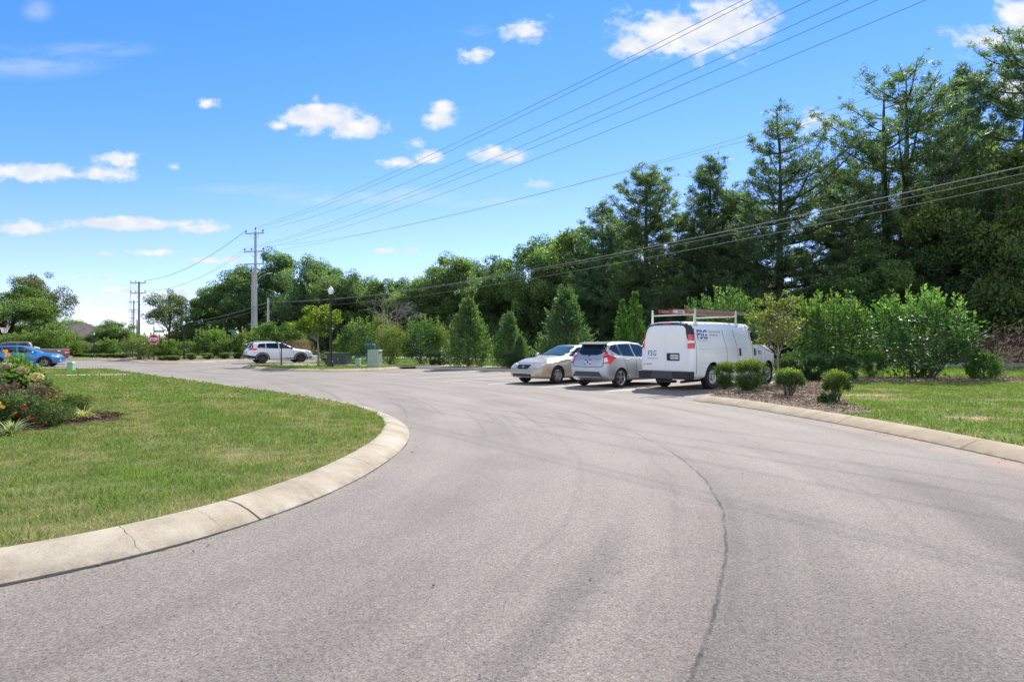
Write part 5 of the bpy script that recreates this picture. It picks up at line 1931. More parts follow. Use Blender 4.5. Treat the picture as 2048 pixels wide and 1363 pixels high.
n2 = thing('street_name_sign', 'small far green street name sign half hidden in the shrubs left of the white SUV', 'road sign', (ax(464, Y), Y, GZ), 0)
m = MB()
m.tube([(0, .03, 0), (0, .03, 2.9)], .03, 6)
m.build('post', M['galv'], n2)
m = MB()
m.box(-.42, .42, -.01, .01, 2.62, 2.82)
m.build('blade', M['sign_green'], n2)

# ---- utility boxes
Y = 39.4
bx = thing('transformer_box', 'dark green pad transformer box with an orange sticker behind the street lamp', 'utility box', (ax(677, Y), Y, GZ), R(-8))
m = MB()
m.box(-.78, .72, -.45, .45, .0, .10)
m.build('pad', M['walk'], bx)
m = MB()
m.box(-.70, .66, -.40, .40, .10, .74)
m.box(-.72, .68, -.43, .42, .74, .80)
m.build('cabinet', M['box_dark_green'], bx)
m = MB()
for x in (-.42, .02, .34):
    m.box(x - .006, x + .006, -.408, -.40, .16, .72)
m.build('door_gap', M['seam'], bx)
m = MB()
m.box(-.66, -.58, -.412, -.405, .50, .66)
m.build('sticker', M['orange_sticker'], bx)
m = MB()
m.box(.12, .16, -.43, -.40, .38, .48)
m.build('latch', M['galv'], bx)


def pedestal(label, px, Y, w, h, mat, rz=0, name='cable_pedestal'):
    t = thing(name, label, 'utility box', (ax(px, Y), Y, GZ), rz)
    m = MB()
    m.box(-w / 2, w / 2, -w / 2, w / 2, -.02, h * .82, taper=.90)
    m.build('housing', mat, t)
    m = MB()
    a = w * .49
    m.add([(-a, -a, h * .78), (a, -a, h * .78), (a, a, h * .78), (-a, a, h * .78), (-a, -a, h * .88), (a, -a, h * .88), (a, a, h * .88), (-a, a, h * .88),
           (-a * .7, -a * .7, h), (a * .7, -a * .7, h), (a * .7, a * .7, h), (-a * .7, a * .7, h)],
          [(3, 2, 1, 0), (8, 9, 10, 11)] + [(i, (i + 1) % 4, 4 + (i + 1) % 4, 4 + i) for i in range(4)] + [(4 + i, 4 + (i + 1) % 4, 8 + (i + 1) % 4, 8 + i) for i in range(4)])
    m.build('cap', mat, t)
    return t


pedestal('small mint green cable pedestal between the two larger utility boxes', 716, 38.6, .30, .50, M['box_mint'])
pedestal('pale mint cable pedestal standing on the left lawn near the blue car', 142, 32.3, .29, .44, M['box_mint'], R(10))
Y = 38.2
cb = thing('utility_cabinet', 'large pale grey green utility cabinet left of the yellowish photinia shrub', 'utility box', (ax(750, Y), Y, GZ), R(-12))
m = MB()
m.box(-.36, .36, -.28, .28, 0, .95, taper=.93)
m.build('housing', M['box_pale_green'], cb)
m = MB()
m.add([(-.37, -.29, .93), (.37, -.29, .93), (.37, .29, .93), (-.37, .29, .93), (-.33, -.26, 1.0), (.33, -.26, 1.0), (.33, .26, 1.0), (-.33, .26, 1.0)],
      [(3, 2, 1, 0), (4, 5, 6, 7)] + [(i, (i + 1) % 4, 4 + (i + 1) % 4, 4 + i) for i in range(4)])
m.build('lid', M['box_pale_green'], cb)
m = MB()
m.box(-.38, .38, -.30, .30, -.02, .16)
m.build('plinth', M['box_pale_green'], cb)
m = MB()
for x in (-.16, .02, .19):
    m.box(x - .012, x + .012, -.282, -.262, .2, .86)
m.build('rib', M['box_pale_green'], cb)
m = MB()
m.box(-.28, -.22, -.292, -.275, .25, .33)
m.build('sticker', M['text_grey'], cb)

Y = 47.5
bn_ = thing('recycling_bin', 'blue lidded bin glimpsed between the shrubs behind the grey green cabinet', 'bin', (ax(741, Y), Y, GZ))
m = MB()
m.add([(-.26, -.28, 0), (.26, -.28, 0), (.26, .28, 0), (-.26, .28, 0), (-.32, -.36, 1.25), (.32, -.36, 1.25), (.32, .36, 1.25), (-.32, .36, 1.25)],
      [(3, 2, 1, 0), (4, 5, 6, 7)] + [(i, (i + 1) % 4, 4 + (i + 1) % 4, 4 + i) for i in range(4)])
m.build('body', M['bin_blue'], bn_)
m = MB()
m.add([(-.35, -.40, 1.26), (.35, -.40, 1.26), (.35, .40, 1.26), (-.35, .40, 1.26), (-.28, -.3, 1.40), (.28, -.3, 1.40), (.28, .36, 1.36), (-.28, .36, 1.36)],
      [(3, 2, 1, 0), (4, 5, 6, 7)] + [(i, (i + 1) % 4, 4 + (i + 1) % 4, 4 + i) for i in range(4)])
m.build('lid', M['bin_blue'], bn_)

# ---- utility poles
INS = {}


def utility_pole(label, px, Y, topz, r, mat, arms, rz=0.0, group='utility poles', pin=False, lampz=None, name='utility_pole'):
    """arms: (height, half length, insulator offsets)"""
    x = ax(px, Y)
    t = thing(name, label, 'utility pole', (x, Y, GZ), rz, group)
    m = MB()
    m.lathe([(r, -.1), (r * .62, topz - GZ), (0, topz - GZ + .03)], 12)
    m.build('pole', mat, t, 50)
    out = []
    for (h, hl, offs) in arms:
        m = MB()
        m.box(-hl, hl, -r * .62 - .12, -r * .62, h - GZ - .06, h - GZ + .06)
        m.box(-.03, .03, -r * .7 - .14, r * .4, h - GZ - .05, h - GZ + .05)
        m.tube([(-hl * .5, -r * .62 - .06, h - GZ - .05), (0, -r * .5, h - GZ - .75)], .02, 5)
        m.tube([(hl * .5, -r * .62 - .06, h - GZ - .05), (0, -r * .5, h - GZ - .75)], .02, 5)
        a = m.build('crossarm', mat, t)
        for o in offs:
            m = MB()
            m.lathe([(.02, 0), (.02, .10), (.07, .11), (.09, .17), (.05, .20), (.075, .25), (.03, .31), (0, .31)], 10, 'z', (o, -r * .62 - .06, h - GZ + .06))
            m.build('insulator', M['wire'], a, 40)
            v = Matrix.Rotation(rz, 4, 'Z') @ Vector((o, -r * .62 - .06, 0))
            out.append(Vector((x + v.x, Y + v.y, h + .36)))
    if pin:
        m = MB()
        m.lathe([(.02, 0), (.02, .22), (.07, .23), (.09, .30), (.05, .34), (.075, .40), (0, .46)], 10, 'z', (0, 0, topz - GZ))
        m.build('insulator', M['wire'], t, 40)
        out.append(Vector((x, Y, topz + .45)))
    if lampz:
        m = MB()
        m.tube([(r * .6, 0, lampz - GZ - .7), (.8, 0, lampz - GZ - .25), (1.7, 0, lampz - GZ)], .035, 6)
        m.box(1.5, 2.05, -.09, .09, lampz - GZ - .06, lampz - GZ + .04)
        m.build('lamp_arm', M['galv'], t)
    return t, out


pole_rz = R(-14)
t1, ins1 = utility_pole('tall pale utility pole with three crossarms rising above the white SUV', 511, 70, az(463, 70), .20, M['pole_grey'],
                        [(az(467, 70), 1.2, (-1.05, 1.05)), (az(503, 70), 1.3, (-1.2, -.35, 1.1)), (az(528, 70), 1.3, ())], pole_rz, None, True, az(547, 70), 'utility_pole')
t1b, _ = utility_pole('shorter pale utility pole standing tight against the tall three-armed pole', 505.5, 70.3, az(543, 70.3), .19, M['pole_grey'], [], pole_rz, None)
t2, ins2 = utility_pole('short stub utility pole with cable brackets right of the tall pole', 536, 67, az(596, 67), .15, M['pole_grey'], [], pole_rz, None)
t3, ins3 = utility_pole('brown wooden utility pole with two crossarms, nearest of the left row', 278, 98, az(563, 98), .19, M['pole_wood'],
                        [(az(566, 98), 1.3, (-1.25, -.4, 1.2)), (az(586, 98), 1.3, (-1.25, -.4, 1.2))], R(-10), 'utility poles receding on the left', False, az(601, 98))
t4, ins4 = utility_pole('second brown utility pole of the receding left row', 267.6, 150, az(600, 150), .19, M['pole_wood'],
                        [(az(604, 150), 1.15, ()), (az(619, 150), 1.2, ())], R(-10), 'utility poles receding on the left', False, az(622, 150))
t5, ins5 = utility_pole('third thinner utility pole of the receding left row', 264, 200, az(620, 200), .18, M['pole_wood'],
                        [(az(623, 200), 1.2, ()), (az(635, 200), 1.1, ())], R(-10), 'utility poles receding on the left')
t6, ins6 = utility_pole('farthest slim utility pole of the receding left row', 260, 280, az(640, 280), .18, M['pole_wood'],
                        [(az(642, 280), 1.2, ())], R(-10), 'utility poles receding on the left')
t7, ins7 = utility_pole('short bare wooden pole beside the nearest left utility pole', 274, 105, az(639, 105), .14, M['pole_wood'], [], 0, 'utility poles receding on the left')


def wire(label, pts, r, mat, name='power_line', group='overhead power lines', cat='power line'):
    m = MB()
    m.tube(pts, r, 5)
    return tag(m.build(name, mat, None, 60), label, cat, group)


def sag_wire(a, b, sag, n=40, ext=0.0):
    """hanging wire from a to b (sag at the middle), carried on past b by ext of its length"""
    out = []
    for i in range(n + 1):
        f = i / n * (1 + ext)
        p = a.lerp(b, f)
        out.append(p - Vector((0, 0, 4 * sag * f * (1 - f) / (1 + ext))))
    return out


# six conductors that pass over the car park to a pole behind and to the right
srcs = [ins1[-1], ins1[0] + Vector((.6, 0, .1)), ins1[1], ins1[2], ins1[3], ins1[4]]
tops = [1487, 1506, 1621, 1697, 1755, 1853]
mids = [(1120, 193.6), (1120, 204), (1120, 247), (1120, 273), (1120, 292.5), (1120, 317)]
nm = ['upper', 'second', 'third', 'fourth', 'fifth', 'lowest']
for i in range(6):
    a = srcs[i]
    Yt = 17.0
    b = Vector((ax(tops[i], Yt), Yt, az(0, Yt)))
    # sag so that the wire passes the measured middle point
    best = None
    for sg in np.arange(0, 3.0, .05):
        P = sag_wire(a, b, sg, 80)
        for p in P:
            px = 1024 + F * p.x / p.y
            if px >= mids[i][0]:
                py = HZ - F * (p.z - CAM_H) / p.y
                e = abs(py - mids[i][1])
                if best is None or e < best[0]:
                    best = (e, sg)
                break
    pts = sag_wire(a, b, best[1], 60, .9)
    wire(f'dark power line, {nm[i]} of the six crossing the sky towards the upper right', pts, .0072, M['wire'])

# service cables from the stub pole to the right
ca = Vector((ax(537, 67), 67, az(601, 67)))
ends_c = [(2048, 333, 'thick bright cable, upper of the three crossing in front of the pines', .013, 602), (2048, 347, 'thin cable just below the thick bright one crossing in front of the pines', .007, 604),
          (2048, 364, 'lowest thin cable crossing in front of the pines', .007, 612)]
mid_c = [(1250, 521), (1250, 524), (1250, 540)]
for (ex, ey, lb, rr_, sy), md_ in zip(ends_c, mid_c):
    Yt = 15.0
    a = Vector((ax(537, 67), 67, az(sy, 67)))
    b = Vector((ax(ex, Yt), Yt, az(ey, Yt)))
    best = None
    for sg in np.arange(-.5, 3.0, .04):
        for p in sag_wire(a, b, sg, 80):
            px = 1024 + F * p.x / p.y
            if px >= md_[0]:
                e = abs(HZ - F * (p.z - CAM_H) / p.y - md_[1])
                if best is None or e < best[0]:
                    best = (e, sg)
                break
    wire(lb, sag_wire(a, b, best[1], 60, .6), rr_, M['wire_alu'], 'overhead_cable', 'service cables in front of the pines', 'cable')
# two pale wires high in front of the right-hand pines
for (x0, y0, x1, y1, xm, ym, lb) in ((560, 490, 2048, 98, 1500, 285, 'upper faint pale wire rising past the pine tops on the right'), (560, 500, 2048, 131, 1750, 215, 'lower faint pale wire rising past the pine tops on the right')):
    a = Vector((ax(x0, 72), 72, az(y0, 72)))
    b = Vector((ax(x1, 24), 24, az(y1, 24)))
    best = None
    for sg in np.arange(-1, 4.0, .05):
        for p in sag_wire(a, b, sg, 80):
            if 1024 + F * p.x / p.y >= xm:
                e = abs(HZ - F * (p.z - CAM_H) / p.y - ym)
                if best is None or e < best[0]:
                    best = (e, sg)
                break
    wire(lb, sag_wire(a, b, best[1], 60, .6), .009, M['wire_alu'], 'power_line', 'overhead power lines')
# spans to the left row of poles
wire('single dark power line dropping from the tall pole towards the left row of poles', sag_wire(ins1[0], ins3[2], 1.1, 30), .022, M['wire'])
wire('faint power line from the middle crossarm of the tall pole to the left row', sag_wire(ins1[2], ins3[5], 1.3, 30), .010, M['wire'])
wire('fainter power line from the middle crossarm outer end to the left row', sag_wire(ins1[3], ins3[4], 1.4, 30), .010, M['wire'])
for dz_, lb in ((0, 'thick service cable running left from the stub pole past the trees'), (-.45, 'thinner service cable running left below the thick one')):
    wire(lb, sag_wire(Vector((ax(536, 67), 67, az(604, 67) + dz_)), Vector((ax(280, 98), 98, az(647, 98) + dz_)), .9, 30), .03 if dz_ == 0 else .018, M['wire_alu'], 'overhead_cable', 'service cables left of the stub pole', 'cable')
for i in range(2):
    wire(['power line between the first and second left poles, upper arm', 'power line between the first and second left poles, lower arm'][i], sag_wire(ins3[[0, 3][i]], Vector((ax(259 + i, 150), 150, az([603, 618][i], 150))), .9, 16), .02, M['wire'])

# ---- wooden fence behind the right-hand pines
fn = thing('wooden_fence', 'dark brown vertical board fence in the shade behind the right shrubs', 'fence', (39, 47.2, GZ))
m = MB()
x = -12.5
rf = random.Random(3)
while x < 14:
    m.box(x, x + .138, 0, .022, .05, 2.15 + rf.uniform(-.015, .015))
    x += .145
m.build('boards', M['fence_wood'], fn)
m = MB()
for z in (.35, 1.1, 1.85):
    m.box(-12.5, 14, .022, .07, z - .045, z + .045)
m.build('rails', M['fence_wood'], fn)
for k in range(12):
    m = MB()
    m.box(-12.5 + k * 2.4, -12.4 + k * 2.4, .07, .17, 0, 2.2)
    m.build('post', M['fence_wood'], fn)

# ---- house on the left, seen over the shrubs
hs_ = thing('house', 'house with a large brown shingle roof behind the trees on the far left', 'house', (ax(118, 96), 96, GZ), R(4))
m = MB()
m.box(-5.0, 2.3, 0, 8, 0, 2.7)
m.build('wall', M['brick_brown'], hs_)
m = MB()
m.add([(-5.5, -.5, 2.55), (2.6, -.5, 2.55), (2.6, 8.5, 2.55), (-5.5, 8.5, 2.55), (-5.2, 4, 4.55), (2.35, 4, 4.55)],
      [(0, 1, 5, 4), (2, 3, 4, 5), (1, 2, 5), (3, 0, 4), (3, 2, 1, 0)])
m.build('roof', M['roof_brown'], hs_)
m = MB()
m.box(-1.0, 1.2, -1.3, 0, 0, 2.2)
m.add([(-1.3, -1.7, 2.2), (1.5, -1.7, 2.2), (1.5, .2, 3.2), (-1.3, .2, 3.2), (-1.3, -1.7, 2.1), (1.5, -1.7, 2.1), (1.5, .2, 2.1), (-1.3, .2, 2.1)],
      [(0, 1, 2, 3), (7, 6, 5, 4), (0, 4, 5, 1), (1, 5, 6, 2), (2, 6, 7, 3), (3, 7, 4, 0)])
m.build('porch', M['roof_brown'], hs_)
for x in (-3.6, -2.2):
    m = MB()
    m.box(x - .45, x + .45, -.04, .0, .9, 2.1)
    wn = m.build('window', M['glass_dark'], hs_)
    m = MB()
    for (a, b, c, d) in ((x - .52, x - .45, .83, 2.17), (x + .45, x + .52, .83, 2.17), (x - .45, x + .45, 2.1, 2.17), (x - .45, x + .45, .83, .9)):
        m.box(a, b, -.06, .0, c, d)
    m.build('frame', M['sign_white'], wn)

# ---- basketball hoop at the left edge
Y = 49
hp = thing('basketball_hoop', 'basketball hoop with orange rim and white net at the left edge', 'basketball hoop', (ax(-22, Y), Y, GZ))
rz_ = az(655, Y) - GZ
m = MB()
m.tube([(-.9, .1, 0), (-.9, .1, rz_ - .6), (-.15, .1, rz_ + .1)], .06, 8)
m.build('pole', M['black_metal'], hp, 50)
m = MB()
m.box(-.12, -.09, -.65, .65, rz_ - .1, rz_ + .75)
m.build('backboard', M['rack_white'], hp)
m = MB()
cx = (ax(9, Y) - ax(-22, Y))
m.tube([(cx + .27 * math.cos(2 * PI * k / 20), .27 * math.sin(2 * PI * k / 20), rz_) for k in range(21)], .018, 6)
m.tube([(-.1, 0, rz_), (cx - .27, 0, rz_)], .03, 6)
m.build('rim', M['hoop_orange'], hp, 50)
m = MB()
for k in range(12):
    for sgn in (-1, 1):
        P_ = []
        for j in range(5):
            a = 2 * PI * (k + sgn * j * .5) / 12
            rr_ = .265 - .022 * j * (1.6 - .1 * j)
            P_.append((cx + rr_ * math.cos(a), rr_ * math.sin(a), rz_ - .1 * j))
        m.tube(P_, .008, 4, cap=False)
m.build('net', M['net_white'], hp)

# ================================================================== VEGETATION
LM = {}
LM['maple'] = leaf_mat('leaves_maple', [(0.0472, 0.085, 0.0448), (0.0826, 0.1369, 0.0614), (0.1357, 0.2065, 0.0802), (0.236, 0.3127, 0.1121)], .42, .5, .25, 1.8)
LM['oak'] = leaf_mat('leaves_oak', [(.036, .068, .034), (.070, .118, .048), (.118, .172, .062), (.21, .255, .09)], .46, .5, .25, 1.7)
LM['olive'] = leaf_mat('leaves_olive', [(.05, .068, .035), (.09, .115, .045), (.15, .17, .065), (.22, .22, .10)], .40)
LM['bright'] = leaf_mat('leaves_bright', [(.042, .078, .022), (.078, .138, .034), (.13, .205, .05), (.22, .295, .075)], .42)
LM['yellow'] = leaf_mat('leaves_yellowing', [(.045, .09, .014), (.10, .17, .022), (.19, .25, .035), (.38, .33, .03)], .45)
LM['pine'] = leaf_mat('needles_pine', [(0.0504, 0.0896, 0.0616), (0.0806, 0.1322, 0.0762), (0.1176, 0.1792, 0.0874), (0.1792, 0.2408, 0.1064)], .42, .5, .2, 1.8)
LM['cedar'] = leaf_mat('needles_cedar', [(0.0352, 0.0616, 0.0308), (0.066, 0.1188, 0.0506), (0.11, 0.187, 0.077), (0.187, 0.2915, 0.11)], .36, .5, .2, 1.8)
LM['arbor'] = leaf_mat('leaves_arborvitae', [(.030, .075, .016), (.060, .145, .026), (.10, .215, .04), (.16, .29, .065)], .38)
LM['laurel'] = leaf_mat('leaves_laurel', [(.020, .046, .018), (.040, .088, .028), (.080, .155, .042), (.20, .31, .085)], .40, .5, .28)
LM['photinia'] = leaf_mat('leaves_photinia', [(.045, .075, .02), (.085, .135, .035), (.145, .195, .055), (.27, .26, .10)], .38)
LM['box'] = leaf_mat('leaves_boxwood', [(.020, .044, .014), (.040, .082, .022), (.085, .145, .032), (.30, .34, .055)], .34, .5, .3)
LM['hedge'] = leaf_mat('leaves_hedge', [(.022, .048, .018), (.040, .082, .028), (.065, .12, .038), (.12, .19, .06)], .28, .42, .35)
LM['dogwood'] = leaf_mat('leaves_dogwood', [(.07, .095, .022), (.125, .165, .034), (.20, .24, .05), (.32, .29, .07)], .42)
LM['dead'] = leaf_mat('leaves_dead', [(.16, .105, .08), (.28, .20, .155), (.40, .31, .25)], .15, .8, .1)
LM['wine'] = leaf_mat('leaves_wine', [(.04, .055, .026), (.09, .065, .04), (.15, .10, .08), (.09, .15, .045)], .25)
LM['rose'] = leaf_mat('leaves_rose', [(.018, .034, .014), (.055, .095, .030), (.13, .19, .06), (.26, .22, .10)], .3)
LM['cream'] = leaf_mat('petals_cream', [(.34, .32, .15), (.50, .44, .26), (.58, .44, .34)], .25)
LM['red'] = leaf_mat('petals_red', [(.42, .01, .03), (.60, .025, .06), (.62, .10, .10)], .25)
LM['yellow_petal'] = leaf_mat('petals_yellow', [(.70, .40, .03), (.80, .58, .08), (.85, .70, .22)], .25)
LM['orange'] = leaf_mat('petals_orange', [(.62, .17, .02), (.75, .30, .03), (.80, .48, .05)], .25)
LM['strap'] = leaf_mat('blades_variegated', [(.16, .21, .07), (.36, .38, .17), (.60, .58, .36)], .3)


def sph(n, rg):
    v = rg.normal(size=(n, 3))
    return v / np.linalg.norm(v, axis=1)[:, None]


def limb(m, a, b, r0, r1, rg, bend=.12, n=5, seg=5):
    """curved tapering limb"""
    a, b = np.array(a, float), np.array(b, float)
    L = np.linalg.norm(b - a)
    off = rg.normal(size=3) * bend * L
    P, Rr = [], []
    for i in range(n + 1):
        f = i / n
        p = a + (b - a) * f + off * math.sin(PI * f) + np.array([0, 0, -.06 * L * math.sin(PI * f)])
        P.append(tuple(p))
        Rr.append(r0 + (r1 - r0) * f ** .8)
    m.tube(P, Rr, seg, cap=False)
    return P


def tree_from_clusters(name, label, cat, trunk_pts, trunk_r, C, CR, per, leafL, leafW, mleaf, mbark, rg, up=.15, droop=0.0, limbs=1.0, tint_up=.25, flat=.75, hmax=None, pos=None):
    """a tree: trunk mesh with limbs to leaf clumps, crown mesh of leaf faces"""
    t = thing(name, label, cat)
    m = MB()
    m.tube(trunk_pts, [trunk_r * (1 - .75 * i / (len(trunk_pts) - 1)) for i in range(len(trunk_pts))], 8)
    tp = np.array(trunk_pts)
    C = np.array(C)
    k = int(len(C) * limbs)
    idx = rg.permutation(len(C))[:k]
    for i in idx:
        c = C[i]
        zt = max(tp[0, 2] + (tp[-1, 2] - tp[0, 2]) * .18, c[2] - np.hypot(c[0], c[1]) * rg.uniform(.45, .9))
        zt = min(zt, tp[-1, 2])
        j = np.interp(zt, tp[:, 2], np.arange(len(tp)))
        j0 = int(min(j, len(tp) - 2))
        s = tp[j0] + (tp[j0 + 1] - tp[j0]) * (j - j0)
        rr = trunk_r * (1 - .75 * j / (len(tp) - 1))
        limb(m, s, c, min(rr * .55, .02 + np.linalg.norm(c - s) * .022), .012, rg)
    m.build('trunk', mbark, t, 60)
    P, A, T = [], [], []
    zc0, zc1 = C[:, 2].min(), C[:, 2].max()
    for c, r in zip(C, CR):
        n = max(6, int(per * (r / np.mean(CR)) ** 2 * rg.uniform(.7, 1.3)))
        d = sph(n, rg)
        rad = r * (.35 + .65 * rg.uniform(size=n) ** .6)
        p = c + d * rad[:, None] * np.array([1, 1, flat])
        a = d * .5 + rg.normal(size=(n, 3)) * .6 + np.array([0, 0, up - droop])
        P.append(p)
        A.append(a)
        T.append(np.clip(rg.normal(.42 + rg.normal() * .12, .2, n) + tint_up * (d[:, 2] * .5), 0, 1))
    P, A, T = np.concatenate(P), np.concatenate(A), np.concatenate(T)
    V, Fq = leaf_quads(P, A, leafL * rg.uniform(.6, 1.35, len(P)), leafW * rg.uniform(.6, 1.3, len(P)), rg)
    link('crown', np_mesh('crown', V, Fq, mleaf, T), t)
    return t


def ellipsoid_clusters(n, lobes, rg, cr, shell=.55):
    """clump centres spread through a few lobes, mostly near their skin"""
    C, CR = [], []
    w = np.array([l[3] * l[4] for l in lobes])
    w = w / w.sum()
    for i in range(n):
        l = lobes[rg.choice(len(lobes), p=w)]
        d = sph(1, rg)[0]
        f = shell + (1 - shell) * rg.uniform() ** .7
        C.append((l[0] + d[0] * l[3] * f, l[1] + d[1] * l[3] * f, l[2] + d[2] * l[4] * f))
        CR.append(cr * rg.uniform(.65, 1.35))
    return C, CR


def broadleaf(seed, H, W, label, mleaf, mbark='bark', clear=.08, n=150, per=150, cr=.084, leaf=.021, name='broadleaf_tree', cat='tree', nl=9, shell=.55, limbs=.35):
    rg = np.random.default_rng(seed)
    lobes = [(0, 0, H * .62, W * .36, H * .28)]
    for k in range(nl):
        a = 2 * PI * k / nl + rg.uniform(-.4, .4)
        f = rg.uniform(.45, .85)
        z = H * rg.uniform(clear + .10, .86)
        rr = W * .5 * f * (1 - max(0, (z / H - .6)) * 1.3)
        lobes.append((rr * math.cos(a), rr * math.sin(a), z, W * rg.uniform(.15, .25), H * rg.uniform(.10, .17)))
    lobes.append((W * rg.uniform(-.1, .1), 0, H * .88, W * .16, H * .12))
    for k in range(5):
        a = 2 * PI * k / 5 + rg.uniform(-.4, .4)
        lobes.append((W * .30 * math.cos(a), W * .30 * math.sin(a), H * rg.uniform(.16, .26), W * .17, H * .11))
    C, CR = ellipsoid_clusters(n, lobes, rg, cr * H, shell)
    C = [(x, y, max(H * clear, z)) for x, y, z in C]
    tp = [(0, 0, -.2), (rg.uniform(-.02, .02) * H, rg.uniform(-.02, .02) * H, H * .3), (rg.uniform(-.04, .04) * H, 0, H * .6), (rg.uniform(-.04, .04) * H, 0, H * .88)]
    return tree_from_clusters(name, label, cat, tp, H * .022, C, CR, per, leaf * H, leaf * .55 * H, mleaf, M[mbark], rg, limbs=limbs)


def pine(seed, H, W, label, stems=1, clear=.2, whorls=20, dens=1.0, flat_top=.0, name='pine_tree', tuft=.37):
    """white pine: tiers of level limbs turned up at the tip, carrying brushes of needles"""
    rg = np.random.default_rng(seed)
    t = thing(name, label, 'pine tree')
    m = MB()
    tops = []
    for s in range(stems):
        ox = (s - (stems - 1) / 2) * W * .10
        pts = [(ox * .25, 0, -.3), (ox * .5, 0, H * .2), (ox, rg.uniform(-.1, .1), H * .45), (ox * 1.3, rg.uniform(-.1, .1), H * .72), (ox * 1.2, 0, H * .985)]
        r = H * .0165
        m.tube(pts, [r, r * .85, r * .62, r * .36, r * .06], 8)
        tops.append(np.array(pts))
    P, A, T = [], [], []
    for w in range(whorls):
        f = (w + rg.uniform(-.25, .25)) / (whorls - 1)
        f = min(max(f, 0), 1)
        z = H * (clear + (.965 - clear) * f)
        prof = (1 - f) ** .62 * (.75 + .25 * min(1, f / .22)) + flat_top * f * .55 + .06
        nb = rg.integers(5, 8)
        a0 = rg.uniform(0, 6.28)
        gap = rg.uniform() < .12
        for b in range(nb):
            if gap and rg.uniform() < .6:
                continue
            tp = tops[rg.integers(0, stems)]
            sx, sy = np.interp(z, tp[:, 2], tp[:, 0]), np.interp(z, tp[:, 2], tp[:, 1])
            a = a0 + 2 * PI * b / nb + rg.uniform(-.35, .35)
            L = W * .5 * prof * rg.uniform(.40, 1.3)
            rise = rg.uniform(-.05, .22) + .55 * f
            d = np.array([math.cos(a), math.sin(a), 0])
            pts = []
            for i in range(6):
                g = i / 5
                pts.append(np.array([sx, sy, z]) + d * L * g + np.array([0, 0, L * (rise * g + .22 * g * g - .12 * math.sin(PI * g))]))
            m.tube([tuple(p) for p in pts], [max(.012, .018 * L + .02) * (1 - .8 * i / 5) for i in range(6)], 4, cap=False)
            side = np.array([-d[1], d[0], 0])
            nt = max(4, int(L * 12.5 * dens * (1.1 - .55 * f)))
            for k in range(nt):
                g = rg.uniform(.22, 1.03)
                i = min(int(g * 5), 4)
                c = pts[i] + (pts[i + 1] - pts[i]) * (g * 5 - i)
                c = c + side * rg.normal() * L * .20 * (1.1 - .6 * g) + np.array([0, 0, rg.normal() * .16 + .10])
                n = rg.integers(17, 25)
                ax_ = d * .6 + np.array([0, 0, .85]) + rg.normal(size=3) * .35
                dirs = rg.normal(size=(n, 3)) * .85 + ax_
                c = c + rg.normal(size=(n, 3)) * .10
                dirs = unit(dirs)
                ln = tuft * rg.uniform(.7, 1.2) * rg.uniform(.7, 1.2, n)
                P.append(c + dirs * (ln * .5)[:, None])
                A.append(np.column_stack([dirs * ln[:, None], np.zeros(n)]))
                T.append(np.clip(rg.normal(.40 + .12 * rg.normal(), .2, n) + .1 * (f - .5), 0, 1))
    m.build('trunk', M['bark'], t, 60)
    P, A, T = np.concatenate(P), np.concatenate(A)[:, :3], np.concatenate(T)
    L = np.linalg.norm(A, axis=1)
    V, Fq = leaf_quads(P, A, L, L * .15, rg, .1)
    link('crown', np_mesh('crown', V, Fq, LM['pine'], T), t)
    return t


def conifer_cone(seed, H, W, label, mleaf, n=5200, name='juniper_tree', cat='conifer', power=.8, leafL=.17, base=.03, spiky=.25, wig=.12, mb='bark'):
    """dense cone of upswept sprays (juniper, arborvitae)"""
    rg = np.random.default_rng(seed)
    t = thing(name, label, cat)
    m = MB()
    m.tube([(0, 0, -.1), (0, 0, H * .45), (0, 0, H * .95)], [H * .022, H * .014, .008], 7)
    NS = int(n / 26)
    P, A, T = [], [], []
    for s in range(NS):
        f = rg.uniform() ** 1.15
        z = H * (base + (.97 - base) * f)
        a = rg.uniform(0, 2 * PI)
        R_ = W * .5 * ((1 - f) ** power) * (.72 + .28 * min(1, (f + .05) / .18)) * (1 + wig * math.sin(a * 3 + f * 9 + seed)) + .03
        rr = R_ * rg.uniform(.55, 1.0)
        d = np.array([math.cos(a), math.sin(a), 0])
        b = np.array([0, 0, z]) + d * rr
        ax_ = d * rg.uniform(.35, .85) + np.array([0, 0, .85]) + rg.normal(size=3) * .12
        ax_ /= np.linalg.norm(ax_)
        SL = W * spiky * rg.uniform(.6, 1.3) * (.6 + .4 * (1 - f))
        k = 26
        g = rg.uniform(-.6, 1, k)
        c = b + ax_ * (g * SL * .5)[:, None] + rg.normal(size=(k, 3)) * SL * .11 * (1.15 - g)[:, None]
        P.append(c)
        A.append(ax_ + rg.normal(size=(k, 3)) * .45)
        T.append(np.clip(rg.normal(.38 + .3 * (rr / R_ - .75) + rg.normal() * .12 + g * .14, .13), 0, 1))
        if s % 9 == 0:
            m.tube([(0, 0, max(.1, z - rr * .7)), tuple(b)], [.02, .008], 4, cap=False)
    m.build('trunk', M[mb], t, 60)
    P, A, T = np.concatenate(P), np.concatenate(A), np.concatenate(T)
    V, Fq = leaf_quads(P, A, leafL * rg.uniform(.6, 1.3, len(P)), leafL * .36, rg)
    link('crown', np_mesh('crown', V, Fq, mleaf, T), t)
    return t


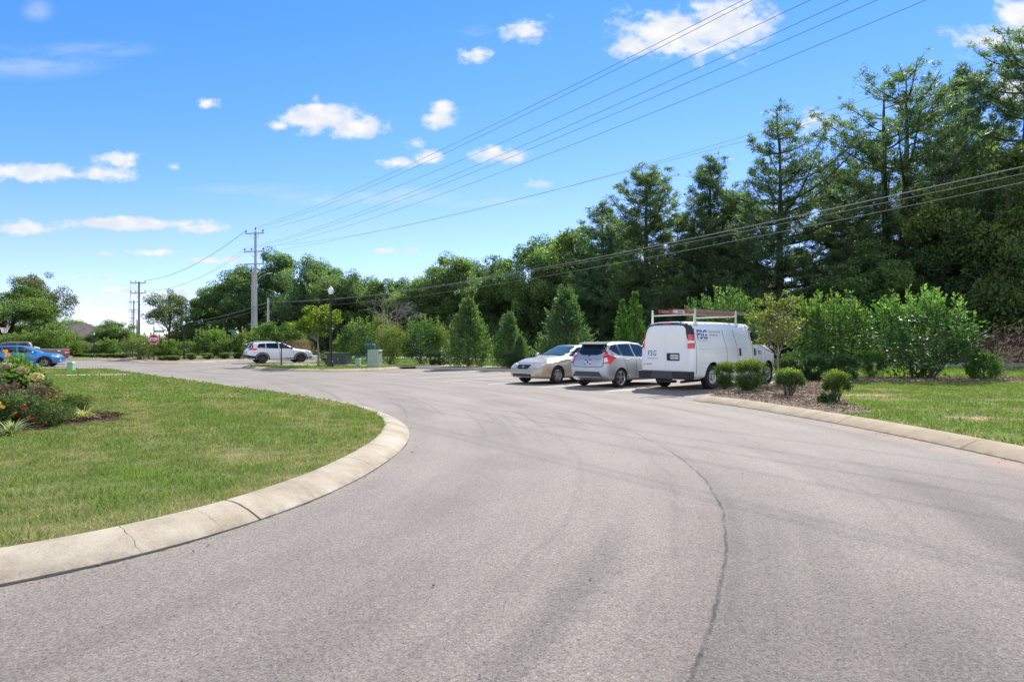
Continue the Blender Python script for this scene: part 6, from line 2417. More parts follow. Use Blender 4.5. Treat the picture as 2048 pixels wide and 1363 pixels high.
def shrub(seed, H, W, label, mleaf, n=60, per=70, leafL=.1, leafW=.04, stems=7, base=.12, name='shrub', cat='shrub', shoots=0, group=None, round_=1.0, flat_top=False, bare=0.0, tint_up=.35, cr=.2, mb='bark'):
    """many-stemmed shrub: stems from the ground, leafy clumps, optional long shoots on top"""
    rg = np.random.default_rng(seed)
    t = thing(name, label, cat, group=group)
    m = MB()
    P, A, T = [], [], []
    C = []
    for i in range(n):
        d = sph(1, rg)[0]
        f = .45 + .5 * rg.uniform() ** .6
        zc = (base + bare + (1 - base - bare) * .5)
        hh = (1 - base - bare) * .5
        zz = d[2]
        if flat_top:
            zz = np.sign(zz) * abs(zz) ** .45
        x, y, z = d[0] * W * .5 * f * round_, d[1] * W * .5 * f * round_, H * (zc + zz * hh * f)
        wob = 1 + .13 * math.sin(3 * math.atan2(y, x) + seed) + .07 * math.sin(7 * z / H + seed)
        C.append((x * wob, y * wob, z))
        r = cr * min(H, W) * rg.uniform(.7, 1.2)
        k = int(per * rg.uniform(.7, 1.3))
        dd = sph(k, rg)
        P.append(np.array(C[-1]) + dd * (r * rg.uniform(size=k) ** .5)[:, None])
        A.append(dd * .6 + d * .4 + rg.normal(size=(k, 3)) * .5 + np.array([0, 0, .35]))
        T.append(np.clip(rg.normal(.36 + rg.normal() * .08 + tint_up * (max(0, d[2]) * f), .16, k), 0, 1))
    for s in range(stems):
        c = C[rg.integers(0, len(C))]
        a = rg.uniform(0, 6.28)
        limb(m, (W * .08 * math.cos(a), W * .08 * math.sin(a), -.03), c, .012 + .008 * H, .005, rg, .08)
    for s in range(shoots):
        a = rg.uniform(0, 6.28)
        q = math.sqrt(rg.uniform()) * W * .40
        x, y = q * math.cos(a), q * math.sin(a)
        z0 = H * (.62 + .25 * (1 - (q / (W * .5)) ** 2))
        L = H * rg.uniform(.17, .34)
        dr = np.array([x * .12, y * .12, 1]) + rg.normal(size=3) * .07
        dr /= np.linalg.norm(dr)
        m.tube([(x, y, z0 - .2), tuple(np.array([x, y, z0]) + dr * L)], [.012, .004], 4, cap=False)
        k = 34
        g = rg.uniform(0, 1.0, k)
        th = rg.uniform(0, 6.28, k)
        out = np.stack([np.cos(th), np.sin(th), np.zeros(k)], 1)
        c = np.array([x, y, z0]) + dr * (g * L)[:, None] + out * leafL * .42
        P.append(c)
        A.append(out * .75 + np.array([0, 0, .9]))
        T.append(np.clip(rg.normal(.62 + .25 * g, .12), 0, 1))
    if m.v:
        m.build('stems', M[mb], t, 60)
    P, A, T = np.concatenate(P), np.concatenate(A), np.concatenate(T)
    P[:, 2] = np.maximum(P[:, 2], .02)
    V, Fq = leaf_quads(P, A, leafL * rg.uniform(.6, 1.3, len(P)), leafW * rg.uniform(.7, 1.3, len(P)), rg)
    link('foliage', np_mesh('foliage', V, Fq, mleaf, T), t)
    return t


def put(t, px, Y, rz=0.0, sc=None, z=GZ):
    t.location = (ax(px, Y), Y, z)
    t.rotation_euler = (0, 0, rz)
    if sc:
        t.scale = sc if hasattr(sc, '__len__') else (sc, sc, sc)
    return t


def top_h(py, Y):
    return az(py, Y) - GZ


# ------------------------------------------------------------------ the pines on the right
G_PINE = 'pines along the street on the right'
PINES = [  # column, distance, top row, width m, proto, label
    (2050, 60, 40, 13.5, 0, 'tallest pine, cut off by the right edge of the picture'),
    (1925, 64, 112, 10.5, 1, 'tall pine with layered limbs second from the right edge'),
    (1790, 61, 132, 11.5, 2, 'tall open pine with two bare stems showing sky between them'),
    (1560, 63, 232, 13.0, 3, 'broad dark pine with sparse candelabra top above the ornamental tree'),
    (1420, 67, 298, 8.5, 1, 'narrow spired pine left of the broad candelabra pine'),
    (1292, 66, 338, 8.8, 4, 'dense round-topped pine above the silver hatchback'),
    (1205, 71, 392, 8.0, 1, 'smaller dark pine at the left end of the pine row'),
    (1690, 70, 330, 9.5, 4, 'shorter dark pine filling the gap behind the two-stemmed one'),
    (1355, 73, 420, 8.5, 3, 'low pine in the back row between the spired and round-topped pines'),
    (1480, 74, 400, 9.0, 4, 'low back-row pine behind the broad candelabra pine')]
protos = [pine(31, 26, 13, 'p', 1, .08, 24, 1.05, .12), pine(32, 24, 9.5, 'p', 1, .06, 26, 1.2, .03), pine(33, 24, 11, 'p', 2, .22, 20, .9, .32),
          pine(34, 22, 13, 'p', 1, .08, 21, 1.15, .20), pine(35, 20, 9, 'p', 1, .06, 22, 1.3, .36)]
pro_h = [26, 24, 24, 22, 20]
pro_w = [13, 9.5, 11, 13, 9]
first = set()
for (px, Y, ty, w, k, lb) in PINES:
    h = top_h(ty, Y)
    sc = (w * 1.42 / pro_w[k], w * 1.42 / pro_w[k], h * .972 / pro_h[k])
    if k not in first:
        first.add(k)
        o = put(protos[k], px, Y, px * .01, sc)
        o['label'] = lb
        o['group'] = G_PINE
    else:
        dup(protos[k], (ax(px, Y), Y, GZ), px * .013, sc, lb, G_PINE)

# ------------------------------------------------------------------ broadleaf trees
G_BL = 'broadleaf trees along the skyline'
bl = [broadleaf(51, 12, 9, 'b', LM['maple'], n=180, per=215), broadleaf(52, 12, 9.5, 'b', LM['oak'], n=180, per=215), broadleaf(53, 12, 10, 'b', LM['maple'], n=190, per=215, nl=11),
      broadleaf(54, 12, 8.5, 'b', LM['olive'], n=120, per=170, shell=.4), broadleaf(55, 12, 10, 'b', LM['bright'], n=180, per=215)]
BH = [12, 12, 12, 12, 12]
BW = [9, 9.5, 10, 8.5, 10]
TREES = [
    (2000, 52, 228, 12.6, 1, 'huge rounded oak with brownish top in front of the pines at the right edge'),
    (1745, 56, 455, 9.5, 1, 'low spreading dark tree behind the right-hand laurel shrubs'),
    (1890, 55, 400, 8.5, 0, 'dark green tree between the big oak and the open pine'),
    (2080, 50, 420, 9.0, 0, 'dark tree trunk-deep in shade at the far right edge'),
    (1150, 76, 425, 11.0, 1, 'tall yellow green tree just left of the pine row'),
    (1075, 78, 462, 10.5, 2, 'full green tree behind the pointed juniper beside the saloon'),
    (1000, 82, 490, 10.0, 1, 'tree with sunlit yellow green top behind the small juniper'),
    (915, 84, 508, 10.5, 0, 'dark green tree behind the big dark juniper'),
    (835, 86, 548, 8.5, 2, 'mid green tree right of the bare grey tree'),
    (765, 90, 540, 9.0, 1, 'tree with yellowish crown behind the bare grey tree'),
    (705, 92, 548, 8.0, 0, 'tree behind the street lamp globe'),
    (625, 88, 503, 9.5, 2, 'large round maple right of the tall utility pole'),
    (560, 92, 500, 10.5, 0, 'large maple directly behind the tall utility pole'),
    (480, 90, 520, 10.0, 2, 'spreading maple left of the tall utility pole'),
    (398, 94, 592, 7.0, 0, 'small round tree right of the ragged dark tree'),
    (340, 84, 570, 6.2, 3, 'ragged dark tree with thin top behind the stop sign'),
    (225, 88, 636, 5.6, 2, 'small dark round tree near the row of left poles'),
    (78, 80, 532, 6.6, 3, 'tall thin-topped tree beside the bright green tree on the far left'),
    (20, 66, 566, 9.2, 4, 'bright sunlit green tree at the left edge behind the basketball hoop'),
    (-60, 62, 560, 9.0, 2, 'dark tree cut off by the left edge'),
    (95, 76, 618, 5.5, 2, 'low bushy tree below the thin-topped one on the far left'),
    (155, 130, 641, 7.0, 0, 'tiny distant tree right of the brown roof'),
    (180, 150, 649, 8.0, 1, 'tiny distant tree between the brown roof and the pole row'),
    (118, 128, 640, 9.0, 2, 'distant tree showing over the brown roof'),
    (240, 170, 668, 9.0, 2, 'distant low tree at the foot of the left poles'),
    (1640, 82, 560, 12.0, 2, 'back-row tree showing between the broad pine and the two-stemmed pine'),
    (1255, 84, 455, 10.0, 0, 'back-row tree filling in behind the round-topped pine'),
    (1125, 82, 468, 10.5, 0, 'second-row green tree behind the tall yellow green one'),
    (958, 88, 512, 9.5, 2, 'second-row tree behind the small juniper'),
    (872, 90, 528, 9.0, 0, 'second-row tree between the dark green and mid green ones'),
    (800, 94, 548, 8.5, 2, 'second-row tree right behind the bare grey tree'),
    (735, 96, 546, 8.5, 2, 'second-row tree left behind the bare grey tree'),
    (664, 94, 528, 8.5, 0, 'second-row tree between the round maple and the street lamp'),
    (445, 98, 556, 8.0, 2, 'second-row tree left of the spreading maple'),
    (1850, 78, 520, 10.0, 0, 'low back-row tree behind the open two-stemmed pine')]
used = set()
for (px, Y, ty, w, k, lb) in TREES:
    h = top_h(ty, Y)
    sc = (w / BW[k], w / BW[k], h / BH[k] * .955)
    if k not in used:
        used.add(k)
        o = put(bl[k], px, Y, px * .017, sc)
        o['label'] = lb
        o['group'] = G_BL
    else:
        dup(bl[k], (ax(px, Y), Y, GZ), px * .017, sc, lb, G_BL)

# undergrowth at the feet of the trees: reads as one mass
rg = np.random.default_rng(77)
line = np.array([(-36, 98), (-20, 90), (-6, 84), (4, 80), (14, 72), (24, 66), (34, 60), (48, 56), (62, 54)])
P, A, T = [], [], []
for i in range(2600):
    f = rg.uniform(0, len(line) - 1)
    j = int(min(f, len(line) - 2))
    c = line[j] + (line[j + 1] - line[j]) * (f - j)
    c = np.array([c[0] + rg.normal() * 1.6, c[1] + rg.normal() * 2.0, rg.uniform(.05, 1) ** 1.2 * 5.2])
    k = 34
    P.append(c + rg.normal(size=(k, 3)) * np.array([.7, .7, .45]))
    A.append(rg.normal(size=(k, 3)))
    T.append(np.clip(rg.normal(.25 + .1 * rg.normal(), .15, k), 0, 1))
P, A, T = np.concatenate(P), np.concatenate(A), np.concatenate(T)
P[:, 2] = np.abs(P[:, 2]) + GZ
V, Fq = leaf_quads(P, A, .36 * rg.uniform(.6, 1.3, len(P)), .2, rg)
tag(link('undergrowth', np_mesh('undergrowth', V, Fq, LM['maple'], T)), kind='stuff')

# bare grey tree
rg = np.random.default_rng(9)
bt = thing('bare_tree', 'leafless grey dead tree with spreading branches in front of the skyline trees', 'tree')
m = MB()
Yb = 52.0
hb_ = top_h(556, Yb)


def branch(p, d, L, r, depth):
    q = p + d * L
    mid = (p + q) / 2 + rg.normal(size=3) * L * .06
    m.tube([tuple(p), tuple(mid), tuple(q)], [r, r * .8, r * .6], 5 if depth < 2 else 3, cap=False)
    if depth >= 6:
        return
    for k in range(3) if (depth < 2 or rg.uniform() < .45) else range(2):
        nd = d + rg.normal(size=3) * np.array([.62, .5, .42])
        nd /= np.linalg.norm(nd)
        branch(q, nd, L * rg.uniform(.66, .86), max(.014, r * .62), depth + 1)


branch(np.array([0, 0, 0.]), np.array([.03, 0, 1.]), hb_ * .25, .13, 0)
m.build('trunk', pbr('bare_wood', (.19, .172, .16), .9, var=(5, .3)), bt, 60)
put(bt, 757, Yb)

# ------------------------------------------------------------------ shrubs behind the car park walk
jun = conifer_cone(61, 3.9, 3.1, 'large dark green cone-shaped juniper left of the saloon', LM['cedar'], 13000, power=.88, spiky=.40, wig=.18, leafL=.15)
put(jun, 937, 37.8, 0, (1, 1, top_h(600, 37.8) / 3.9))
jun['group'] = 'junipers behind the car park'
dup(jun, (ax(1018, 36.6), 36.6, GZ), 2.0, (.74, .74, top_h(627, 36.6) / 3.9), 'smaller leaning juniper between the large one and the saloon', 'junipers behind the car park')
dup(jun, (ax(1132, 35.2), 35.2, GZ), 4.1, (1.18, 1.1, top_h(578, 35.2) / 3.9), 'broad pointed juniper rising behind the beige saloon', 'junipers behind the car park')
dup(jun, (ax(1040, 35.6), 35.6, GZ), 5.0, (.45, .45, top_h(672, 35.6) / 3.9), 'low juniper sprout at the foot of the leaning juniper', 'junipers behind the car park')
arb = conifer_cone(62, 3.9, 1.15, 'taller slim bright green arborvitae behind the hatchback roof', LM['arbor'], 6500, 'arborvitae', 'conifer', .72, .11, .02, .34, .08)
put(arb, 1271, 32, 0, (1.15, 1.15, top_h(580, 32) / 3.9))
arb['group'] = 'arborvitae pair behind the hatchback'
dup(arb, (ax(1244, 32.5), 32.5, GZ), 2.0, (.95, .95, top_h(596, 32.5) / 3.9), 'shorter slim bright green arborvitae left of the taller one', 'arborvitae pair behind the hatchback')

lau = shrub(63, 3.0, 2.9, 'full leafy laurel left of the large dark juniper', LM['laurel'], 105, 56, .135, .058, 8, .06, shoots=16, name='laurel_shrub', cr=.17)
put(lau, 846, 42.5, 0, (1, 1, top_h(636, 42.5) / 3.1))
lau['group'] = 'laurels behind the kerb'
for (px, Y, ty, w, lb) in ((716, 44, 640, 2.75, 'leafy laurel behind the dark green utility box'), (1462, 29.5, 585, 3.0, 'laurel with long shoots showing over the van roof'),
                           (1410, 31, 600, 2.2, 'lower laurel peeping over the van roof behind the rack'), (300, 60, 668, 2.4, 'pale laurel behind the street name sign')):
    dup(lau, (ax(px, Y), Y, GZ), px * .02, (w / 2.9, w / 2.9, top_h(ty, Y) / 3.1), lb, 'laurels behind the kerb')
mag = shrub(64, 3.6, 3.9, 'tall laurel with bright upright shoots standing alone in the right mulch strip', LM['laurel'], 120, 50, .17, .07, 18, .03, shoots=46, name='laurel_shrub', cr=.15)
put(mag, 1843, 24.0, 0, (1.02, 1.02, top_h(586, 24) / 3.85))
mag['group'] = 'laurels behind the kerb'
dup(mag, (ax(1664, 24.6), 24.6, GZ), 2.2, (.76, .76, top_h(592, 24.6) / 3.85), 'wide dense laurel right of the ornamental tree', 'laurels behind the kerb')
dup(mag, (ax(1745, 24.4), 24.4, GZ), 4.0, (.24, .24, top_h(700, 24.4) / 3.85), 'low laurel sprouts between the two big right laurels', 'laurels behind the kerb')
pho = shrub(65, 2.5, 2.2, 'yellowish pointed photinia right of the grey green cabinet', LM['photinia'], 90, 70, .10, .045, 7, .04, name='photinia_shrub', shoots=6, cr=.18, round_=.95)
put(pho, 783, 42.8, 0, (1, 1, top_h(650, 42.8) / 2.5))
pho['group'] = 'yellowish shrubs'
dup(pho, (ax(884, 42.4), 42.4, GZ), 1.2, (.62, .62, top_h(652, 42.4) / 2.5), 'narrow yellow green shrub between the laurel and the dark juniper', 'yellowish shrubs')
dup(pho, (ax(762, 56), 56, GZ), 2.2, (.9, .9, top_h(628, 56) / 2.5), 'slim pale shrub in front of the bare grey tree', 'yellowish shrubs')
dup(pho, (ax(277, 56.5), 56.5, GZ), 3.0, (1.35, 1.35, top_h(672, 56.5) / 2.5), 'brownish yellow round shrub left of the stop sign', 'yellowish shrubs')

# small flowering-type trees on the island
rg = np.random.default_rng(14)
C, CR = ellipsoid_clusters(70, [(-.2, 0, 2.75, 1.35, .85), (.7, 0, 3.0, .8, .6), (-.8, .1, 2.5, .8, .5), (0, 0, 3.4, .7, .5)], rg, .33, .3)
it1 = tree_from_clusters('ornamental_tree', 'small yellowing ornamental tree on the grass island left of the street lamp', 'tree', [(0, 0, -.05), (.03, 0, .8), (-.02, 0, 1.6), (.05, 0, 2.9)], .075, C, CR, 66, .15, .085, LM['yellow'], M['bark_pale'], rg, limbs=.5)
put(it1, 636, 38.6, 0, (1.02, 1, top_h(603, 38.6) / 4.05))
rg = np.random.default_rng(15)
C, CR = ellipsoid_clusters(52, [(0, 0, 2.1, 1.1, .6), (-.8, 0, 2.3, .7, .4), (.7, 0, 1.9, .7, .4)], rg, .30, .3)
it2 = tree_from_clusters('ornamental_tree', 'shorter green ornamental tree in front of the white SUV', 'tree', [(0, 0, -.05), (-.02, 0, .7), (.02, 0, 1.3), (.0, 0, 2.2)], .05, C, CR, 62, .15, .085, LM['bright'], M['bark'], rg, limbs=.5)
put(it2, 563, 41.0, 0, (1.12, 1, top_h(640, 41) / 2.85))
# foreground ornamental tree beside the van
rg = np.random.default_rng(16)
C, CR = ellipsoid_clusters(92, [(0, 0, 2.2, 1.0, .78), (-.55, .1, 1.95, .60, .50), (.65, 0, 2.05, .55, .5), (.05, 0, 2.70, .50, .36), (-.25, 0, 1.5, .60, .30), (.4, 0, 1.5, .5, .25)], rg, .16, .25)
ot = tree_from_clusters('ornamental_tree', 'thin ornamental tree with yellow green leaves and pale branching trunk beside the van', 'tree',
                        [(0, 0, -.05), (.01, 0, .45), (-.01, 0, .9), (.03, 0, 1.6), (.05, 0, 2.6)], .05, C, CR, 30, .085, .046, LM['dogwood'], M['bark_pale'], rg, limbs=.8)
put(ot, 1556, 20.3, .4, (1.03, 1.03, top_h(574, 20.3) / 3.1))

# ------------------------------------------------------------------ boxwoods
G_BX = 'clipped boxwoods'
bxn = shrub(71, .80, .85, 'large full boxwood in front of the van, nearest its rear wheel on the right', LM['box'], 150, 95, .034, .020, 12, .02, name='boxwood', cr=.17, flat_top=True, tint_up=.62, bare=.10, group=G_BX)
put(bxn, 1497, 17.3, 0, (.94, .94, top_h(722, 17.3) / .80), GZ + .03)
dup(bxn, (ax(1451, 18.6), 18.6, GZ + .03), 1.0, (.68, .66, top_h(727, 18.4) / .80), 'narrower boxwood against the van rear wheel', G_BX)
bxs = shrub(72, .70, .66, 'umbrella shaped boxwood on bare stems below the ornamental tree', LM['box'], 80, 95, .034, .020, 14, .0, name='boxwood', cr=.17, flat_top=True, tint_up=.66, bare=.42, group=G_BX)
put(bxs, 1577, 15.6, 0, (1, 1, top_h(743, 15.6) / .70), GZ + .03)
dup(bxs, (ax(1672, 13.9), 13.9, GZ + .03), 2.0, (.84, .84, top_h(747, 13.9) / .70), 'leggy two-headed boxwood farthest right in the mulch bed', G_BX)
hb2 = shrub(73, .95, 1.25, 'dark clipped hedge ball between the van front and the right laurels', LM['hedge'], 130, 80, .055, .03, 6, .0, name='hedge_ball', cr=.17, flat_top=True, tint_up=.35, group='dark hedge balls')
put(hb2, 1625, 22.3, 0, (.82, .82, top_h(712, 22.3) / .95))
for (px, Y, ty, w, lb) in ((1578, 22.0, 716, .95, 'dark hedge ball right behind the ornamental tree trunk'), (1595, 23.4, 706, 1.1, 'dark hedge ball at the back beside the van front wheel'), (1680, 23.0, 712, 1.25, 'low square-cut hedge ball under the right laurel'),
                           (868, 40.6, 702, .72, 'dark hedge ball left of the large juniper'), (886, 40.2, 701, .80, 'dark hedge ball touching the large juniper'), (1028, 35.4, 703, 1.30, 'dark hedge ball in front of the saloon nose'),
                           (1078, 37, 700, 1.2, 'hedge ball half hidden behind the saloon bonnet'), (668, 51, 704, 2.4, 'low clipped hedge behind the dark green utility box')):
    dup(hb2, (ax(px, Y), Y, GZ), px * .03, (w / 1.25, w / 1.25, top_h(ty, Y) / .95), lb, 'dark hedge balls')
for (px, Y, ty, w, lb) in ((340, 53, 711, .95, 'first low boxwood right of the stop sign'), (325, 53.4, 712, .85, 'low boxwood just beside the stop sign post'), (351, 52.6, 711, .80, 'second low boxwood right of the stop sign'),
                           (382.5, 55, 706, .85, 'round boxwood just right of the far street lamp'), (415.5, 57, 706, .88, 'round boxwood second right of the far street lamp'), (449.5, 58.5, 705, .92, 'round boxwood third right of the far street lamp'),
                           (475, 59.5, 705, .78, 'round boxwood left of the white SUV bumper')):
    dup(bxn, (ax(px, Y), Y, GZ), px * .03, (w / .85, w / .85, (top_h(ty, Y)) / .80), lb, 'boxwoods along the far kerb')
for (px, Y, ty, w, lb) in ((246, 62, 707, 1.3, 'yellowish low hedge end left of the brownish shrub'), (212, 65, 707, 1.6, 'low hedge on the far left kerb below the distant lamp'), (232, 63.5, 706, 1.2, 'middle low hedge on the far left kerb'),
                           (186, 67, 708, 1.6, 'leftmost low hedge by the distant lamp'), (160, 69, 706, 1.9, 'low hedge at the pickup tailgate')):
    dup(bxn, (ax(px, Y), Y, GZ), px * .03, (w / .85, w / .85, top_h(ty, Y) / .80), lb, 'low hedges on the far left kerb')

# green shrubs on the far side
gs = shrub(74, 2.6, 3.4, 'spreading bright shrub with arching shoots behind the far boxwoods', LM['bright'], 110, 70, .14, .08, 8, .05, name='spreading_shrub', cr=.15, shoots=12)
put(gs, 428, 61, 0, (1.1, 1.1, top_h(655, 61) / 2.75))
gs['group'] = 'green shrubs on the far side'
for (px, Y, ty, w, lb) in ((490, 63, 660, 2.6, 'yellow green shrub at the foot of the tall pole'), (330, 60, 676, 3.0, 'bright shrub behind the stop sign'), (530, 62, 652, 3.2, 'green shrub behind the white SUV roof'),
                           (216, 72, 676, 2.9, 'pale green shrub on the far left, right of the distant lamp'), (165, 72, 684, 3.4, 'olive shrub behind the distant left lamp'), (130, 66, 664, 3.4, 'light green shrub hiding the brown-roofed house front'),
                           (95, 58, 655, 3.6, 'bright bush behind the pickup truck'), (590, 62, 668, 3.0, 'green bush behind the white SUV bonnet'), (690, 56, 668, 2.6, 'green bush behind the street lamp'), (820, 60, 664, 3.2, 'green bush in front of the mid skyline'),
                           (40, 58, 664, 4.2, 'dark bush under the bright left tree'), (375, 64, 680, 2.6, 'bush behind the far street lamp')):
    dup(gs, (ax(px, Y), Y, GZ), px * .05, (w / 3.4, w / 3.4, top_h(ty, Y) / 2.75), lb, 'green shrubs on the far side')
# brown-leaved shrub behind the SUV
db = shrub(75, 2.4, 2.2, 'reddish brown withered shrub behind the white SUV bonnet', LM['dead'], 60, 70, .12, .06, 8, .05, name='withered_shrub', cr=.16)
put(db, 600, 57, 0, (1, 1, top_h(676, 57) / 2.4))

# cypress bush and dead brown shrub on the right
cy = conifer_cone(66, 1.35, 1.25, 'low bright green cypress bush in front of the dead brown shrub', LM['arbor'], 5000, 'cypress_bush', 'shrub', .38, .10, .12, .40, .12)
put(cy, 1968, 23.2, 0, (.95, .95, top_h(702, 23.2) / 1.42))
rg = np.random.default_rng(19)
dd = thing('dead_shrub', 'dead brown wispy shrub leaning right, behind the low cypress bush', 'shrub')
m = MB()
P, A, T = [], [], []
for k in range(28):
    a = rg.uniform(0, 6.28)
    e = np.array([.55 + rg.normal() * .42, rg.normal() * .35, rg.uniform(.8, 2.15)])
    P_ = limb(m, (rg.normal() * .05, rg.normal() * .05, 0), e, .012, .003, rg, .10, 7, 4)
    for q in P_[3:]:
        q = np.array(q)
        for _ in range(1):
            tw = q + rg.normal(size=3) * np.array([.16, .16, .14]) + np.array([.12, 0, .04])
            m.tube([tuple(q), tuple(tw)], [.004, .002], 3, cap=False)
            n = 9
            P.append(q + (tw - q) * rg.uniform(.3, 1.1, n)[:, None] + rg.normal(size=(n, 3)) * .025)
            A.append(np.broadcast_to(tw - q, (n, 3)) + rg.normal(size=(n, 3)) * .09)
            T.append(rg.uniform(0, 1, n))
m.build('stems', M['bark_grey'], dd, 60)
P, A, T = np.concatenate(P), np.concatenate(A), np.concatenate(T)
V, Fq = leaf_quads(P, A, .10 * rg.uniform(.5, 1.3, len(P)), .015, rg)
link('foliage', np_mesh('foliage', V, Fq, LM['dead'], T), dd)
put(dd, 1982, 24.6, 0, (1.0, 1.0, 1.02))

# weed at the foot of the last boxwood
wd = shrub(76, .28, .36, 'leafy green weed at the foot of the farthest right boxwood', LM['laurel'], 22, 30, .06, .05, 3, .0, name='weed', cat='plant', cr=.22)
put(wd, 1655, 13.7)

# ------------------------------------------------------------------ flower bed on the left
hy = shrub(81, 1.05, 1.15, 'hydrangea with cream flower heads at the back of the left flower bed', LM['bright'], 70, 60, .10, .065, 8, .05, name='hydrangea', cat='flowering shrub', cr=.16)
put(hy, 14, 11.6, 0, (1.2, 1.1, .92))
rg = np.random.default_rng(82)
for (x, y, z, r) in ((.40, -.25, .93, .085), (.58, -.2, .80, .10), (.28, -.4, 1.02, .07), (.62, -.25, .60, .10), (.48, -.42, .50, .09), (.18, -.45, .86, .07)):
    n = 150
    d = sph(n, rg)
    Pf = np.array([x, y, z]) + d * np.array([r, r, r * .8]) * rg.uniform(.75, 1.05, n)[:, None]
    V, Fq = leaf_quads(Pf, rg.normal(size=(n, 3)), .042, .038, rg, .1, d)
    link('flower_head', np_mesh('flower_head', V, Fq, LM['cream'], rg.uniform(size=n)), hy)
wn_ = shrub(83, .95, 1.0, 'dark wine-leaved ninebark in the middle of the left flower bed', LM['wine'], 90, 60, .055, .034, 10, .05, name='ninebark_shrub', cat='shrub', cr=.16, shoots=5)
put(wn_, 40, 10.6, 0, (1.05, .95, .70))
dk = shrub(84, .62, .8, 'low dark green shrub below the ninebark in the left flower bed', LM['rose'], 70, 60, .04, .024, 6, .02, name='dark_shrub', cr=.17)
put(dk, 30, 9.9, 0, (1.1, 1, .95))
rs = shrub(85, .46, .95, 'low rose bush with red blooms at the front of the left flower bed', LM['rose'], 100, 60, .032, .02, 10, .02, name='rose_bush', cat='flowering shrub', cr=.22, tint_up=.2)
put(rs, 96, 10.2, 0, (.82, .85, .88))
rg = np.random.default_rng(86)
for (x, y, z) in ((-.30, -.32, .42), (-.36, -.38, .33), (-.22, -.40, .40), (-.15, -.42, .34), (-.45, -.30, .36), (-.10, -.44, .40), (-.25, -.46, .27), (-.02, -.46, .22), (.08, -.46, .20)):
    n = 40
    d = sph(n, rg)
    V, Fq = leaf_quads(np.array([x, y, z]) + d * .03, rg.normal(size=(n, 3)), .030, .026, rg, .1, d)
    link('bloom', np_mesh('bloom', V, Fq, LM['red'], rg.uniform(size=n)), rs)
r2 = shrub(87, .42, .6, 'small bronze rose bush at the right end of the left flower bed', LM['rose'], 55, 60, .034, .02, 8, .02, name='rose_bush', cat='flowering shrub', cr=.22, tint_up=.5)
put(r2, 150, 11.9, 0, (1, 1, .95))
mg = shrub(88, .42, .75, 'feathery green marigold clump with orange blooms behind the red roses', LM['arbor'], 60, 60, .05, .012, 8, .02, name='marigold', cat='flower', cr=.2)
put(mg, 108, 11.7, 0, (1, 1, 1.0))
for (x, y, z) in ((-.05, -.2, .44), (.08, -.25, .43), (.2, -.2, .38), (.12, -.3, .33)):
    n = 22
    d = sph(n, rg)
    V, Fq = leaf_quads(np.array([x, y, z]) + d * .025, rg.normal(size=(n, 3)), .035, .03, rg, .1, d)
    link('bloom', np_mesh('bloom', V, Fq, LM['orange'], rg.uniform(size=n)), mg)
la = shrub(89, 1.05, .55, 'tall blue green lantana with orange blooms in front of the blue car', LM['arbor'], 24, 30, .065, .03, 9, .30, name='lantana', cat='flower', cr=.24)
put(la, 38, 13.2, 0, (1.15, 1, 1.14))
for (x, y, z) in ((-.12, -.15, .97), (-.02, -.2, .92), (-.18, -.1, 1.02)):
    n = 14
    d = sph(n, rg)
    V, Fq = leaf_quads(np.array([x, y, z]) + d * .035, rg.normal(size=(n, 3)), .04, .035, rg, .1, d)
    link('bloom', np_mesh('bloom', V, Fq, LM['orange'], rg.uniform(size=n)), la)
br = thing('barberry_twig', 'bronze feathery barberry shoot leaning right over the flower bed', 'shrub')
m = MB()
P, A, T = [], [], []
for k in range(7):
    e = np.array([.30 + rg.normal() * .08, rg.normal() * .06, .55 + rg.normal() * .09])
    P_ = limb(m, (0, 0, 0), e, .008, .003, rg, .05, 6, 4)
    for q in P_[1:]:
        n = 16
        P.append(np.array(q) + rg.normal(size=(n, 3)) * .025)
        A.append(rg.normal(size=(n, 3)) + np.array([.4, 0, .6]))
        T.append(rg.uniform(.2, .8, n))
m.build('stems', M['bark'], br, 60)
P, A, T = np.concatenate(P), np.concatenate(A), np.concatenate(T)
V, Fq = leaf_quads(P, A, .035, .02, rg)
link('foliage', np_mesh('foliage', V, Fq, LM['wine'], T), br)
put(br, 62, 11.0, 0, (1, 1, 1.0))


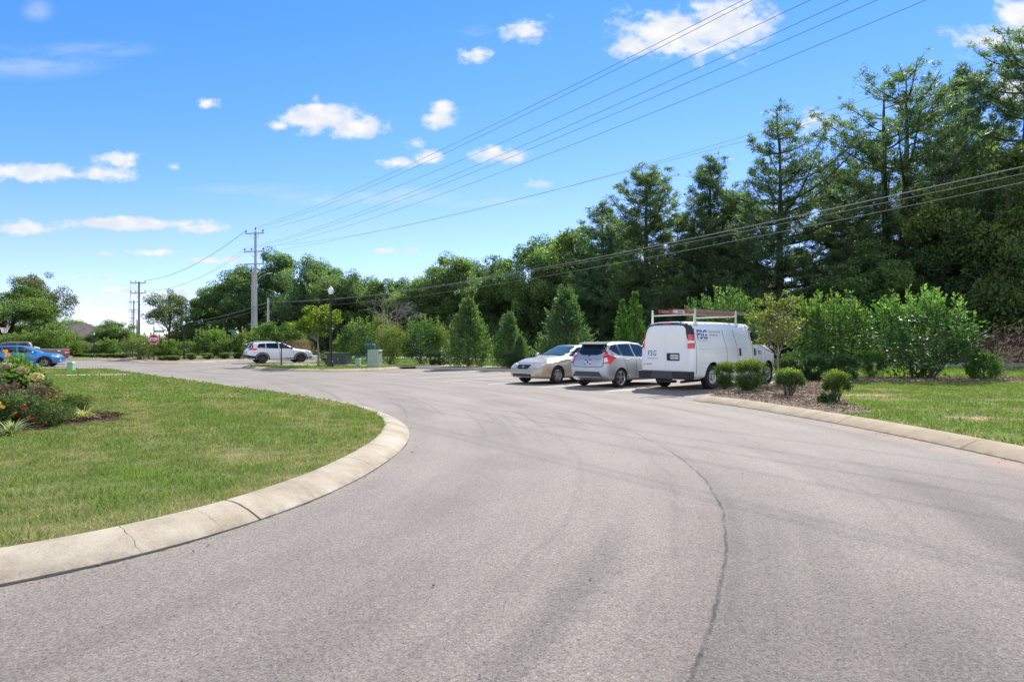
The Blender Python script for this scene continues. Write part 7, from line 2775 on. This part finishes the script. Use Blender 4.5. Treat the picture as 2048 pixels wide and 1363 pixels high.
def strap_plant(seed, label, n=90, L=.36, W=.014, mat='strap', name='liriope', group=None, cat='ornamental grass'):
    """arching variegated blades from one crown"""
    rg = np.random.default_rng(seed)
    t = thing(name, label, cat, group=group)
    V, Fs, T = [], [], []
    for k in range(n):
        a = rg.uniform(0, 6.28)
        d = np.array([math.cos(a), math.sin(a), 0])
        s = np.array([-d[1], d[0], 0])
        l = L * rg.uniform(.6, 1.15)
        th = rg.uniform(.15, 1.1)
        base = d * rg.uniform(0, .05)
        p = base.copy()
        w = W * rg.uniform(.7, 1.2)
        tt = rg.uniform()
        i0 = len(V)
        for j in range(6):
            ww = w * (1 - (j / 5) ** 2.2) * .5 + .0008
            V += [p - s * ww, p + s * ww]
            ang = th + j * .27 * rg.uniform(.8, 1.2)
            p = p + (d * math.sin(ang) + np.array([0, 0, math.cos(ang)])) * l / 5
        for j in range(5):
            Fs.append((i0 + 2 * j, i0 + 2 * j + 1, i0 + 2 * j + 3, i0 + 2 * j + 2))
            T.append(tt)
    V = np.array(V)
    V[:, 2] = np.maximum(V[:, 2], .01)
    link('leaves', np_mesh('leaves', V, np.array(Fs), LM[mat], T), t)
    return t


l1 = strap_plant(91, 'variegated liriope tuft at the front left edge of the flower bed', 120, .40, group='liriope tufts edging the flower bed')
put(l1, 24, 9.15, 0, (1.05, 1.05, 1))
l2 = dup(l1, (ax(168, 11.0), 11.0, GZ + .02), 2.0, (1.0, 1.0, 1.0), 'variegated liriope tuft at the right tip of the flower bed', 'liriope tufts edging the flower bed')
cn = strap_plant(92, 'canna with broad leaves and yellow orange blooms at the left edge', 16, .62, .10, 'laurel', 'canna', None, 'flower')
put(cn, 4, 9.7, 0, (.8, .8, .75))
for (x, y, z) in ((.02, -.1, .56), (.10, -.12, .50), (-.05, -.1, .52), (.03, -.14, .22)):
    n = 18
    d = sph(n, rg)
    V, Fq = leaf_quads(np.array([x, y, z]) + d * .03, d + rg.normal(size=(n, 3)) * .4, .055, .03, rg, .15)
    link('bloom', np_mesh('bloom', V, Fq, LM['yellow_petal'], rg.uniform(size=n)), cn)
